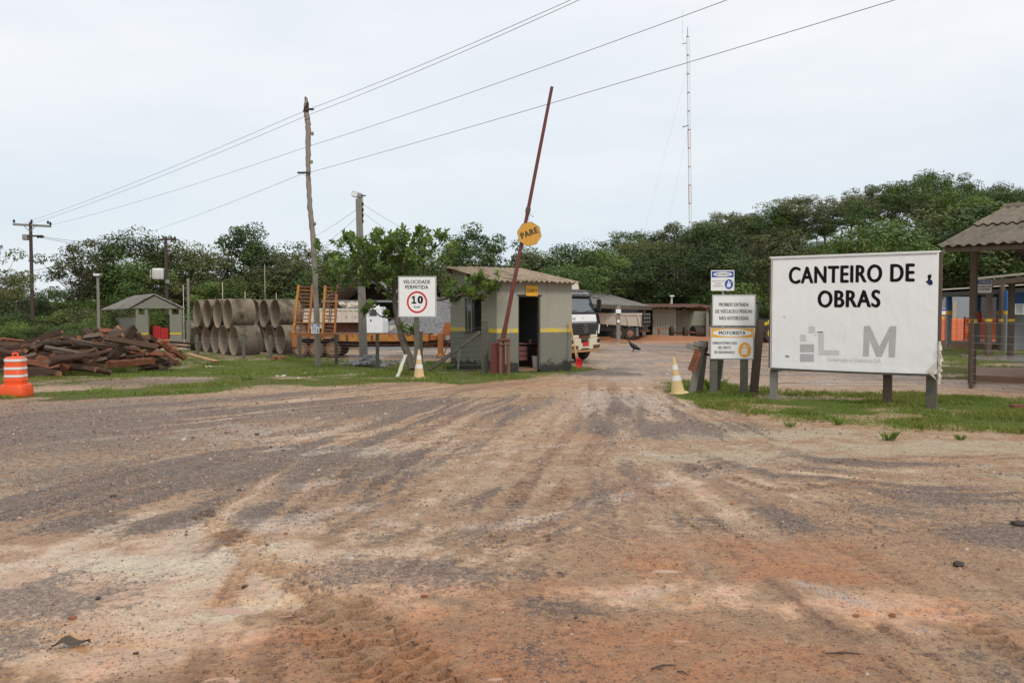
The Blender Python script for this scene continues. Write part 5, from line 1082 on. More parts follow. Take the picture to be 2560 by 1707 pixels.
for px, off in ((749, 0), (789, 0), (830, 0)):
    c = L(px, 870)
    for yy in (.06, 1.62):
        w_ = MB().lathe([(.20, 0), (.285, .0), (.315, .03), (.315, .25), (.285, .28), (.2, .28)], 28, axis='y').build('wheel', M['tyre_mud'], T, smooth=True, loc=(c.x, yy, .31)); w_.rotation_euler = (0, R.random(), 0)
        MB().lathe([(.001, -.045), (.06, -.045), (.065, -.015), (.15, -.008), (.17, -.03), (.20, -.03), (.21, -.002)], 24, axis='y').build('rim', M['rim'], w_, smooth=True)
MB().box(L(723, 0).x-.02, L(735, 0).x, -.02, .5, .42, dz1).build('tail_bracket', M['rust_orange'], T, bevel=.01)
for (bl_, br_, tl_, tr_, tp) in ((722, 752, 733, 768, 711), (797, 818, 801, 831, 713)):
    zt_ = L(0, tp).z; zb_ = dz1-.02; A, B, C_, D_ = L(bl_, 0).x, L(br_, 0).x, L(tl_, 0).x, L(tr_, 0).x
    rp = thing('ramp', None, None); rp.parent = T; yo = .1
    MB().beam((A, yo, zb_-.2), (C_, yo+.35, zt_), .14, .09, up=(1, 0, 0)).build('ramp_rail', M['trailer_yellow'], rp, bevel=.01); MB().beam((B+.16, yo, zb_), (D_, yo+.35, zt_), .12, .08, up=(1, 0, 0)).build('ramp_rail', M['rust_orange'], rp, bevel=.01)
    xm = [(A+C_)/2+.25, (A+C_)/2+.32]
    for j in (0, 1): MB().beam((xm[j]-.08, yo+.03, zb_), (xm[j]+.04, yo+.38, zt_-.05), .03, .03).build('ramp_rib', M['rust_dark'], rp)
    n_ = 14
    for k in range(n_):
        t = (k+.5)/n_; z = zb_+(zt_-zb_)*t; MB().beam((A+(C_-A)*t, yo+.35*t-.02, z), (B+.16+(D_-B-.16)*t, yo+.35*t-.02, z-.02), .05, .045).build('ramp_rung', M['pinkrust'] if k % 3 else M['rust_orange'], rp)
    tag(rp)
for k in list(T.children):
    if k.type == 'EMPTY' :
        for a in ('label', 'category'):
            if a in k: del k[a]
# gooseneck
x1_ = L(1105, 0).x; x2_ = L(1150, 0).x
MB().box(xc, x1_, .3, 1.7, dz0+.02, dz1-.04).build('neck_frame', M['rust_orange'], T, bevel=.02); MB().box(xc-.5, x2_, .5, 1.5, dz0-.28, dz0+.01).build('neck_beam', M['rust_dark'], T)
MB().prism([(L(1100, 0).x, dz1-.04), (L(1106, 0).x, L(0, 812).z), (L(1112, 0).x, L(0, 806).z), (L(1150, 0).x, L(0, 806).z), (L(1150, 0).x, dz1-.04)], .2, .3).build('neck_plate', M['rust_orange'], T)
q = L(1098, 0).x; MB().box(q-.11, q+.11, .05, .25, .22, dz1+.05).build('landing_leg', M['rust_orange'], T, bevel=.01); MB().lathe([(.2, .04), (.19, .08), (.07, .24)], 10, c=(q, .15, 0)).build('landing_foot', M['rust_orange'], T)
MB().beam((q+.15, .15, .15), (q+.42, .2, dz1), .03, .04).build('leg_stay', M['rust_orange'], T)

# ------------------------------------------------------------------ dump truck behind the trailer
D = 42; b0 = gx(850, D); T = thing('dump_truck', 'dusty white dump truck behind the trailer, load covered with tarpaulin', 'truck', b0)
def L(px, py, dy=0): return at(px, py, D+dy)-b0
x0, x1, z0, z1 = L(748, 0).x, L(896, 0).x, L(0, 806).z, L(0, 773).z
MB().box(x0, x1, 0, 1.9, z0, z1-.06).build('tipper_body', M['white_dirty'], T); MB().box(x0-.03, x1+.04, -.05, 1.95, z1-.07, z1).build('top_rail', M['white_dirty'], T, bevel=.01)
for k in range(11): xx = x0+.08+(x1-x0-.16)*k/10; MB().box(xx-.025, xx+.025, -.06, 0, z0, z1-.07).build('side_rib', M['white_dirty'], T)
for k in range(6): xx = x0+.3+(x1-x0-.5)*k/5.2; MB().box(xx, xx+.10, -.068, -.06, z0+.28, z0+.32).build('reflector', M['red'], T)
rr = random.Random(8); mb = MB(); n_ = 14
for a in range(n_): mb.rock((L(845, 0).x+(a/n_)*1.05, .3+rr.random()*.6, L(0, 765).z+rr.uniform(-.08, .10)), rr.uniform(.16, .26), a, .8)
mb.build('tarpaulin', M['tarp'], T); MB().box(L(760, 0).x, x1-.05, .1, 1.8, z1-.1, z1+.06).build('load', M['stone_grey'], T)
MB().box(L(765, 0).x, L(800, 0).x, .1, .9, z0-.3, z0).build('tank', M['white_dirty'], T); MB().box(x0, L(945, 0).x, .4, 1.5, .45, z0-.02).build('chassis', M['rust_dark'], T)
cx0, cx1, cz1, cz0 = L(908, 0).x, L(952, 0).x, L(0, 767).z, .55
MB().prism([(cx0, cz0), (cx1, cz0), (cx1, cz0+.75), (cx1-.12, cz1), (cx0, cz1)], -.05, 1.9).build('cab', M['white'], T, bevel=.04)
MB().prism([(L(919, 0).x, L(0, 790).z), (L(938, 0).x, L(0, 790).z), (L(936, 0).x, L(0, 774).z), (L(919, 0).x, L(0, 774).z)], -.062, -.05).build('side_window', M['glass'], T); MB().box(L(921, 0).x, L(924, 0).x, -.062, -.052, L(0, 804).z, L(0, 798).z).build('door_handle', M['black'], T)
MB().box(cx0+.1, cx0+.5, .2, 1.5, cz1, cz1+.10).build('roof_vent', M['white'], T, bevel=.03)
for px in (778, 812, 925):
    w_ = MB().lathe([(.2, 0), (.40, 0), (.42, .03), (.42, .28), (.2, .28)], 24, axis='y').build('wheel', M['tyre'], T, smooth=True, loc=(L(px, 0).x, -.02, .42)); MB().lathe([(.001, -.03), (.08, -.03), (.10, -.008), (.2, -.012), (.21, -.001)], 16, axis='y').build('rim', M['rim'], w_, smooth=True)

# ------------------------------------------------------------------ open shed behind the dump truck
D = 50; b0 = gx(920, D); T = thing('open_shed', 'dark open shed with gable roof behind the dump truck', 'shed', b0)
def L(px, py, dy=0): return at(px, py, D+dy)-b0
pk = L(905, 690); l_, r_ = L(812, 752), L(1010, 745)
for a, c, nm in ((l_, pk, 0), (pk, r_, 1)):
    for j in range(2):
        y0_, y1_ = -1+4*j, 3.05+4*j; MB().corr((a.x, y0_, a.z), (a.x, y1_, a.z), (c.x, y1_, c.z), (c.x, y0_, c.z), 16, .03, .01, 3).build('roof_sheet', M['asbestos_grey'], T, smooth=True)
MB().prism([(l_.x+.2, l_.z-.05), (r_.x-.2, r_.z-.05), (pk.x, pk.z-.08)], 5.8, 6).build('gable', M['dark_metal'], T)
zb_ = L(0, 756).z; MB().box(l_.x, r_.x, -.9, -.8, zb_, zb_+.12).build('tie_beam', M['grey_metal'], T)
for px in (822, 905, 1002): xx = L(px, 0).x; MB().box(xx-.08, xx+.08, -.85, -.7, -.3, zb_).build('post', M['timber_struct'], T); MB().box(xx-.08, xx+.08, 5.6, 5.75, -.3, zb_).build('post', M['timber_struct'], T)
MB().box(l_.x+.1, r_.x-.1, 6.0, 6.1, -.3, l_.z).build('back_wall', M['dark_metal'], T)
tb = gx(968, 44); S = thing('water_tank', 'caged plastic liquid tank beside the small tree', 'tank', tb); MB().box(-.55, .55, 0, 1, .12, 1.05).build('tank', M['white_dirty'], S, bevel=.06); mb = MB()
for k in range(6): mb.box(-.58+.23*k, -.56+.23*k, -.03, -.01, .1, 1.08)
for z_ in (.12, .42, .74, 1.06): mb.box(-.58, .6, -.04, -.02, z_, z_+.02)
mb.build('cage', M['grey_metal'], S)

# ------------------------------------------------------------------ mounds
def mound(name, c, rx, ry, h, mat, label, cat, seed=1, flat=1.0, kind='stuff', n=60, rough=.12):
    gx_, gy_ = np.meshgrid(np.linspace(-1, 1, n), np.linspace(-1, 1, n)); r = np.sqrt(gx_**2+gy_**2)
    X_, Y_ = gx_*rx, gy_*ry; base_ = np.clip(1-r, 0, 1)**flat; z = h*base_*(1+rough*2*(fbm(X_, Y_, 3, 4, seed)-.5)*2)+rough*h*.3*(fbm(X_+9, Y_, 12, 3, seed)-.5)-.03; z = np.where(r > .98, -.12, z)
    V = np.stack([X_, Y_, z], -1).reshape(-1, 3); id_ = np.arange(n*n).reshape(n, n); Fq = np.stack([id_[:-1, :-1], id_[:-1, 1:], id_[1:, 1:], id_[1:, :-1]], -1).reshape(-1, 4)
    o = link(name, np_mesh(name, V, Fq, mat, True), loc=c); return tag(o, label, cat, kind=kind)
def gravel_mat(name, c0, c1, sc_):
    m, n, l, b = newmat(name); tc = n.new('ShaderNodeTexCoord'); vo = n.new('ShaderNodeTexVoronoi'); vo.inputs['Scale'].default_value = sc_; l.new(tc.outputs['Object'], vo.inputs['Vector']); s_ = n.new('ShaderNodeSeparateColor'); l.new(vo.outputs['Color'], s_.inputs[0])
    l.new(mix(n, l, s_.outputs[0], c0, c1), b.inputs['Base Color']); b.inputs['Roughness'].default_value = .85; bp = n.new('ShaderNodeBump'); bp.inputs['Distance'].default_value = .03; bp.invert = True; l.new(vo.outputs['Distance'], bp.inputs['Height']); l.new(bp.outputs[0], b.inputs['Normal']); return m
GG = gravel_mat('crushed stone', (.10, .10, .10), (.24, .24, .235), 16); GB = gravel_mat('brown gravel', (.10, .08, .07), (.28, .22, .18), 45)
c = gx(1120, 46); mound('gravel_heap', c, 5.0, 4, 2.7, GG, 'large heap of grey crushed stone behind the trailer and hut', 'gravel heap', 2, .8)
c = gx(1030, 41); mound('gravel_heap', c, 2.6, 2, .65, GG, 'small heap of grey crushed stone in front of the large heap', 'gravel heap', 5)
c = gp(1500, 935); mound('gravel_heap', Vector((c.x+.1, c.y, 0)), 1.3, .8, .14, GB, 'low brown gravel mound beside the hut and shovels', 'gravel heap', 7)
c = gx(1640, 53.5); mound('soil_berm', c, 8.5, 1.2, .30, M['clod'], 'long low berm of orange soil in front of the sheds', 'soil', 9, .7)
c = gx(1925, 50); mound('soil_berm', c, 2.2, 1.5, 1.1, M['clod'], 'heap of orange soil beside the yellow loader', 'soil', 12, .8)
# rubble pile at the fence
k = 0
for i in range(120):
    px = R.gauss(918, 26); D = R.uniform(27.2, 29.2); g = gx(px, D); h_ = .30*math.exp(-((px-925)/30)**2)
    S_ = MB().rock((0, 0, 0), R.uniform(.05, .13), 300+i, .75).build('rubble_stone', M['stone_grey'], loc=(g.x, D, g.z+R.random()*h_+.02)); tag(S_, 'pale grey broken stone of the rubble pile at the fence', 'stone', 'broken stones of the rubble pile')
for i in range(26):
    px = R.uniform(985, 1060); D = R.uniform(28.5, 30.5); g = gx(px, D)
    tag(MB().rock((0, 0, 0), R.uniform(.05, .12), 600+i, .7).build('rubble_stone', M['stone_grey'], loc=(g.x, D, g.z+.03)), 'grey stone strewn behind the speed sign', 'stone', 'stones strewn behind the speed sign')

# ------------------------------------------------------------------ mercedes type truck beside the hut
C0 = gx(1461, 29.6); ty = math.radians(55); T = thing('truck', 'white truck with black grille parked behind the guard hut', 'truck', C0, ty)
w2 = 1.02
def slab(y0, y1, hw, z0, z1, mat, name, bev=.02, hw1=None, yb=1.7):
    mb = MB(); hw1 = hw1 or hw; mb.add([(-hw, y0, z0), (hw, y0, z0), (hw, yb, z0), (-hw, yb, z0), (-hw1, y1, z1), (hw1, y1, z1), (hw1, yb, z1), (-hw1, yb, z1)], [(3, 2, 1, 0), (4, 5, 6, 7), (0, 1, 5, 4), (1, 2, 6, 5), (2, 3, 7, 6), (3, 0, 4, 7)]); return mb.build(name, mat, T, bevel=bev)
slab(.02, .06, w2, 1.0, 1.44, M['white'], 'cab_lower', .05); slab(.04, .10, w2, 1.445, 1.74, M['white'], 'front_panel', .04)
slab(.14, .36, w2-.02, 1.745, 2.42, M['white'], 'cab_upper', .05, w2-.10); slab(.42, .50, w2-.12, 2.425, 2.62, M['white'], 'roof', .06, w2-.22)
mb = MB(); mb.add([(-w2+.07, .125, 1.80), (w2-.07, .125, 1.80), (w2-.14, .325, 2.38), (-w2+.14, .325, 2.38)], [(0, 1, 2, 3)]); mb.build('windscreen', M['glass'], T)
mb = MB(); mb.box(-w2+.02, w2-.02, .08, .16, 1.74, 1.81); mb.build('cowl', M['black'], T, bevel=.01)
for s_ in (-1, 1): MB().beam((s_*(w2-.03), .14, 1.80), (s_*(w2-.11), .34, 2.40), .07, .05).build('pillar', M['black'], T)
mb = MB(); mb.add([(-w2+.04, .18, 2.36), (w2-.04, .18, 2.36), (w2-.1, .28, 2.58), (-w2+.1, .28, 2.58), (-w2+.04, .50, 2.36), (w2-.04, .50, 2.36), (w2-.1, .5, 2.62), (-w2+.1, .5, 2.62)], [(0, 1, 2, 3), (3, 2, 6, 7), (4, 0, 3, 7), (1, 5, 6, 2), (0, 4, 5, 1)]); mb.build('sun_visor', M['dark_metal'], T, bevel=.02)
mb = MB(); rr = random.Random(2)
for k in range(16): xx = -.62+k*.08; z_ = 2.44+rr.uniform(-.01, .02); mb.add([(xx, .195, z_), (xx+rr.uniform(.02, .05), .195, z_), (xx+rr.uniform(.03, .06), .218, z_+.07), (xx+.01, .218, z_+.06)], [(0, 1, 2, 3)])
mb.build('worn_print', M['ink_faded'], T)
mb = MB(); mb.prism([(-w2+.02, 1.42), (-w2+.22, .98), (w2-.22, .98), (w2-.02, 1.42)], -.02, .10); mb.build('grille', M['black'], T, bevel=.02)
for k in range(4): z_ = 1.05+.09*k; hw_ = w2-.20+.16*(k/4); MB().box(-hw_, hw_, -.05, -.02, z_, z_+.035).build('grille_slat', M['dark_metal'], T, bevel=.008)
st = disc(T, 'emblem', 0, -.06, 1.22, .155, M['silver'], .155, 28, .128)
mb = MB()
for a in (90, 210, 330):
    ca, sa = math.cos(math.radians(a)), math.sin(math.radians(a)); mb.add([(ca*.13, -.062, 1.22+sa*.13), (-sa*.022, -.062, 1.22+ca*.022), (sa*.022, -.062, 1.22-ca*.022)], [(0, 1, 2)])
mb.build('emblem_star', M['silver'], T)
mb = MB(); mb.box(-w2, -.30, -.06, .5, .46, .86); mb.box(.30, w2, -.06, .5, .46, .86); mb.box(-w2+.1, -.42, -.03, .4, .86, 1.0); mb.box(.42, w2-.1, -.03, .4, .86, 1.0); mb.box(-.30, .30, -.05, .3, .50, .70); mb.build('bumper', M['cream'], T, bevel=.03)
MB().box(-.40, .40, .02, .3, .70, .98).build('radiator_opening', M['rust_dark'], T); MB().tube([(-.25, 0, .82), (0, -.02, .80), (.25, 0, .84)], .03, 6).build('hose', M['dark_metal'], T)
MB().box(-.20, .20, -.075, -.06, .60, .73).build('number_plate', M['red'], T)
for s_ in (-1, 1):
    MB().box(s_*.78-.24, s_*.78+.24, -.075, -.06, .50, .62).build('fog_lamp_recess', M['rust_dark'], T); MB().box(s_*.92-.10, s_*.92+.10, -.078, -.062, .70, .84).build('headlight', M['glass'], T)
    o = MB().beam((s_*(w2-.04), -.03, 1.02), (s_*(w2+.03), -.03, 1.36), .03, .06).build('corner_deflector', M['white'], T)
    o = MB().box(s_*(w2+.20)-.05, s_*(w2+.20)+.05, .0, .16, 1.85, 2.28).build('mirror', M['black'], T, bevel=.02); MB().tube([(s_*(w2-.05), .2, 2.32), (s_*(w2+.2), .08, 2.34), (s_*(w2+.2), .08, 2.2)], .015, 5).build('mirror_arm', M['black'], T)
    MB().tube([(s_*.55-.3, .10, 1.82), (s_*.55+.28, .14, 1.87)], .012, 4).build('wiper', M['black'], T)
    w_ = MB().lathe([(.2, 0), (.40, 0), (.43, .03), (.43, .26), (.2, .28)], 24, axis='x').build('wheel', M['tyre'], T, smooth=True, loc=(s_*.9-.14, .75, .43)); MB().lathe([(.22, .02), (.22, .26)], 16, axis='x').build('rim', M['rim'], w_)
MB().box(-w2, w2, -.05, .2, .38, .45).build('lower_bar', M['plank_light'], T, bevel=.01)
mb = MB()
for k in range(2): mb.box(-.78+.05*k, -.55+.02*k, .032, .036, 1.60-.05*k, 1.625-.05*k)
mb.build('small_print', M['ink_faded'], T); MB().box(-.03, .03, .062, .068, 1.55, 1.62).build('badge', M['ink_faded'], T)
MB().prism([(-.9, 2.62), (.9, 2.62), (.75, 2.95), (-.75, 2.95)], .7, 1.6).build('roof_deflector', M['white_dirty'], T, bevel=.06)
MB().box(-.45, .45, 1.7, 5.2, .5, .75).build('chassis', M['dark_metal'], T); MB().box(-1.05, 1.05, 2.0, 5.2, .85, 1.9).build('cargo_body', M['white_dirty'], T, bevel=.03)
for s_ in (-1, 1):
    for yy in (3.6, 4.6): w_ = MB().lathe([(.2, 0), (.42, .02), (.42, .26), (.2, .28)], 24, axis='x').build('wheel', M['tyre'], T, smooth=True, loc=(s_*.85-.14, yy, .42)); MB().lathe([(.22, -.005), (.1, .05), (.001, .05)], 16, axis='x').build('rim', M['rim'], w_)

# ------------------------------------------------------------------ yard: tipper, sheds, tyres, loader
D = 52; b0 = gx(1560, D); T = thing('tipper_truck', 'cream tipper truck parked under the shed roof seen from behind right', 'truck', gx(1605, D), math.radians(-24))
l_ = 2.75; wd = 1.9; zt_ = at(0, 783, D).z-b0.z; zb_ = at(0, 817, D).z-b0.z
mb = MB(); mb.add([(-l_, 0, zb_+.15), (-.0, 0.12, zb_), (0, wd, zb_), (-l_, wd, zb_+.15), (-l_-.1, -.04, zt_), (0, 0, zt_), (0, wd, zt_), (-l_-.1, wd, zt_)], [(3, 2, 1, 0), (4, 5, 6, 7), (0, 1, 5, 4), (1, 2, 6, 5), (2, 3, 7, 6), (3, 0, 4, 7)]); mb.build('tipper_body', M['white_dirty'], T, bevel=.03)
MB().box(-l_-.1, .03, -.07, 0, zt_-.10, zt_).build('top_rail', M['white_dirty'], T)
for k in range(4): xx = -l_+.35+k*.72; MB().beam((xx, -.03, zt_-.1), (xx+.12, .06, zb_+.02), .07, .06).build('side_rib', M['white_dirty'], T)
MB().box(.005, .08, -.02, wd+.02, zb_+.05, zt_+.02).build('tailgate', M['black'], T)
for a in range(3):
    for c_ in range(3): MB().box(.082, .09, .3+c_*.55, .45+c_*.55, zb_+.28+a*.24, zb_+.33+a*.24).build('reflector', M['white'], T)
MB().box(-4.6, 0, .3, 1.5, .55, zb_-.02).build('chassis', M['dark_metal'], T); MB().box(-4.6, -3.05, 0, wd, .5, zt_+.05).build('cab', M['white_dirty'], T, bevel=.05); MB().box(-4.4, -3.6, -.01, .0, 1.2, 1.7).build('side_window', M['glass'], T)
for xx in (-.75, -1.5, -4.0):
    w_ = MB().lathe([(.2, 0), (.39, 0), (.42, .03), (.42, .25), (.2, .28)], 24, axis='y').build('wheel', M['tyre'], T, smooth=True, loc=(xx, -.02, .42)); MB().lathe([(.001, -.03), (.08, -.03), (.10, -.008), (.2, -.012), (.21, -.001)], 16, axis='y').build('rim', M['rim'], w_, smooth=True)
MB().box(-.35, -.28, -.02, .4, .25, .8).build('mud_flap', M['post_grey'], T); MB().box(-.1, .05, 0, wd, .5, .62).build('rear_bar', M['rust_dark'], T)
T = thing('shed', 'open shed with long sloping pale corrugated roof over the tipper', 'shed', gx(1500, 55)); b0 = T.location.copy()
A, B, C_, D_ = at(1380, 716, 62)-b0, at(1502, 731, 62)-b0, at(1628, 766, 55)-b0, at(1400, 757, 49)-b0
for k in range(5):
    u0, u1 = k/5, (k+1)/5+.01; MB().corr(A.lerp(B, u0), A.lerp(B, u1), D_.lerp(C_, u1), D_.lerp(C_, u0), 8, .04, .02, 3).build('roof_sheet', M['asbestos_grey'], T, smooth=True)
MB().beam(D_-Vector((0, 0, .15)), C_-Vector((0, 0, .15)), .12, .18).build('eave_beam', M['timber_struct'], T)
for px, dd in ((1546, 51), (1440, 50), (1610, 55)): q = gx(px, dd)-b0; MB().box(q.x-.11, q.x+.11, q.y-.1, q.y+.1, -.3, at(0, 764, dd).z-b0.z).build('post', M['grey_pole'], T)
q = at(1546, 778, 50.8)-b0; MB().box(q.x-.16, q.x+.16, q.y-.02, q.y, q.z-.12, q.z+.12).build('notice', M['sign_white'], T); q = at(1546, 803, 50.8)-b0; MB().box(q.x-.08, q.x+.08, q.y-.02, q.y, q.z-.08, q.z+.08).build('notice', M['sign_white'], T)
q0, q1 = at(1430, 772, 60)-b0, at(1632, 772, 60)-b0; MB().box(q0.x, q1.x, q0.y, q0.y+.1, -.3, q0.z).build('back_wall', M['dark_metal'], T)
T = thing('sheet_shed', 'low sheet metal shed with open lean-to bay for tyres', 'shed', gx(1660, 56.5)); b0 = T.location.copy()
def L(px, py, D=56.5): return at(px, py, D)-b0
a, c = L(1631, 842), L(1690, 772)
MB().box(a.x, c.x, 0, .08, L(0, 793).z, L(0, 772).z).build('upper_cladding', M['tin'], T)
n_ = 9
for k in range(n_): xa, xb = a.x+(c.x-a.x)*k/n_, a.x+(c.x-a.x)*(k+1)/n_; MB().box(xa+.01, xb-.01, -.03, .05, -.2, L(0, 793).z).build('cladding_panel', M['tin'], T)
MB().box(a.x, c.x, .05, .07, -.2, L(0, 793).z).build('wall_core', M['dark_metal'], T)
p, q = L(1690, 0), L(1770, 0, 66); mb = MB(); mb.add([(p.x, 0, -.2), (q.x, q.y, -.2), (q.x, q.y, L(0, 770, 66).z), (p.x, 0, L(0, 772).z)], [(0, 1, 2, 3)]); n_ = 12
for k in range(n_):
    u0, u1 = k/n_, (k+1)/n_; P0 = Vector((p.x, 0, 0)).lerp(Vector((q.x, q.y, 0)), u0+.004); P1 = Vector((p.x, 0, 0)).lerp(Vector((q.x, q.y, 0)), u1-.004)
    MB().beam(P0+Vector((.0, 0, .85)), P1+Vector((0, 0, .85)), .05, 2.1).build('side_panel', M['tin'], T)
for k in range(4):
    xa = L(1625, 0).x+k*1.15; MB().corr((xa, -1.2, L(0, 768).z-.02), (xa+1.17, -1.2, L(0, 768).z+.03), (xa+1.17, 6, L(0, 760).z+.05), (xa, 6, L(0, 760).z+.05), 7, .03, .015, 3).build('roof_sheet', M['rust_dark'], T)
r_ = L(1790, 778, 55.5); MB().prism([(r_.x-1.1, L(0, 767).z), (r_.x, r_.z), (r_.x, r_.z+.06), (r_.x-1.1, L(0, 767).z+.06)], -1.2, 6).build('roof_sheet', M['rust_dark'], T)
MB().box(L(1767, 0).x-.09, L(1767, 0).x+.09, -1, -.85, -.2, L(0, 772).z).build('post', M['grey_pole'], T); MB().box(L(1768, 0).x, L(1795, 0).x, -.9, -.85, -.1, L(0, 812).z).build('orange_board', M['rust_orange'], T)
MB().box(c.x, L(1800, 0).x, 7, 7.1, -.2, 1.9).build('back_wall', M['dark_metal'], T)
for k in range(7):
    g = gx(1735+k*4.6, 55.6+k*.1); S = thing('tyre', ['leftmost of the big tyres standing in the lean-to', 'second of the tyres in the lean-to row', 'third of the tyres in the lean-to row', 'middle tyre of the lean-to row', 'fifth tyre of the lean-to row', 'last but one tyre near the lean-to post', 'tyre nearest to the lean-to post'][k], 'tyre', g, math.radians(20), 'tyres stored in the lean-to')
    MB().lathe([(.24, -.08), (.40, -.11), (.44, -.07), (.44, .07), (.40, .11), (.24, .08)], 22, c=(0, 0, .43), axis='x').build('carcass', M['tyre'], S, smooth=True); MB().lathe([(.24, -.07), (.24, .07)], 18, c=(0, 0, .43), axis='x').build('inner_rim', M['rust_dark'], S)
S = thing('wheel_axle', 'rusty axle with two wheels lying in the lean-to', 'axle', gx(1708, 55.2)); MB().tube([(-.8, 0, .42), (.3, 0, .42), (.8, 0, .38)], .08, 8).build('axle', M['rust_dark'], S)
for xx in (-.75, .15): MB().lathe([(.15, -.1), (.40, -.12), (.42, .1), (.15, .12)], 18, c=(xx, 0, .42), axis='x').build('wheel', M['tyre'], S, smooth=True)
S = thing('trestle', 'low orange trestle bench in front of the metal shed', 'bench', gx(1665, 55.6)); MB().box(-.6, .6, -.15, .15, .62, .68).build('top', M['rust_orange'], S)
for xx in (-.5, .4): MB().beam((xx, -.1, 0), (xx+.08, -.1, .62), .05).build('leg', M['rust_orange'], S); MB().beam((xx+.08, .1, 0), (xx, .1, .62), .05).build('leg', M['rust_orange'], S)
# loader
D = 48; T = thing('wheel_loader', 'yellow and black wheel loader half hidden behind the driver signs', 'loader', gx(1905, D)); b0 = T.location.copy()
def L(px, py): return at(px, py, D)-b0
x0, x1 = L(1886, 0).x, L(1906, 0).x; z0, z1 = L(0, 800).z, L(0, 757).z
mb = MB()
for xx in (x0, x1-.06):
    for yy in (0, 1.0): mb.box(xx, xx+.06, yy, yy+.06, z0, z1)
mb.build('cab_frame', M['black'], T); MB().box(x0+.05, x1-.05, .03, 1.0, z0, z1-.1).build('cab_glass', M['glass'], T); MB().box(x0-.08, x1+.08, -.05, 1.1, z1, z1+.08).build('cab_roof', M['black'], T, bevel=.02)
MB().box(x0-.2, L(1928, 0).x+.3, .1, 1.2, L(0, 815).z, z0).build('engine_body', M['yellow'], T, bevel=.05); MB().box(x1, L(1930, 0).x, .05, .1, L(0, 803).z, L(0, 797).z).build('stripe', M['black'], T)
MB().box(x0-.2, L(1928, 0).x, 0, 1.3, .5, L(0, 815).z).build('chassis', M['black'], T)
for xx in (x0+.25, L(1940, 0).x): w_ = MB().lathe([(.3, 0), (.52, 0), (.55, .04), (.55, .35), (.3, .38)], 24, axis='y').build('wheel', M['tyre'], T, smooth=True, loc=(xx, -.1, .55)); MB().lathe([(.001, -.03), (.1, -.03), (.3, -.005)], 16, axis='y').build('rim', M['yellow'], w_)
MB().beam((x0-.2, .3, .8), (x0-1.0, .3, .35), .12, .18).build('lift_arm', M['yellow'], T); MB().prism([(x0-1.7, .1), (x0-.9, .1), (x0-.9, .8), (x0-1.1, .7), (x0-1.3, .25)], -.4, 1.7).build('bucket', M['yellow'], T)
S = thing('marker_post', 'thin white marker post beside the small orange cone', 'post', gx(1919, 49)); MB().box(-.04, .04, -.04, .04, -.1, .75).build('post', M['white'], S); MB().box(-.045, .045, -.045, .045, .55, .62).build('band', M['red'], S)

# vulture
def vulture():
    g = gp(1583, 877); me = bpy.data.meshes.new('vulture'); vs = [(-.36, 0, .06), (-.18, 0, .15), (0, 0, .24), (.12, 0, .33), (.16, 0, .42), (.19, 0, .47), (.27, 0, .455), (-.02, .06, .12), (-.01, .07, .0), (.06, .08, .0), (-.02, -.06, .12), (-.01, -.07, 0), (.06, -.08, 0)]
    rd = [.04, .10, .13, .09, .04, .042, .012, .04, .014, .012, .04, .014, .012]; ed = [(0, 1), (1, 2), (2, 3), (3, 4), (4, 5), (5, 6), (1, 7), (7, 8), (8, 9), (1, 10), (10, 11), (11, 12)]
    me.from_pydata(vs, ed, []); me.materials.append(M['feather']); o = link('vulture', me, loc=g); o.rotation_euler = (0, 0, math.pi*.96); o.scale = (.95, .95, .95)
    md = o.modifiers.new('skin', 'SKIN'); me.skin_vertices[0].data
    for i, r in enumerate(rd): me.skin_vertices[0].data[i].radius = (r, r); me.skin_vertices[0].data[i].use_root = (i == 1)
    o.modifiers.new('sub', 'SUBSURF').render_levels = 2; tag(o, 'black vulture standing on the wet gravel of the yard', 'vulture')
vulture()

# ------------------------------------------------------------------ small pavilion left
D = 46; T = thing('pavilion', 'small grey pavilion with pitched roof behind the timber pile', 'pavilion', gx(355, D)); b0 = T.location.copy()
def L(px, py, dy=0): return at(px, py, D+dy)-b0
pk = L(384, 735); le = L(322, 772); re = L(460, 771)
for j in range(2):   # gable faces the camera a little; ridge runs back left
    for (ea, sgn) in ((L(250, 774, 2), 0), (re, 1)):
        pass
rk0, rk1 = L(385, 735), L(333, 740, 5); e0, e1 = L(320, 771), L(250, 775, 5); f0 = L(462, 771); f1 = L(400, 769, 5)
for k in range(4):
    u0, u1 = k/4, (k+1)/4+.01; MB().corr(rk0.lerp(rk1, u0), rk0.lerp(rk1, u1), e0.lerp(e1, u1), e0.lerp(e1, u0), 6, .035, .02, 3).build('roof_sheet', M['asbestos_grey'], T, smooth=True)
    MB().corr(rk0.lerp(rk1, u0), rk0.lerp(rk1, u1), f0.lerp(f1, u1), f0.lerp(f1, u0), 6, .035, .02, 3).build('roof_sheet', M['asbestos_grey'], T, smooth=True)
mb = MB(); mb.prism([(e0.x+.15, e0.z), (f0.x-.35, e0.z), (rk0.x, rk0.z-.12)], .06, .16); mb.build('gable', M['hut_cream'], T)
zt_ = L(0, 786).z
def wl_(a, c, top, nm='wall', yy=.1): MB().box(L(a, 0).x, L(c, 0).x, yy, yy+.14, -.3, top).build(nm, M['hut_cream'], T)
wl_(324, 355, zt_); wl_(410, 440, zt_)
A_, B_ = L(324, 0), L(272, 0, 4); MB().beam((A_.x, .25, zt_/2-.15), (B_.x, 4, zt_/2-.2), .14, zt_-.05).build('wall', M['hut_cream'], T)
for px in (327, 350, 411, 437): MB().box(L(px, 0).x-.08, L(px, 0).x+.08, .12, .24, zt_, L(0, 770).z).build('post', M['hut_cream'], T)
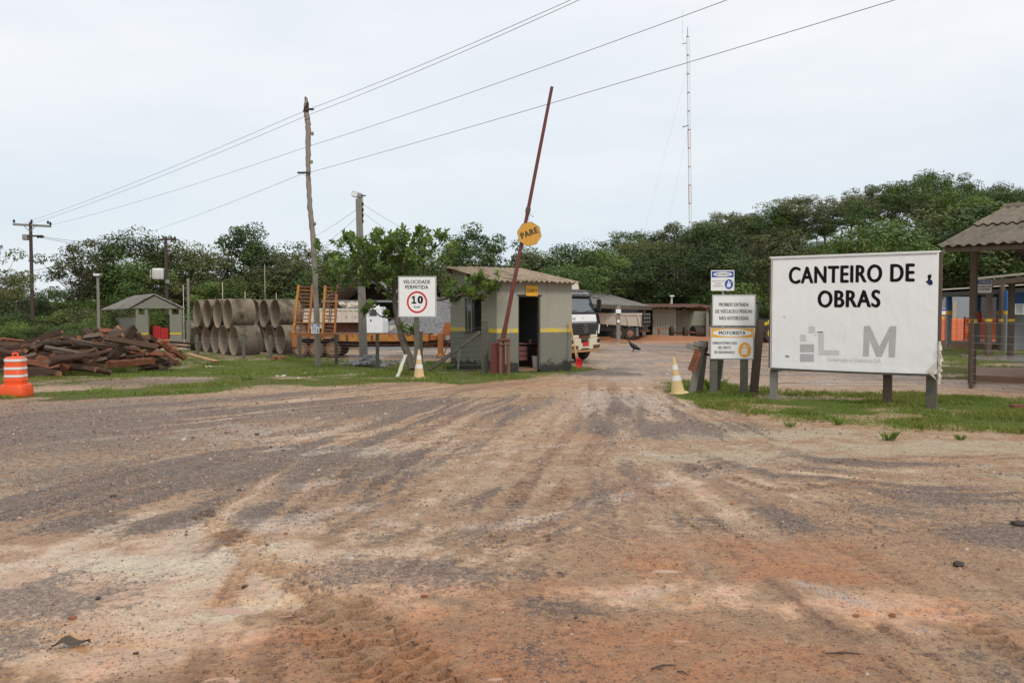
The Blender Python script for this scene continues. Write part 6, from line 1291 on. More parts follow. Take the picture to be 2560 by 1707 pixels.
MB().box(L(410, 0).x, L(440, 0).x, .085, .1, L(0, 836).z, L(0, 832).z).build('yellow_stripe', M['yellow'], T); MB().box(L(324, 0).x, L(355, 0).x, .085, .1, L(0, 836).z, L(0, 832).z).build('yellow_stripe', M['yellow'], T)
for k in range(2): MB().box(L(357+20*k, 0).x, L(376+20*k, 0).x, .6, .65, 0, L(0, 815+5*k).z).build('red_panel', M['red_gate'], T)
MB().box(L(390, 0).x, L(409, 0).x, 3.5, 3.6, -.2, L(0, 803).z).build('back_wall', M['hut_cream'], T); MB().box(L(397, 0).x, L(404, 0).x, 3.48, 3.5, L(0, 832).z, L(0, 818).z).build('window', M['glass'], T)

# ------------------------------------------------------------------ right shelter (near)
eo = at(2342, 616, 18.7); e_e = Vector((math.cos(-math.pi/4), math.sin(-math.pi/4), 0)); T = thing('shelter', 'open shelter with weathered corrugated roof at the right edge', 'shelter', (eo.x, eo.y, 0), -math.pi/4)
ez = eo.z; run = 5.3; rise = at(2500, 522, 22.5).z-ez; ln = 7.7
for row in range(2):
    for k in range(7):
        xa = k*1.1; ya, yb = row*run/2, (row+1)*run/2+(.15 if row == 0 else 0); za, zb_ = ez+rise*ya/run+(.045 if row else 0), ez+rise*yb/run+(.03 if row else 0)
        if row: ya -= .12; za -= rise*.12/run
        MB().corr((xa-.03, ya, za+.008*(k % 2)), (xa+1.1, ya, za+.008*(k % 2)), (xa+1.1, yb, zb_), (xa-.03, yb, zb_), 1.13/.21, .026, .01, 5).build('roof_sheet', M['asbestos_brown'], T, smooth=True)
        if row == 0: MB().corr((xa-.03, run*2, ez), (xa+1.1, run*2, ez), (xa+1.1, run, ez+rise), (xa-.03, run, ez+rise), 1.13/.28, .042, .01, 3).build('roof_sheet', M['asbestos_brown'], T, smooth=True)
for k in range(7): MB().lathe([(.13, k*1.1-.04), (.12, k*1.1+1.1)], 12, c=(0, run, ez+rise+.0), axis='x').build('ridge_cap', M['asbestos_brown'], T, smooth=True)
Rm = Matrix.Rotation(math.pi/4, 3, 'Z')
def SL(px, D, z=0): return Rm @ (Vector((at(px, 777, D).x, D, z))-Vector((eo.x, eo.y, 0)))
pq = SL(2433, 19.9); h1 = ez+rise*pq.y/run-.08
for xx in (pq.x, pq.x+3.4, pq.x+6.6):
    MB().box(xx-.07, xx+.07, pq.y-.07, pq.y+.07, -.2, h1).build('post', M['timber_struct'], T, bevel=.005); MB().box(xx-.073, xx+.073, pq.y-.073, pq.y+.073, at(0, 808, 19.9).z, at(0, 798, 19.9).z).build('yellow_band', M['yellow'], T)
    MB().box(xx-.07, xx+.07, run*2-pq.y-.07, run*2-pq.y+.07, -.2, h1).build('post', M['timber_struct'], T)
    MB().box(xx-.06, xx+.06, pq.y-.2, run*2-pq.y+.2, h1-.22, h1-.08).build('tie_beam', M['timber_struct'], T); MB().beam((xx, .3, ez-.02), (xx, run, ez+rise-.15), .10, .14).build('rafter', M['timber_struct'], T); MB().beam((xx, 2*run-.3, ez-.02), (xx, run, ez+rise-.15), .10, .14).build('rafter', M['timber_struct'], T)
for yy in (.35, pq.y, run/2+.2, run-.25): zz_ = ez+rise*yy/run-.075; MB().box(.12, ln-.1, yy-.04, yy+.04, zz_-.07, zz_).build('purlin', M['timber_struct'], T)
MB().box(.15, ln, .10, .16, ez-.14, ez-.04).build('fascia', M['timber_struct'], T)
S = thing('shelter_slab', 'raised muddy concrete floor slab under the right shelter', 'slab', (0, 0, 0)); q = gx(2437, 20.2); S.location = (q.x, q.y, q.z)
mb = MB(); mb.add([(0, 0, -.2), (5, -1.0, -.2), (8, 4, -.2), (1.3, 2.6, -.2), (0, 0, .17), (5, -1.0, .17), (8, 4, .17), (1.3, 2.6, .17)], [(3, 2, 1, 0), (4, 5, 6, 7), (0, 1, 5, 4), (1, 2, 6, 5), (2, 3, 7, 6), (3, 0, 4, 7)]); mb.build('slab', M['brown_slab'], S, bevel=.02)
S2 = thing('attention_sign', 'white and blue ATENÇÃO sign beside the near shelter post', 'sign', at(2459.5, 732, 20.15)); 
MB().box(-.185, .185, -.01, 0, 0, .315).build('board', M['sign_white'], S2); panel(S2, 'header_band', -.17, .17, -.013, .21, .30, M['blue']); lettering(S2, 'ATENÇÃO', 0, -.016, .258, .28, .06, M['sign_white'], .03)
lettering(S2, 'USO OBRIGATÓRIO', 0, -.014, .155, .34, .05, M['ink'], .02); lettering(S2, 'DE UNIFORMES', 0, -.014, .085, .28, .04, M['ink'], .02)
# second shelter
D = 33; T = thing('shelter', 'second open shelter with pale fascia behind the near one', 'shelter', gx(2470, D)); b0 = T.location.copy()
def L(px, py, D=33): return at(px, py, D)-b0
a, c = L(2436, 697), L(2760, 664, 30)
mb = MB(); back = Vector((1.2, 6, -.05)); mb.add([a, c, c+back, a+back], [(0, 1, 2, 3)]); mb.add([a+Vector((0, 0, .07)), c+Vector((0, 0, .07)), c+back+Vector((0, 0, .07)), a+back+Vector((0, 0, .07))], [(3, 2, 1, 0)]); mb.build('roof_sheet', M['asbestos_grey'], T)
MB().beam(a-Vector((0, .04, 0)), c-Vector((0, .04, 0)), .05, .09).build('fascia', M['tin'], T)
mb = MB(); dn = Vector((0, 0, -.12)); mb.add([a+dn, c+dn, c+back+dn, a+back+dn], [(0, 1, 2, 3)]); mb.build('underside_shade', M['timber_struct'], T)  # dark sheet added below the roof to stand in for underside shade
MB().beam(a-Vector((0, .0, .22)), c-Vector((0, .0, .22)), .10, .2).build('eave_beam', M['timber_struct'], T)
for px, D1 in ((2472, 33), (2528, 33.2), (2640, 32), (2505, 38.5)):
    q = L(px, 777, D1); MB().box(q.x-.09, q.x+.09, q.y-.09, q.y+.09, -.2, a.z+.1).build('post', M['timber_struct'], T); MB().box(q.x-.093, q.x+.093, q.y-.093, q.y+.093, L(0, 804, D1).z, L(0, 797, D1).z).build('yellow_band', M['yellow'], T)
q = gx(2440, 30.5); S = thing('floor_slab', 'wet low floor slab under the second shelter', 'slab', q); mb = MB(); mb.add([(0, 0, -.2), (6, -4.5, -.2), (9, 2, -.2), (1.5, 4, -.2), (0, 0, .05), (6, -4.5, .05), (9, 2, .05), (1.5, 4, .05)], [(4, 5, 6, 7), (0, 1, 5, 4), (1, 2, 6, 5), (2, 3, 7, 6), (3, 0, 4, 7)]); mb.build('slab', M['wet_slab'], S)
# far office building
D = 41; T = thing('office_building', 'long low site office with blue and grey posts and veranda', 'building', gx(2372, D)); b0 = T.location.copy()
def L(px, py, D=41): return at(px, py, D)-b0
a, c = L(2346, 727, 40), L(2800, 700, 36)
mb = MB(); bk = Vector((2, 9, -.05)); mb.add([a, c, c+bk, a+bk], [(0, 1, 2, 3)]); u_ = Vector((0, 0, .08)); mb.add([a+u_, c+u_, c+bk+u_, a+bk+u_], [(3, 2, 1, 0)]); mb.add([a, c, c+u_, a+u_], [(0, 1, 2, 3)]); mb.build('roof_sheet', M['asbestos_grey'], T)
mb = MB(); dn = Vector((0, 0, -.1)); mb.add([a+dn, c+dn, c+bk+dn, a+bk+dn], [(0, 1, 2, 3)]); mb.build('underside_shade', M['timber_struct'], T); MB().beam(a-Vector((0, -.05, .2)), c-Vector((0, -.05, .2)), .1, .2).build('eave_beam', M['dark_metal'], T)  # dark sheet under the office roof, its colour supplies the shade there
MB().beam(a-Vector((0, .03, -.05)), c-Vector((0, .03, -.05)), .03, .05).build('roof_edge', M['white_dirty'], T)
for px, D1, w_ in ((2372, 41, .10), (2444, 41, .10), (2500, 41, .12), (2518, 38, .11)):
    q = L(px, 777, D1); zt_ = a.z-.05; zy0, zy1 = L(0, 786, D1).z, L(0, 777, D1).z
    MB().box(q.x-w_, q.x+w_, q.y-w_, q.y+w_, -.2, zy0).build('post_base', M['post_grey'], T); MB().box(q.x-w_, q.x+w_, q.y-w_, q.y+w_, zy0, zy1).build('yellow_band', M['yellow'], T); MB().box(q.x-w_, q.x+w_, q.y-w_, q.y+w_, zy1, zt_).build('post', M['post_blue'], T)
q0, q1 = L(2520, 777, 39), L(2760, 777, 39); MB().box(q0.x, q1.x, q0.y, q0.y+.15, -.2, L(0, 768, 39).z).build('wall_lower', M['post_grey'], T); MB().box(q0.x, q1.x, q0.y+.005, q0.y+.15, L(0, 768, 39).z, a.z).build('wall_upper', M['post_blue'], T)
q = L(2550, 773, 38.6); o = MB().box(-.32, .32, -.15, .15, -.25, .25).build('air_conditioner', M['white'], T, bevel=.02, loc=q); mb = MB()
for k in range(9): mb.box(-.29, .04, -.16, -.152, -.20+.048*k, -.175+.048*k)
mb.build('fan_grille', M['post_grey'], o)
q0, q1 = L(2378, 866, 40.6), L(2620, 866, 40.6); MB().box(q0.x, q1.x, q0.y-.1, q1.y+6, -.2, .18).build('veranda_floor', M['brown_slab'], T)
# back containers and mesh fence
D = 54; T = thing('site_container', 'pale grey corrugated site container with white doors far right', 'container', gx(2385, D)); b0 = T.location.copy()
def L(px, py, D=54): return at(px, py, D)-b0
xa, xb = L(2330, 0).x, L(2378, 0).x; n_ = 12
for k in range(n_): MB().box(xa+(xb-xa)*k/n_+.01, xa+(xb-xa)*(k+1)/n_-.01, 0+.03*(k % 2), .1, 0, L(0, 745).z).build('cladding_panel', M['tin_grey'], T)
MB().box(xa, L(2460, 0).x, .1, 2.4, 0, L(0, 742).z).build('body', M['tin_grey'], T)
for k, (p_, q_) in enumerate(((2379, 2396), (2397, 2409))): MB().box(L(p_, 0).x, L(q_, 0).x-.03, .02, .098, 0, L(0, 754).z).build('door', M['tin'], T)
MB().box(xa, xb, -.03, -.01, L(0, 797).z, L(0, 791).z).build('orange_stripe', M['amber'], T); q = L(2360, 779); MB().box(q.x-.22, q.x+.22, -.06, -.04, q.z-.2, q.z+.2).build('notice', M['sign_white'], T); MB().box(q.x-.2, q.x+.2, -.065, -.06, q.z+.05, q.z+.17).build('notice_header', M['blue'], T)
MB().corr(L(2335, 733, 53), L(2372, 733, 53), L(2372, 730, 56), L(2335, 730, 56), 12, .05, .02, 2).build('roof_sheet', M['grey_metal'], T)
q0 = L(2440, 742); MB().box(q0.x, L(2560, 0).x, 2, 2.1, 0, q0.z).build('side_wall', M['dark_metal'], T)
def mesh_fence(name, label, p0, p1, h):
    T = thing(name, label, 'mesh fence', p0); d = p1-p0; n_ = max(6, int(d.length/.18)); mb = MB(); 
    for k in range(11): z = h*k/10; sg = lambda t: .05*math.sin(9*t+z); mb.tube([d*(i/8)+Vector((0, 0, z-.04*math.sin(math.pi*((i/8*3) % 1))*(z/h))) for i in range(9)], .044, 4, False)
    for k in range(n_+1): mb.beam(d*(k/n_), d*(k/n_)+Vector((0, 0, h)), .03, .02)
    mb.build('mesh', M['orange_mesh'], T)
    for k in range(4): q = d*(k/3); MB().box(q.x-.03, q.x+.03, .03, .08, 0, h+.1).build('stake', M['timber_struct'], T)
mesh_fence('safety_fence', 'orange plastic safety mesh left of the fire extinguisher', gx(2335, 51), gx(2422, 51), at(0, 798, 51).z-gx(2335, 51).z)
mesh_fence('safety_fence', 'orange plastic safety mesh behind the blue posts, right part', gx(2413, 47), gx(2520, 46), at(0, 796, 47).z-gx(2413, 47).z)
S = thing('fire_extinguisher', 'red fire extinguisher hanging on the blue veranda post', 'fire extinguisher', at(2449, 806, 40.8)); MB().lathe([(.07, 0), (.09, .02), (.09, .42), (.05, .48), (.025, .54)], 14).build('body', M['red_gate'], S, smooth=True); MB().box(-.03, .09, -.02, .02, .52, .56).build('handle', M['black'], S)

# ------------------------------------------------------------------ small debris on the ground
deb = [(175, 1612, 'leafd', 'dark curled dead leaf lying by the left puddle', .12), (283, 1243, 'rock', 'dark stone on the sand at left', .05), (642, 1086, 'rock', 'dark stone on gravel left of centre', .05), (2395, 1417, 'rock', 'long dark stone on the sand at right', .06),
       (2548, 1316, 'rock', 'dark half buried stone at the right edge', .09), (708, 1128, 'rock', 'small brown stone near the sandy patch', .035), (612, 1470, 'rock', 'small dark stone in the smooth wet mud', .025), (245, 1500, 'rock', 'small dark pebble in the wet mud at left', .025), (340, 1628, 'rock', 'small stone at the puddle edge', .022),
       (1440, 1552, 'rock', 'dark pebble on mud near centre bottom', .02), (2100, 1640, 'clod', 'red clod lying near the right wheel ruts', .035), (2230, 1532, 'clod', 'brown clod right of the orange mud patch', .05), (2140, 1545, 'clod', 'low brown clod left of the other one', .04), (1830, 1258, 'clod', 'crumbled brown clod in the middle right', .04),
       (1630, 1238, 'clod', 'small brown clod beside the pale wet streak', .035), (2130, 1270, 'clod', 'flat clod in the gravel at right', .035), (1060, 1495, 'red', 'bright red scrap of brick in the centre mud', .035), (1312, 1175, 'clod', 'small clod beside the centre puddle', .025), (180, 1545, 'clod', 'reddish clod above the left leaf', .05), (715, 1335, 'clod', 'dark twiggy clod on the left mud', .03)]
for i, (px, py, k, lb, s_) in enumerate(deb):
    s_ *= .55 if k in ('clod', 'red') else (.8 if k == 'rock' else 1)
    g = gp(px, py); g.z = zground(g.x, g.y)
    if k == 'leafd':
        mb = MB(); n_ = 10
        for j in range(n_+1): u = j/n_; w_ = .055*math.sin(math.pi*u)**.7; zc = .015+.03*math.sin(u*5)**2; mb.v += [Vector((u*.19-.09, -w_*.8, zc*.7+.01)), Vector((u*.19-.09, 0, zc*.6)), Vector((u*.19-.09, w_*.8, zc*.7+.02*math.sin(u*4)))]
        mb.f += [f for j in range(n_) for f in ((j*3, j*3+3, j*3+4, j*3+1), (j*3+1, j*3+4, j*3+5, j*3+2))]; o = mb.build('dead_leaf', M['dead_leaf'], loc=g, rz=.2); tag(o, lb, 'leaf')
    else:
        o = MB().rock((0, 0, s_*.25), s_, 40+i, .5).build('stone' if k == 'rock' else 'clod', M['stone_dark'] if k == 'rock' else (M['brick'] if k == 'red' else M['clod']), loc=g); tag(o, lb, 'stone' if k == 'rock' else 'clod')
for i, (a, c, lb) in enumerate((((2065, 1643), (2160, 1646), 'straight thin stick at bottom right'), ((1628, 1682), (1690, 1673), 'crooked twig at the bottom centre right'), ((1692, 1690), (1722, 1700), 'short dark twig beside the crooked twig'), ((1395, 1437), (1412, 1446), 'tiny twig on the mud in the centre'))):
    p, q = gp(*a), gp(*c); p.z = q.z = zground(p.x, p.y)+.006; tag(MB().tube([Vector(), (q-p)*.5+Vector((0, .008, .006)), q-p], [.004, .005, .003], 5).build('twig', M['dead_leaf'], loc=p), lb, 'twig')
for i, (px, py, lb) in enumerate(((700, 944, 'crumpled white paper scrap on the left verge'), (758, 938, 'larger crumpled white scrap right of the first on the verge'), (522, 918, 'small pale scrap near the pile on the grass'), (735, 950, 'tiny white scrap below the crumpled paper'))):
    g = gp(px, py); g.z = zground(g.x, g.y)+.02; mb = MB(); rr = random.Random(i); mb.add([(-.14+.07*k, rr.uniform(-.04, .04)+.05*j, rr.uniform(0, .05)) for j in (0, 1) for k in range(5)], [(k, k+1, k+6, k+5) for k in range(4)]); tag(mb.build('paper_scrap', M['white_dirty'], loc=g), lb, 'paper scrap')
S = MB(); rr = random.Random(5)
for k in range(14): S.rock((rr.uniform(-.25, .25), rr.uniform(-.2, .2), rr.uniform(0, .12)), rr.uniform(.06, .11), k, .7)
o = S.build('soil_clods', M['clod'], loc=gp(700, 900)); tag(o, 'small heap of orange clods on the verge before the right pipes', 'soil', kind='stuff')

# ------------------------------------------------------------------ trees
def rand_dir(n, rr): v = rr.normal(size=(n, 3)); return v/np.linalg.norm(v, axis=1, keepdims=True)
def leaf_cards(C, nrm, size, rr, aspect=.55):
    n = len(C); t = rand_dir(n, rr); a = np.cross(nrm, t); a /= np.linalg.norm(a, axis=1, keepdims=True)+1e-9; b = np.cross(nrm, a)
    s_ = size[:, None]; A = a*s_; B = b*s_*aspect
    V = np.stack([C-A, C-B*.9+nrm*s_*.12, C+A, C+B*.9+nrm*s_*.12], 1).reshape(-1, 3); return V, np.arange(n*4).reshape(-1, 4)
def make_tree(seed, style):
    rr = np.random.default_rng(seed); P = {'dense': (42, 215, .42, .36, .60, .118, .0135), 'airy': (38, 130, .44, .34, .66, .085, .0130), 'tall': (42, 150, .27, .42, .56, .078, .0120), 'umbrella': (44, 150, .50, .16, .80, .090, .0120), 'bush': (36, 170, .55, .44, .42, .15, .0180)}[style]
    nl, per, rx, rz_, cz, lr, ls = P; V = []; Fc = []; T_ = []; off = 0; lob = []
    d = rand_dir(nl, rr); rad = rr.uniform(.35, 1, nl)**.5; c = d*rad[:, None]*np.array([rx, rx, rz_]); c[:, 2] += cz
    bump = 1+.25*np.sin(3*np.arctan2(c[:, 1], c[:, 0])+seed); c[:, :2] *= bump[:, None]
    if style != 'bush': c = c[c[:, 2] > .16]
    for k in range(len(c)):
        n = int(per*rr.uniform(.6, 1.3)); dd = rand_dir(n, rr); r_ = lr*rr.uniform(.65, 1.35); q = dd*(rr.uniform(.3, 1.05, n)**.45)[:, None]*r_*np.array([1.2, 1.2, .68])+c[k]
        nr = dd*.7+np.array([0, 0, .75])+rr.normal(0, .55, (n, 3)); nr /= np.linalg.norm(nr, axis=1, keepdims=True)
        v, f = leaf_cards(q, nr, ls*rr.uniform(.7, 1.5, n), rr); V.append(v); Fc.append(f+off); off += len(v)
        base_t = rr.random(); t = np.clip(base_t*.6+.4*rr.random(n), 0, 1); yl = (rr.random(n) < .04)*rr.random(n)+(.25 if rr.random() < .06 else 0); T_.append(np.repeat(np.stack([t, yl, t, np.ones(n)], -1), 4, 0))
    crown = (np.concatenate(V), np.concatenate(Fc), np.concatenate(T_))
    mb = MB(); r0 = .02; top = cz+.1 if style != 'bush' else .3
    pts = [Vector((0, 0, -.03))]; 
    for j in range(1, 6): pts.append(Vector((rr.normal(0, .012), rr.normal(0, .012), top*j/5)))
    mb.tube(pts, [r0*(1-.75*j/5) for j in range(6)], 7)
    for k in range(0, len(c), 2 if style != 'airy' else 1):
        z0 = min(top*.95, max(.12, min(c[k][2]*.85, top*rr.uniform(.35, .95)))); st_ = Vector((0, 0, z0)); en = Vector(c[k]); mid = st_.lerp(en, .5)+Vector((0, 0, -.02)); mb.tube([st_, mid, en], [.006, .004, .0015], 4, False)
    tm = bpy.data.meshes.new('trunk'); tm.from_pydata([tuple(v) for v in mb.v], [], mb.f); tm.materials.append(M['bark']); 
    return crown, tm
TREES = {}
for st_, n_ in (('dense', 4), ('airy', 3), ('tall', 2), ('umbrella', 2), ('bush', 2)):
    for i in range(n_):
        (cv, cf, ct), tm = make_tree(100+i*13+hash(st_.__len__())*7+ord(st_[0]), st_)
        for mk_ in ('leaf_a', 'leaf_b', 'leaf_c'): TREES.setdefault((st_, mk_), []).append((np_mesh('crown', cv, cf, M[mk_], False, ct), tm))
def tree(px, D, top, st_, mt, label, group, sx=1., x=None):
    if D < 68 and (1500 < px < 1860 or px > 2290) and D > 57: D = 68+R.random()*3; top = top if top > 1000 else top
    g = gx(px, D) if x is None else Vector((x, D, hz(x, D))); g.z = hz(g.x, g.y); h = at(px, top, D).z-g.z if top < 1000 else top-1000
    cm, tm = R.choice(TREES[(st_, mt)]); T = thing('tree' if st_ != 'bush' else 'shrub', label, 'tree' if st_ != 'bush' else 'shrub', g, R.random()*6.28, group); hh = h/(.98 if st_ != 'bush' else .9)
    T.scale = (hh*sx, hh*sx, hh); link('crown', cm, T); link('trunk', tm, T); return T
GL = 'trees of the forest edge behind the yard'
sky_l = [(-35, 40, 612, 'airy', 'leaf_b', 'feathery tree cut by the left edge of the photo', .9), (40, 52, 722, 'dense', 'leaf_a', 'low round tree left of the dark crossarm pole', 1.3), (120, 56, 716, 'dense', 'leaf_a', 'low round tree right behind the dark crossarm pole', 1.1),
 (205, 60, 600, 'airy', 'leaf_b', 'airy pale tree leaning out over the sky gap at left', .9), (268, 62, 585, 'airy', 'leaf_b', 'tall airy tree above the grey lamp pole', .85), (345, 62, 580, 'dense', 'leaf_a', 'tall dense tree left of the transformer pole', .9), (455, 64, 612, 'dense', 'leaf_b', 'rounded tree right of the transformer pole', .95),
 (520, 64, 618, 'dense', 'leaf_b', 'olive tree above the left pipe stack', .9), (612, 66, 558, 'tall', 'leaf_a', 'tall pointed dark tree rising highest above the pipes', .9), (655, 66, 600, 'dense', 'leaf_a', 'dense tree right of the tall pointed tree', .9), (715, 66, 625, 'dense', 'leaf_b', 'olive tree above the yellow ramps', .9),
 (775, 64, 606, 'airy', 'leaf_b', 'airy tree behind the crooked pole', .9), (850, 66, 620, 'dense', 'leaf_a', 'dense tree left behind the lamp post', .9), (950, 68, 640, 'dense', 'leaf_c', 'green tree behind the broad leaved tree', .9), (1040, 68, 640, 'dense', 'leaf_b', 'olive tree behind the speed sign', .9),
 (1120, 64, 600, 'dense', 'leaf_a', 'dark tree left of the hut roof skyline', .9), (1190, 60, 563, 'tall', 'leaf_a', 'tall dark open tree behind the hut roof', 1.0), (1225, 62, 590, 'airy', 'leaf_a', 'dark open tree between hut roof and boom', .8), (1290, 70, 625, 'dense', 'leaf_b', 'rounded tree right of the raised boom', .9),
 (1350, 72, 612, 'dense', 'leaf_c', 'bright green tree right of the PARE sign', .9), (1420, 72, 600, 'dense', 'leaf_a', 'broad dense tree above the white truck', 1.0), (1500, 74, 612, 'dense', 'leaf_c', 'bright green tree right of the truck cab', .9)]
for px, D, tp, st_, mt, lb, sx in sky_l: tree(px, D, tp, st_, mt, lb, GL, sx)
LM = [(0, 'the left photo edge'), (70, 'the orange barrier'), (140, 'the crossarm pole'), (230, 'the sky gap'), (310, 'the grey lamp pole'), (400, 'the pavilion roof'), (470, 'the transformer pole'), (560, 'the left pipe stack'), (660, 'the right pipe stack'), (760, 'the yellow ramps'), (850, 'the crooked pole'), (950, 'the lamp post'), (1060, 'the speed sign'), (1180, 'the stone heap'), (1300, 'the guard hut'), (1420, 'the boom barrier'), (9999, 'the white truck')]
def wherel(px): return next(n_ for p_, n_ in LM if px < p_)
MTN2 = {'leaf_a': 'dark green', 'leaf_b': 'olive', 'leaf_c': 'bright green'}
for i in range(26):  # mid height fill in front of and behind the skyline trees
    px = -150+i*64+R.uniform(-20, 20)
    if 130 < px < 225: tp = R.uniform(735, 750)
    elif px < 130: tp = R.uniform(735, 765)
    else: tp = R.uniform(645, 700)
    st_, mt = R.choice(['dense', 'dense', 'airy']), R.choice(['leaf_a', 'leaf_b', 'leaf_c']); tree(px, R.uniform(57, 62), tp, st_, mt, f"{'round' if st_ == 'dense' else 'loose'} {MTN2[mt]} mid height tree below the skyline behind {wherel(px)}", 'mid height trees of the forest edge', 1.15)
for i in range(34):
    px = -250+i*50+R.uniform(-20, 20); mt = R.choice(['leaf_c', 'leaf_c', 'leaf_a', 'leaf_b']); tree(px, R.uniform(53.5, 57) if px > 270 else R.uniform(47, 54), R.uniform(760, 790), 'bush', mt, f'{MTN2[mt]} leafy shrub at the forest foot behind {wherel(px)}', 'shrubs at the foot of the forest edge', 1.3)
for i in range(14):
    px = -300+i*44+R.uniform(-15, 15); tree(px, R.uniform(40, 46), R.uniform(800, 822), 'bush', 'leaf_c', f'low bright green bush behind the timber pile near {wherel(px)}', 'low bushes behind the timber pile', 1.5) if px < 240 else None
for i in range(16):
    px = -600+i*120+R.uniform(-40, 40); tree(px, R.uniform(72, 82), R.uniform(655, 690) if not 120 < px < 230 else 750, 'dense', R.choice(['leaf_a', 'leaf_b']), f'far tree half hidden behind the forest edge behind {wherel(px)}', 'far trees behind the forest edge', 1.1)
# hillside
SKY = [(1480, 612), (1590, 572), (1650, 590), (1700, 585), (1740, 532), (1800, 530), (1850, 560), (1920, 510), (1990, 492), (2050, 520), (2120, 475), (2200, 455), (2310, 430), (2400, 450), (2480, 462), (2560, 458), (2700, 470), (2900, 520)]
def skyline(px):
    xs_, ys_ = zip(*SKY); return float(np.interp(px, xs_, ys_))
ridge = [(1520, 95, 'dense', 620), (1592, 100, 'umbrella', 574), (1640, 104, 'dense', 600), (1716, 98, 'dense', 552), (1756, 104, 'dense', 560), (1822, 108, 'umbrella', 528), (1865, 106, 'umbrella', 545), (1925, 108, 'dense', 510), (1985, 112, 'airy', 500), (1995, 106, 'umbrella', 493), (2060, 112, 'dense', 520), (2125, 115, 'airy', 478), (2190, 116, 'airy', 462), (2235, 118, 'umbrella', 455),
         (2285, 118, 'airy', 434), (2330, 118, 'airy', 432), (2385, 122, 'airy', 446), (2440, 126, 'dense', 452), (2500, 130, 'dense', 462), (2560, 130, 'dense', 456), (2630, 130, 'dense', 470), (2720, 130, 'dense', 490), (2820, 130, 'dense', 500)]
RL = ['dense round tree at the low left end of the hill ridge', 'flat topped tree standing alone left of the radio mast', 'round tree just left of the mast foot on the ridge', 'dark round crown right behind the radio mast', 'round tree right of the mast on the ridge', 'flat crowned tree standing out against the sky right of the mast', 'second flat crowned tree right of the standout tree',
      'broad dark tree with raised crown above the small driver sign', 'airy tree with spreading branches left of the billboard top', 'umbrella shaped crown reaching out left of the billboard', 'dense tree above the left billboard corner', 'airy tree above the billboard word CANTEIRO', 'airy tree at the ridge above the billboard middle', 'flat crowned tree at the ridge above the billboard middle',
      'tallest airy tree on the hill ridge', 'airy tree right of the tallest ridge tree', 'airy dark tree above the shelter roof left end', 'dense dark tree above the shelter roof', 'dense tree on the ridge above the shelter ridge cap', 'rightmost dense tree at the photo edge on the ridge', 'ridge tree beyond the right edge', 'second ridge tree beyond the right edge', 'third ridge tree beyond the right edge']
for (px, D, st_, tp), lb in zip(ridge, RL): tree(px, D, tp, st_, R.choice(['leaf_a', 'leaf_a', 'leaf_b']), lb, 'trees along the hill ridge', 1.05)
STN = {'dense': 'round dense', 'airy': 'loose airy', 'umbrella': 'flat topped', 'tall': 'narrow tall', 'bush': 'low bushy'}; MTN = {'leaf_a': 'dark green', 'leaf_b': 'olive', 'leaf_c': 'bright green'}
MARK = [(1290, 'the hut roof'), (1400, 'the boom barrier'), (1470, 'the white truck cab'), (1560, 'the tipper shed roof'), (1660, 'the sheet metal shed'), (1745, 'the radio mast'), (1830, 'the small driver sign'), (1915, 'the wheel loader'), (2010, 'the billboard left end'), (2130, 'the billboard middle'), (2250, 'the letters DE'), (2345, 'the billboard right end'), (2450, 'the shelter roof left part'), (2570, 'the shelter ridge'), (9999, 'the photo edge')]
def where(px): return next(n_ for p_, n_ in MARK if px < p_)
for row, D in enumerate((63, 71, 79, 88, 98, 109, 120)):
    px = 1190+R.uniform(0, 60)
    while px < 2900:
        g = gx(px, D); h = R.choice([R.uniform(4.2, 6), R.uniform(6, 8), R.uniform(8, 10.5)]); top = HOR-(g.z+h-CAMH)*FPX/D; lim = skyline(px) if px > 1480 else 640
        if top < lim+24: h -= (lim+24-top)*D/FPX
        if h > 2.5:
            st_ = R.choice(['dense', 'dense', 'dense', 'airy', 'umbrella', 'tall']); mt = R.choice(['leaf_a', 'leaf_a', 'leaf_b', 'leaf_c'])
            tree(px, D+R.uniform(-3, 3), 1000+h, st_, mt, f"{STN[st_]} {MTN[mt]} tree {['in first row', 'in second row', 'low down', 'midway', 'upper middle', 'high up', 'near top'][row]} on hill behind {where(px)}", 'forest trees on the hillside', R.uniform(1.0, 1.35))
        px += R.uniform(.6, 1.35)*5.6*FPX/D
for i in range(36):
    px = 1230+i*46+R.uniform(-15, 15); tree(px, R.uniform(59, 62), 1000+R.uniform(2, 4.2), 'bush', R.choice(['leaf_c', 'leaf_a', 'leaf_b']), f'leafy shrub at the foot of the forested hill behind {where(px)}', 'shrubs at the foot of the hill', 1.3)
# undergrowth mass
def undergrowth():
    rr = np.random.default_rng(5); n = 45000; r_ = rr.uniform(-.95, .95, n); D = rr.uniform(58, 64, n)+rr.random(n)**2*20; D = np.where(((r_ > .09) & (r_ < .30)) | (r_ > .46), D+8, D); x_ = r_*D; z = hill(x_, D)+rr.random(n)**1.4*2.6*(.4+fbm(x_, D, .3, 3, 6))
    C = np.stack([x_, D, z], -1); nr = rand_dir(n, rr)+np.array([0, -.3, .6]); nr /= np.linalg.norm(nr, axis=1, keepdims=True); V, Fc = leaf_cards(C, nr, rr.uniform(.12, .26, n), rr); t = rr.random(n)
    tag(link('undergrowth', np_mesh('undergrowth', V, Fc, M['leaf_a'], False, np.repeat(np.stack([t, t*0, t, t*0+1], -1), 4, 0))), 'dense dark green undergrowth beneath the forest trees', 'undergrowth', kind='stuff')
undergrowth()

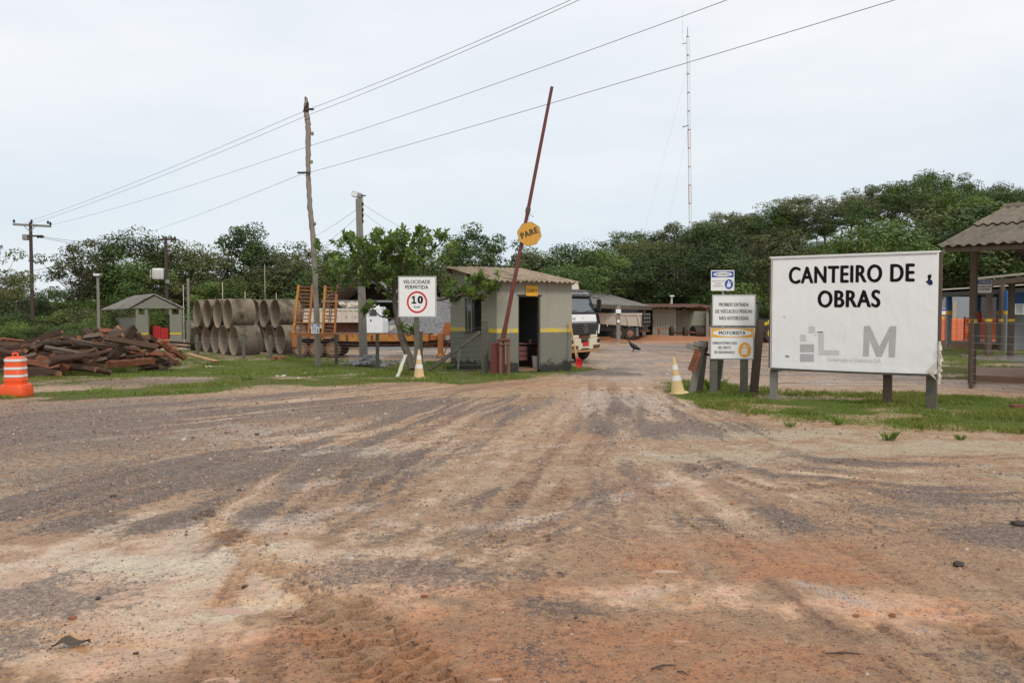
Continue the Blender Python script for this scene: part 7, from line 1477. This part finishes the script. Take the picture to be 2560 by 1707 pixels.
# ------------------------------------------------------------------ broad leaved tree by the speed sign
def near_tree():
    D = 25.6; b0 = gx(1032, 24.6); T = thing('broadleaf_tree', 'small broad leaved tree with leathery leaves behind the speed sign', 'tree', b0)
    rr = random.Random(21)
    def L(px, py, dy=0): return at(px, py, D+dy)-b0
    br = []
    def branch(pts, r0, r1, nm='branch'):
        P = [L(*p) if len(p) == 3 else L(p[0], p[1]) for p in pts]; n = len(P); br.append(P)
        Q = []; Rd = []
        for i in range(n-1):
            for k in range(4): t = k/4; Q.append(P[i].lerp(P[i+1], t)+Vector((rr.uniform(-.015, .015), rr.uniform(-.015, .015), 0))); u = (i+t)/(n-1); Rd.append(r0+(r1-r0)*u)
        Q.append(P[-1]); Rd.append(r1); MB().tube(Q, Rd, 8).build(nm, M['bark'], T, smooth=True)
    tr = [(1030, 925, -1), (1018, 880, -.7), (1003, 840, -.4), (994, 800, -.1), (988, 760, 0), (985, 735, 0)]
    branch(tr, .13, .07, 'trunk')
    brs = [[(988, 760, 0), (965, 725, -.1), (930, 700, -.2), (890, 705, -.3), (850, 670, -.3), (815, 640, -.2)], [(986, 740, 0), (975, 690, .1), (960, 640, .1), (945, 600, 0), (935, 580, 0)], [(985, 735, 0), (1000, 680, -.2), (1010, 630, -.3), (1010, 590, -.3)], [(987, 745, .1), (1025, 690, .3), (1060, 640, .4), (1068, 590, .4)],
           [(990, 770, 0), (1050, 745, -.3), (1100, 750, -.9), (1150, 738, -1.6), (1200, 735, -2.1), (1250, 725, -2.3)], [(1150, 738, -1.6), (1185, 705, -1.8), (1215, 695, -2)], [(960, 725, -.1), (900, 660, .4), (880, 620, .5), (865, 590, .5)], [(890, 705, -.3), (850, 730, -.5), (815, 690, -.5)], [(994, 800, 0), (950, 790, -.4), (920, 760, -.6), (905, 800, -.6)],
           [(1025, 690, .3), (1090, 670, .4), (1120, 640, .6), (1140, 615, .7)], [(994, 790, 0), (1020, 840, -.8), (1040, 830, -1)], [(985, 735, 0), (940, 680, -.5), (905, 640, -.6)], [(1010, 640, -.3), (1040, 610, -.4), (1055, 580, -.4)], [(1060, 640, .4), (1100, 610, .3), (1110, 590, .3)]]
    for q, b in enumerate(brs): branch(b, .05 if q < 5 else .028, .012)
    spots = []
    for P in br[1:]:
        for i in range(1, len(P)):
            for k in range(2 if i < len(P)-1 else 5): spots.append((P[i], P[i].lerp(P[i-1], rr.random()*.6)))
    while len(spots) < 380:
        u = rr.random(); px = rr.gauss(960, 88); py = rr.gauss(648, 42)
        if not (785 < px < 1150 and 575 < py < 765): continue
        if py < 590 and rr.random() < .6: continue
        if 1000 < px < 1100 and py > 700: continue
        spots.append((None, L(px, py, rr.uniform(-1.2, 1.2))))
    for q_ in range(34):
        u = rr.random(); spots.append((None, L(1110+u*145, 740-u*22+rr.gauss(0, 14)+(12 if rr.random() < .3 else 0), -1.0-1.3*u+rr.uniform(-.3, .3))))
    allpts = [p for P in br[1:] for p in P]; leaf_t = []; twigs = MB()
    for s0, c in spots:
        near = min(allpts, key=lambda p: (p-c).length); d = (c-near); ln_ = d.length
        dirv = (d.normalized() if ln_ > .05 else Vector((rr.uniform(-1, 1), rr.uniform(-1, 1), .5)).normalized())*.5+Vector((rr.uniform(-.5, .5), rr.uniform(-.5, .5), .75)); dirv.normalize()
        tip = c+dirv*.18; twigs.tube([near, near.lerp(c, .6)+Vector((0, 0, -.03)), c, tip], [.010, .008, .006, .004], 4, False)
        nlf = rr.randint(9, 14); a0 = rr.random()*6
        for k in range(nlf):
            a = a0+k*2.4; t = k/nlf; base_ = c.lerp(tip, t); up_ = dirv; sd_ = up_.orthogonal().normalized(); sd_ = Matrix.Rotation(a, 3, up_) @ sd_
            ld = (sd_*(1.0-.55*t)+up_*(.25+.7*t)).normalized(); ld.z -= .12; ld.normalize(); leaf_t.append((base_, ld, up_, rr.uniform(.12, .19), rr.random(), (rr.random() < .025)))
    twigs.build('twigs', M['bark'], T)['kind'] = 'stuff'
    def leaf_geo():
        V = []; F_ = []; n = 5
        for j in range(n+1):
            u = j/n; w = .27*math.sin(math.pi*min(1, u*.92+.04)**1.15)+.01; z = -.10*(u-.4)**2
            V += [(u, -w, z+.05), (u, 0, z), (u, w, z+.05)]
        for j in range(n): F_ += [(j*3, j*3+3, j*3+4, j*3+1), (j*3+1, j*3+4, j*3+5, j*3+2)]
        return V, F_
    LV, LF = leaf_geo(); LVn = np.array(LV)
    def lm(t, y): return np_mesh('leaf', LV, LF, M['leaf_near'], True, [(t, y, t, 1)]*len(LV))
    meshes = [lm(.1, 0), lm(.35, 0), lm(.6, 0), lm(.85, 0), lm(.9, 1.0)]
    def mat_of(b, ld, up, s_):
        x_ = ld; y_ = up.cross(x_).normalized(); z_ = x_.cross(y_); m = Matrix((x_, y_, z_)).transposed().to_4x4(); return Matrix.Translation(b) @ m @ Matrix.Scale(s_, 4)
    leaf_t.sort(key=lambda q: q[0].y); VV = []; FF = []; TT = []
    for i, (b, ld, up, s_, t, yl) in enumerate(leaf_t):
        m = mat_of(b, ld, up, s_)
        if i < 300: link('leaf', meshes[4 if yl else min(3, int(t*4))], T, m)
        else:
            Mn = np.array(m); VV.append(LVn @ Mn[:3, :3].T+Mn[:3, 3]); FF.append(np.array(LF)+(i-300)*len(LV)); TT.append(np.tile([t, 1.0*yl, t, 1], (len(LV), 1)))
    o = link('foliage', np_mesh('foliage', np.concatenate(VV), np.concatenate(FF), M['leaf_near'], True, np.concatenate(TT)), T); o['kind'] = 'stuff'
near_tree()
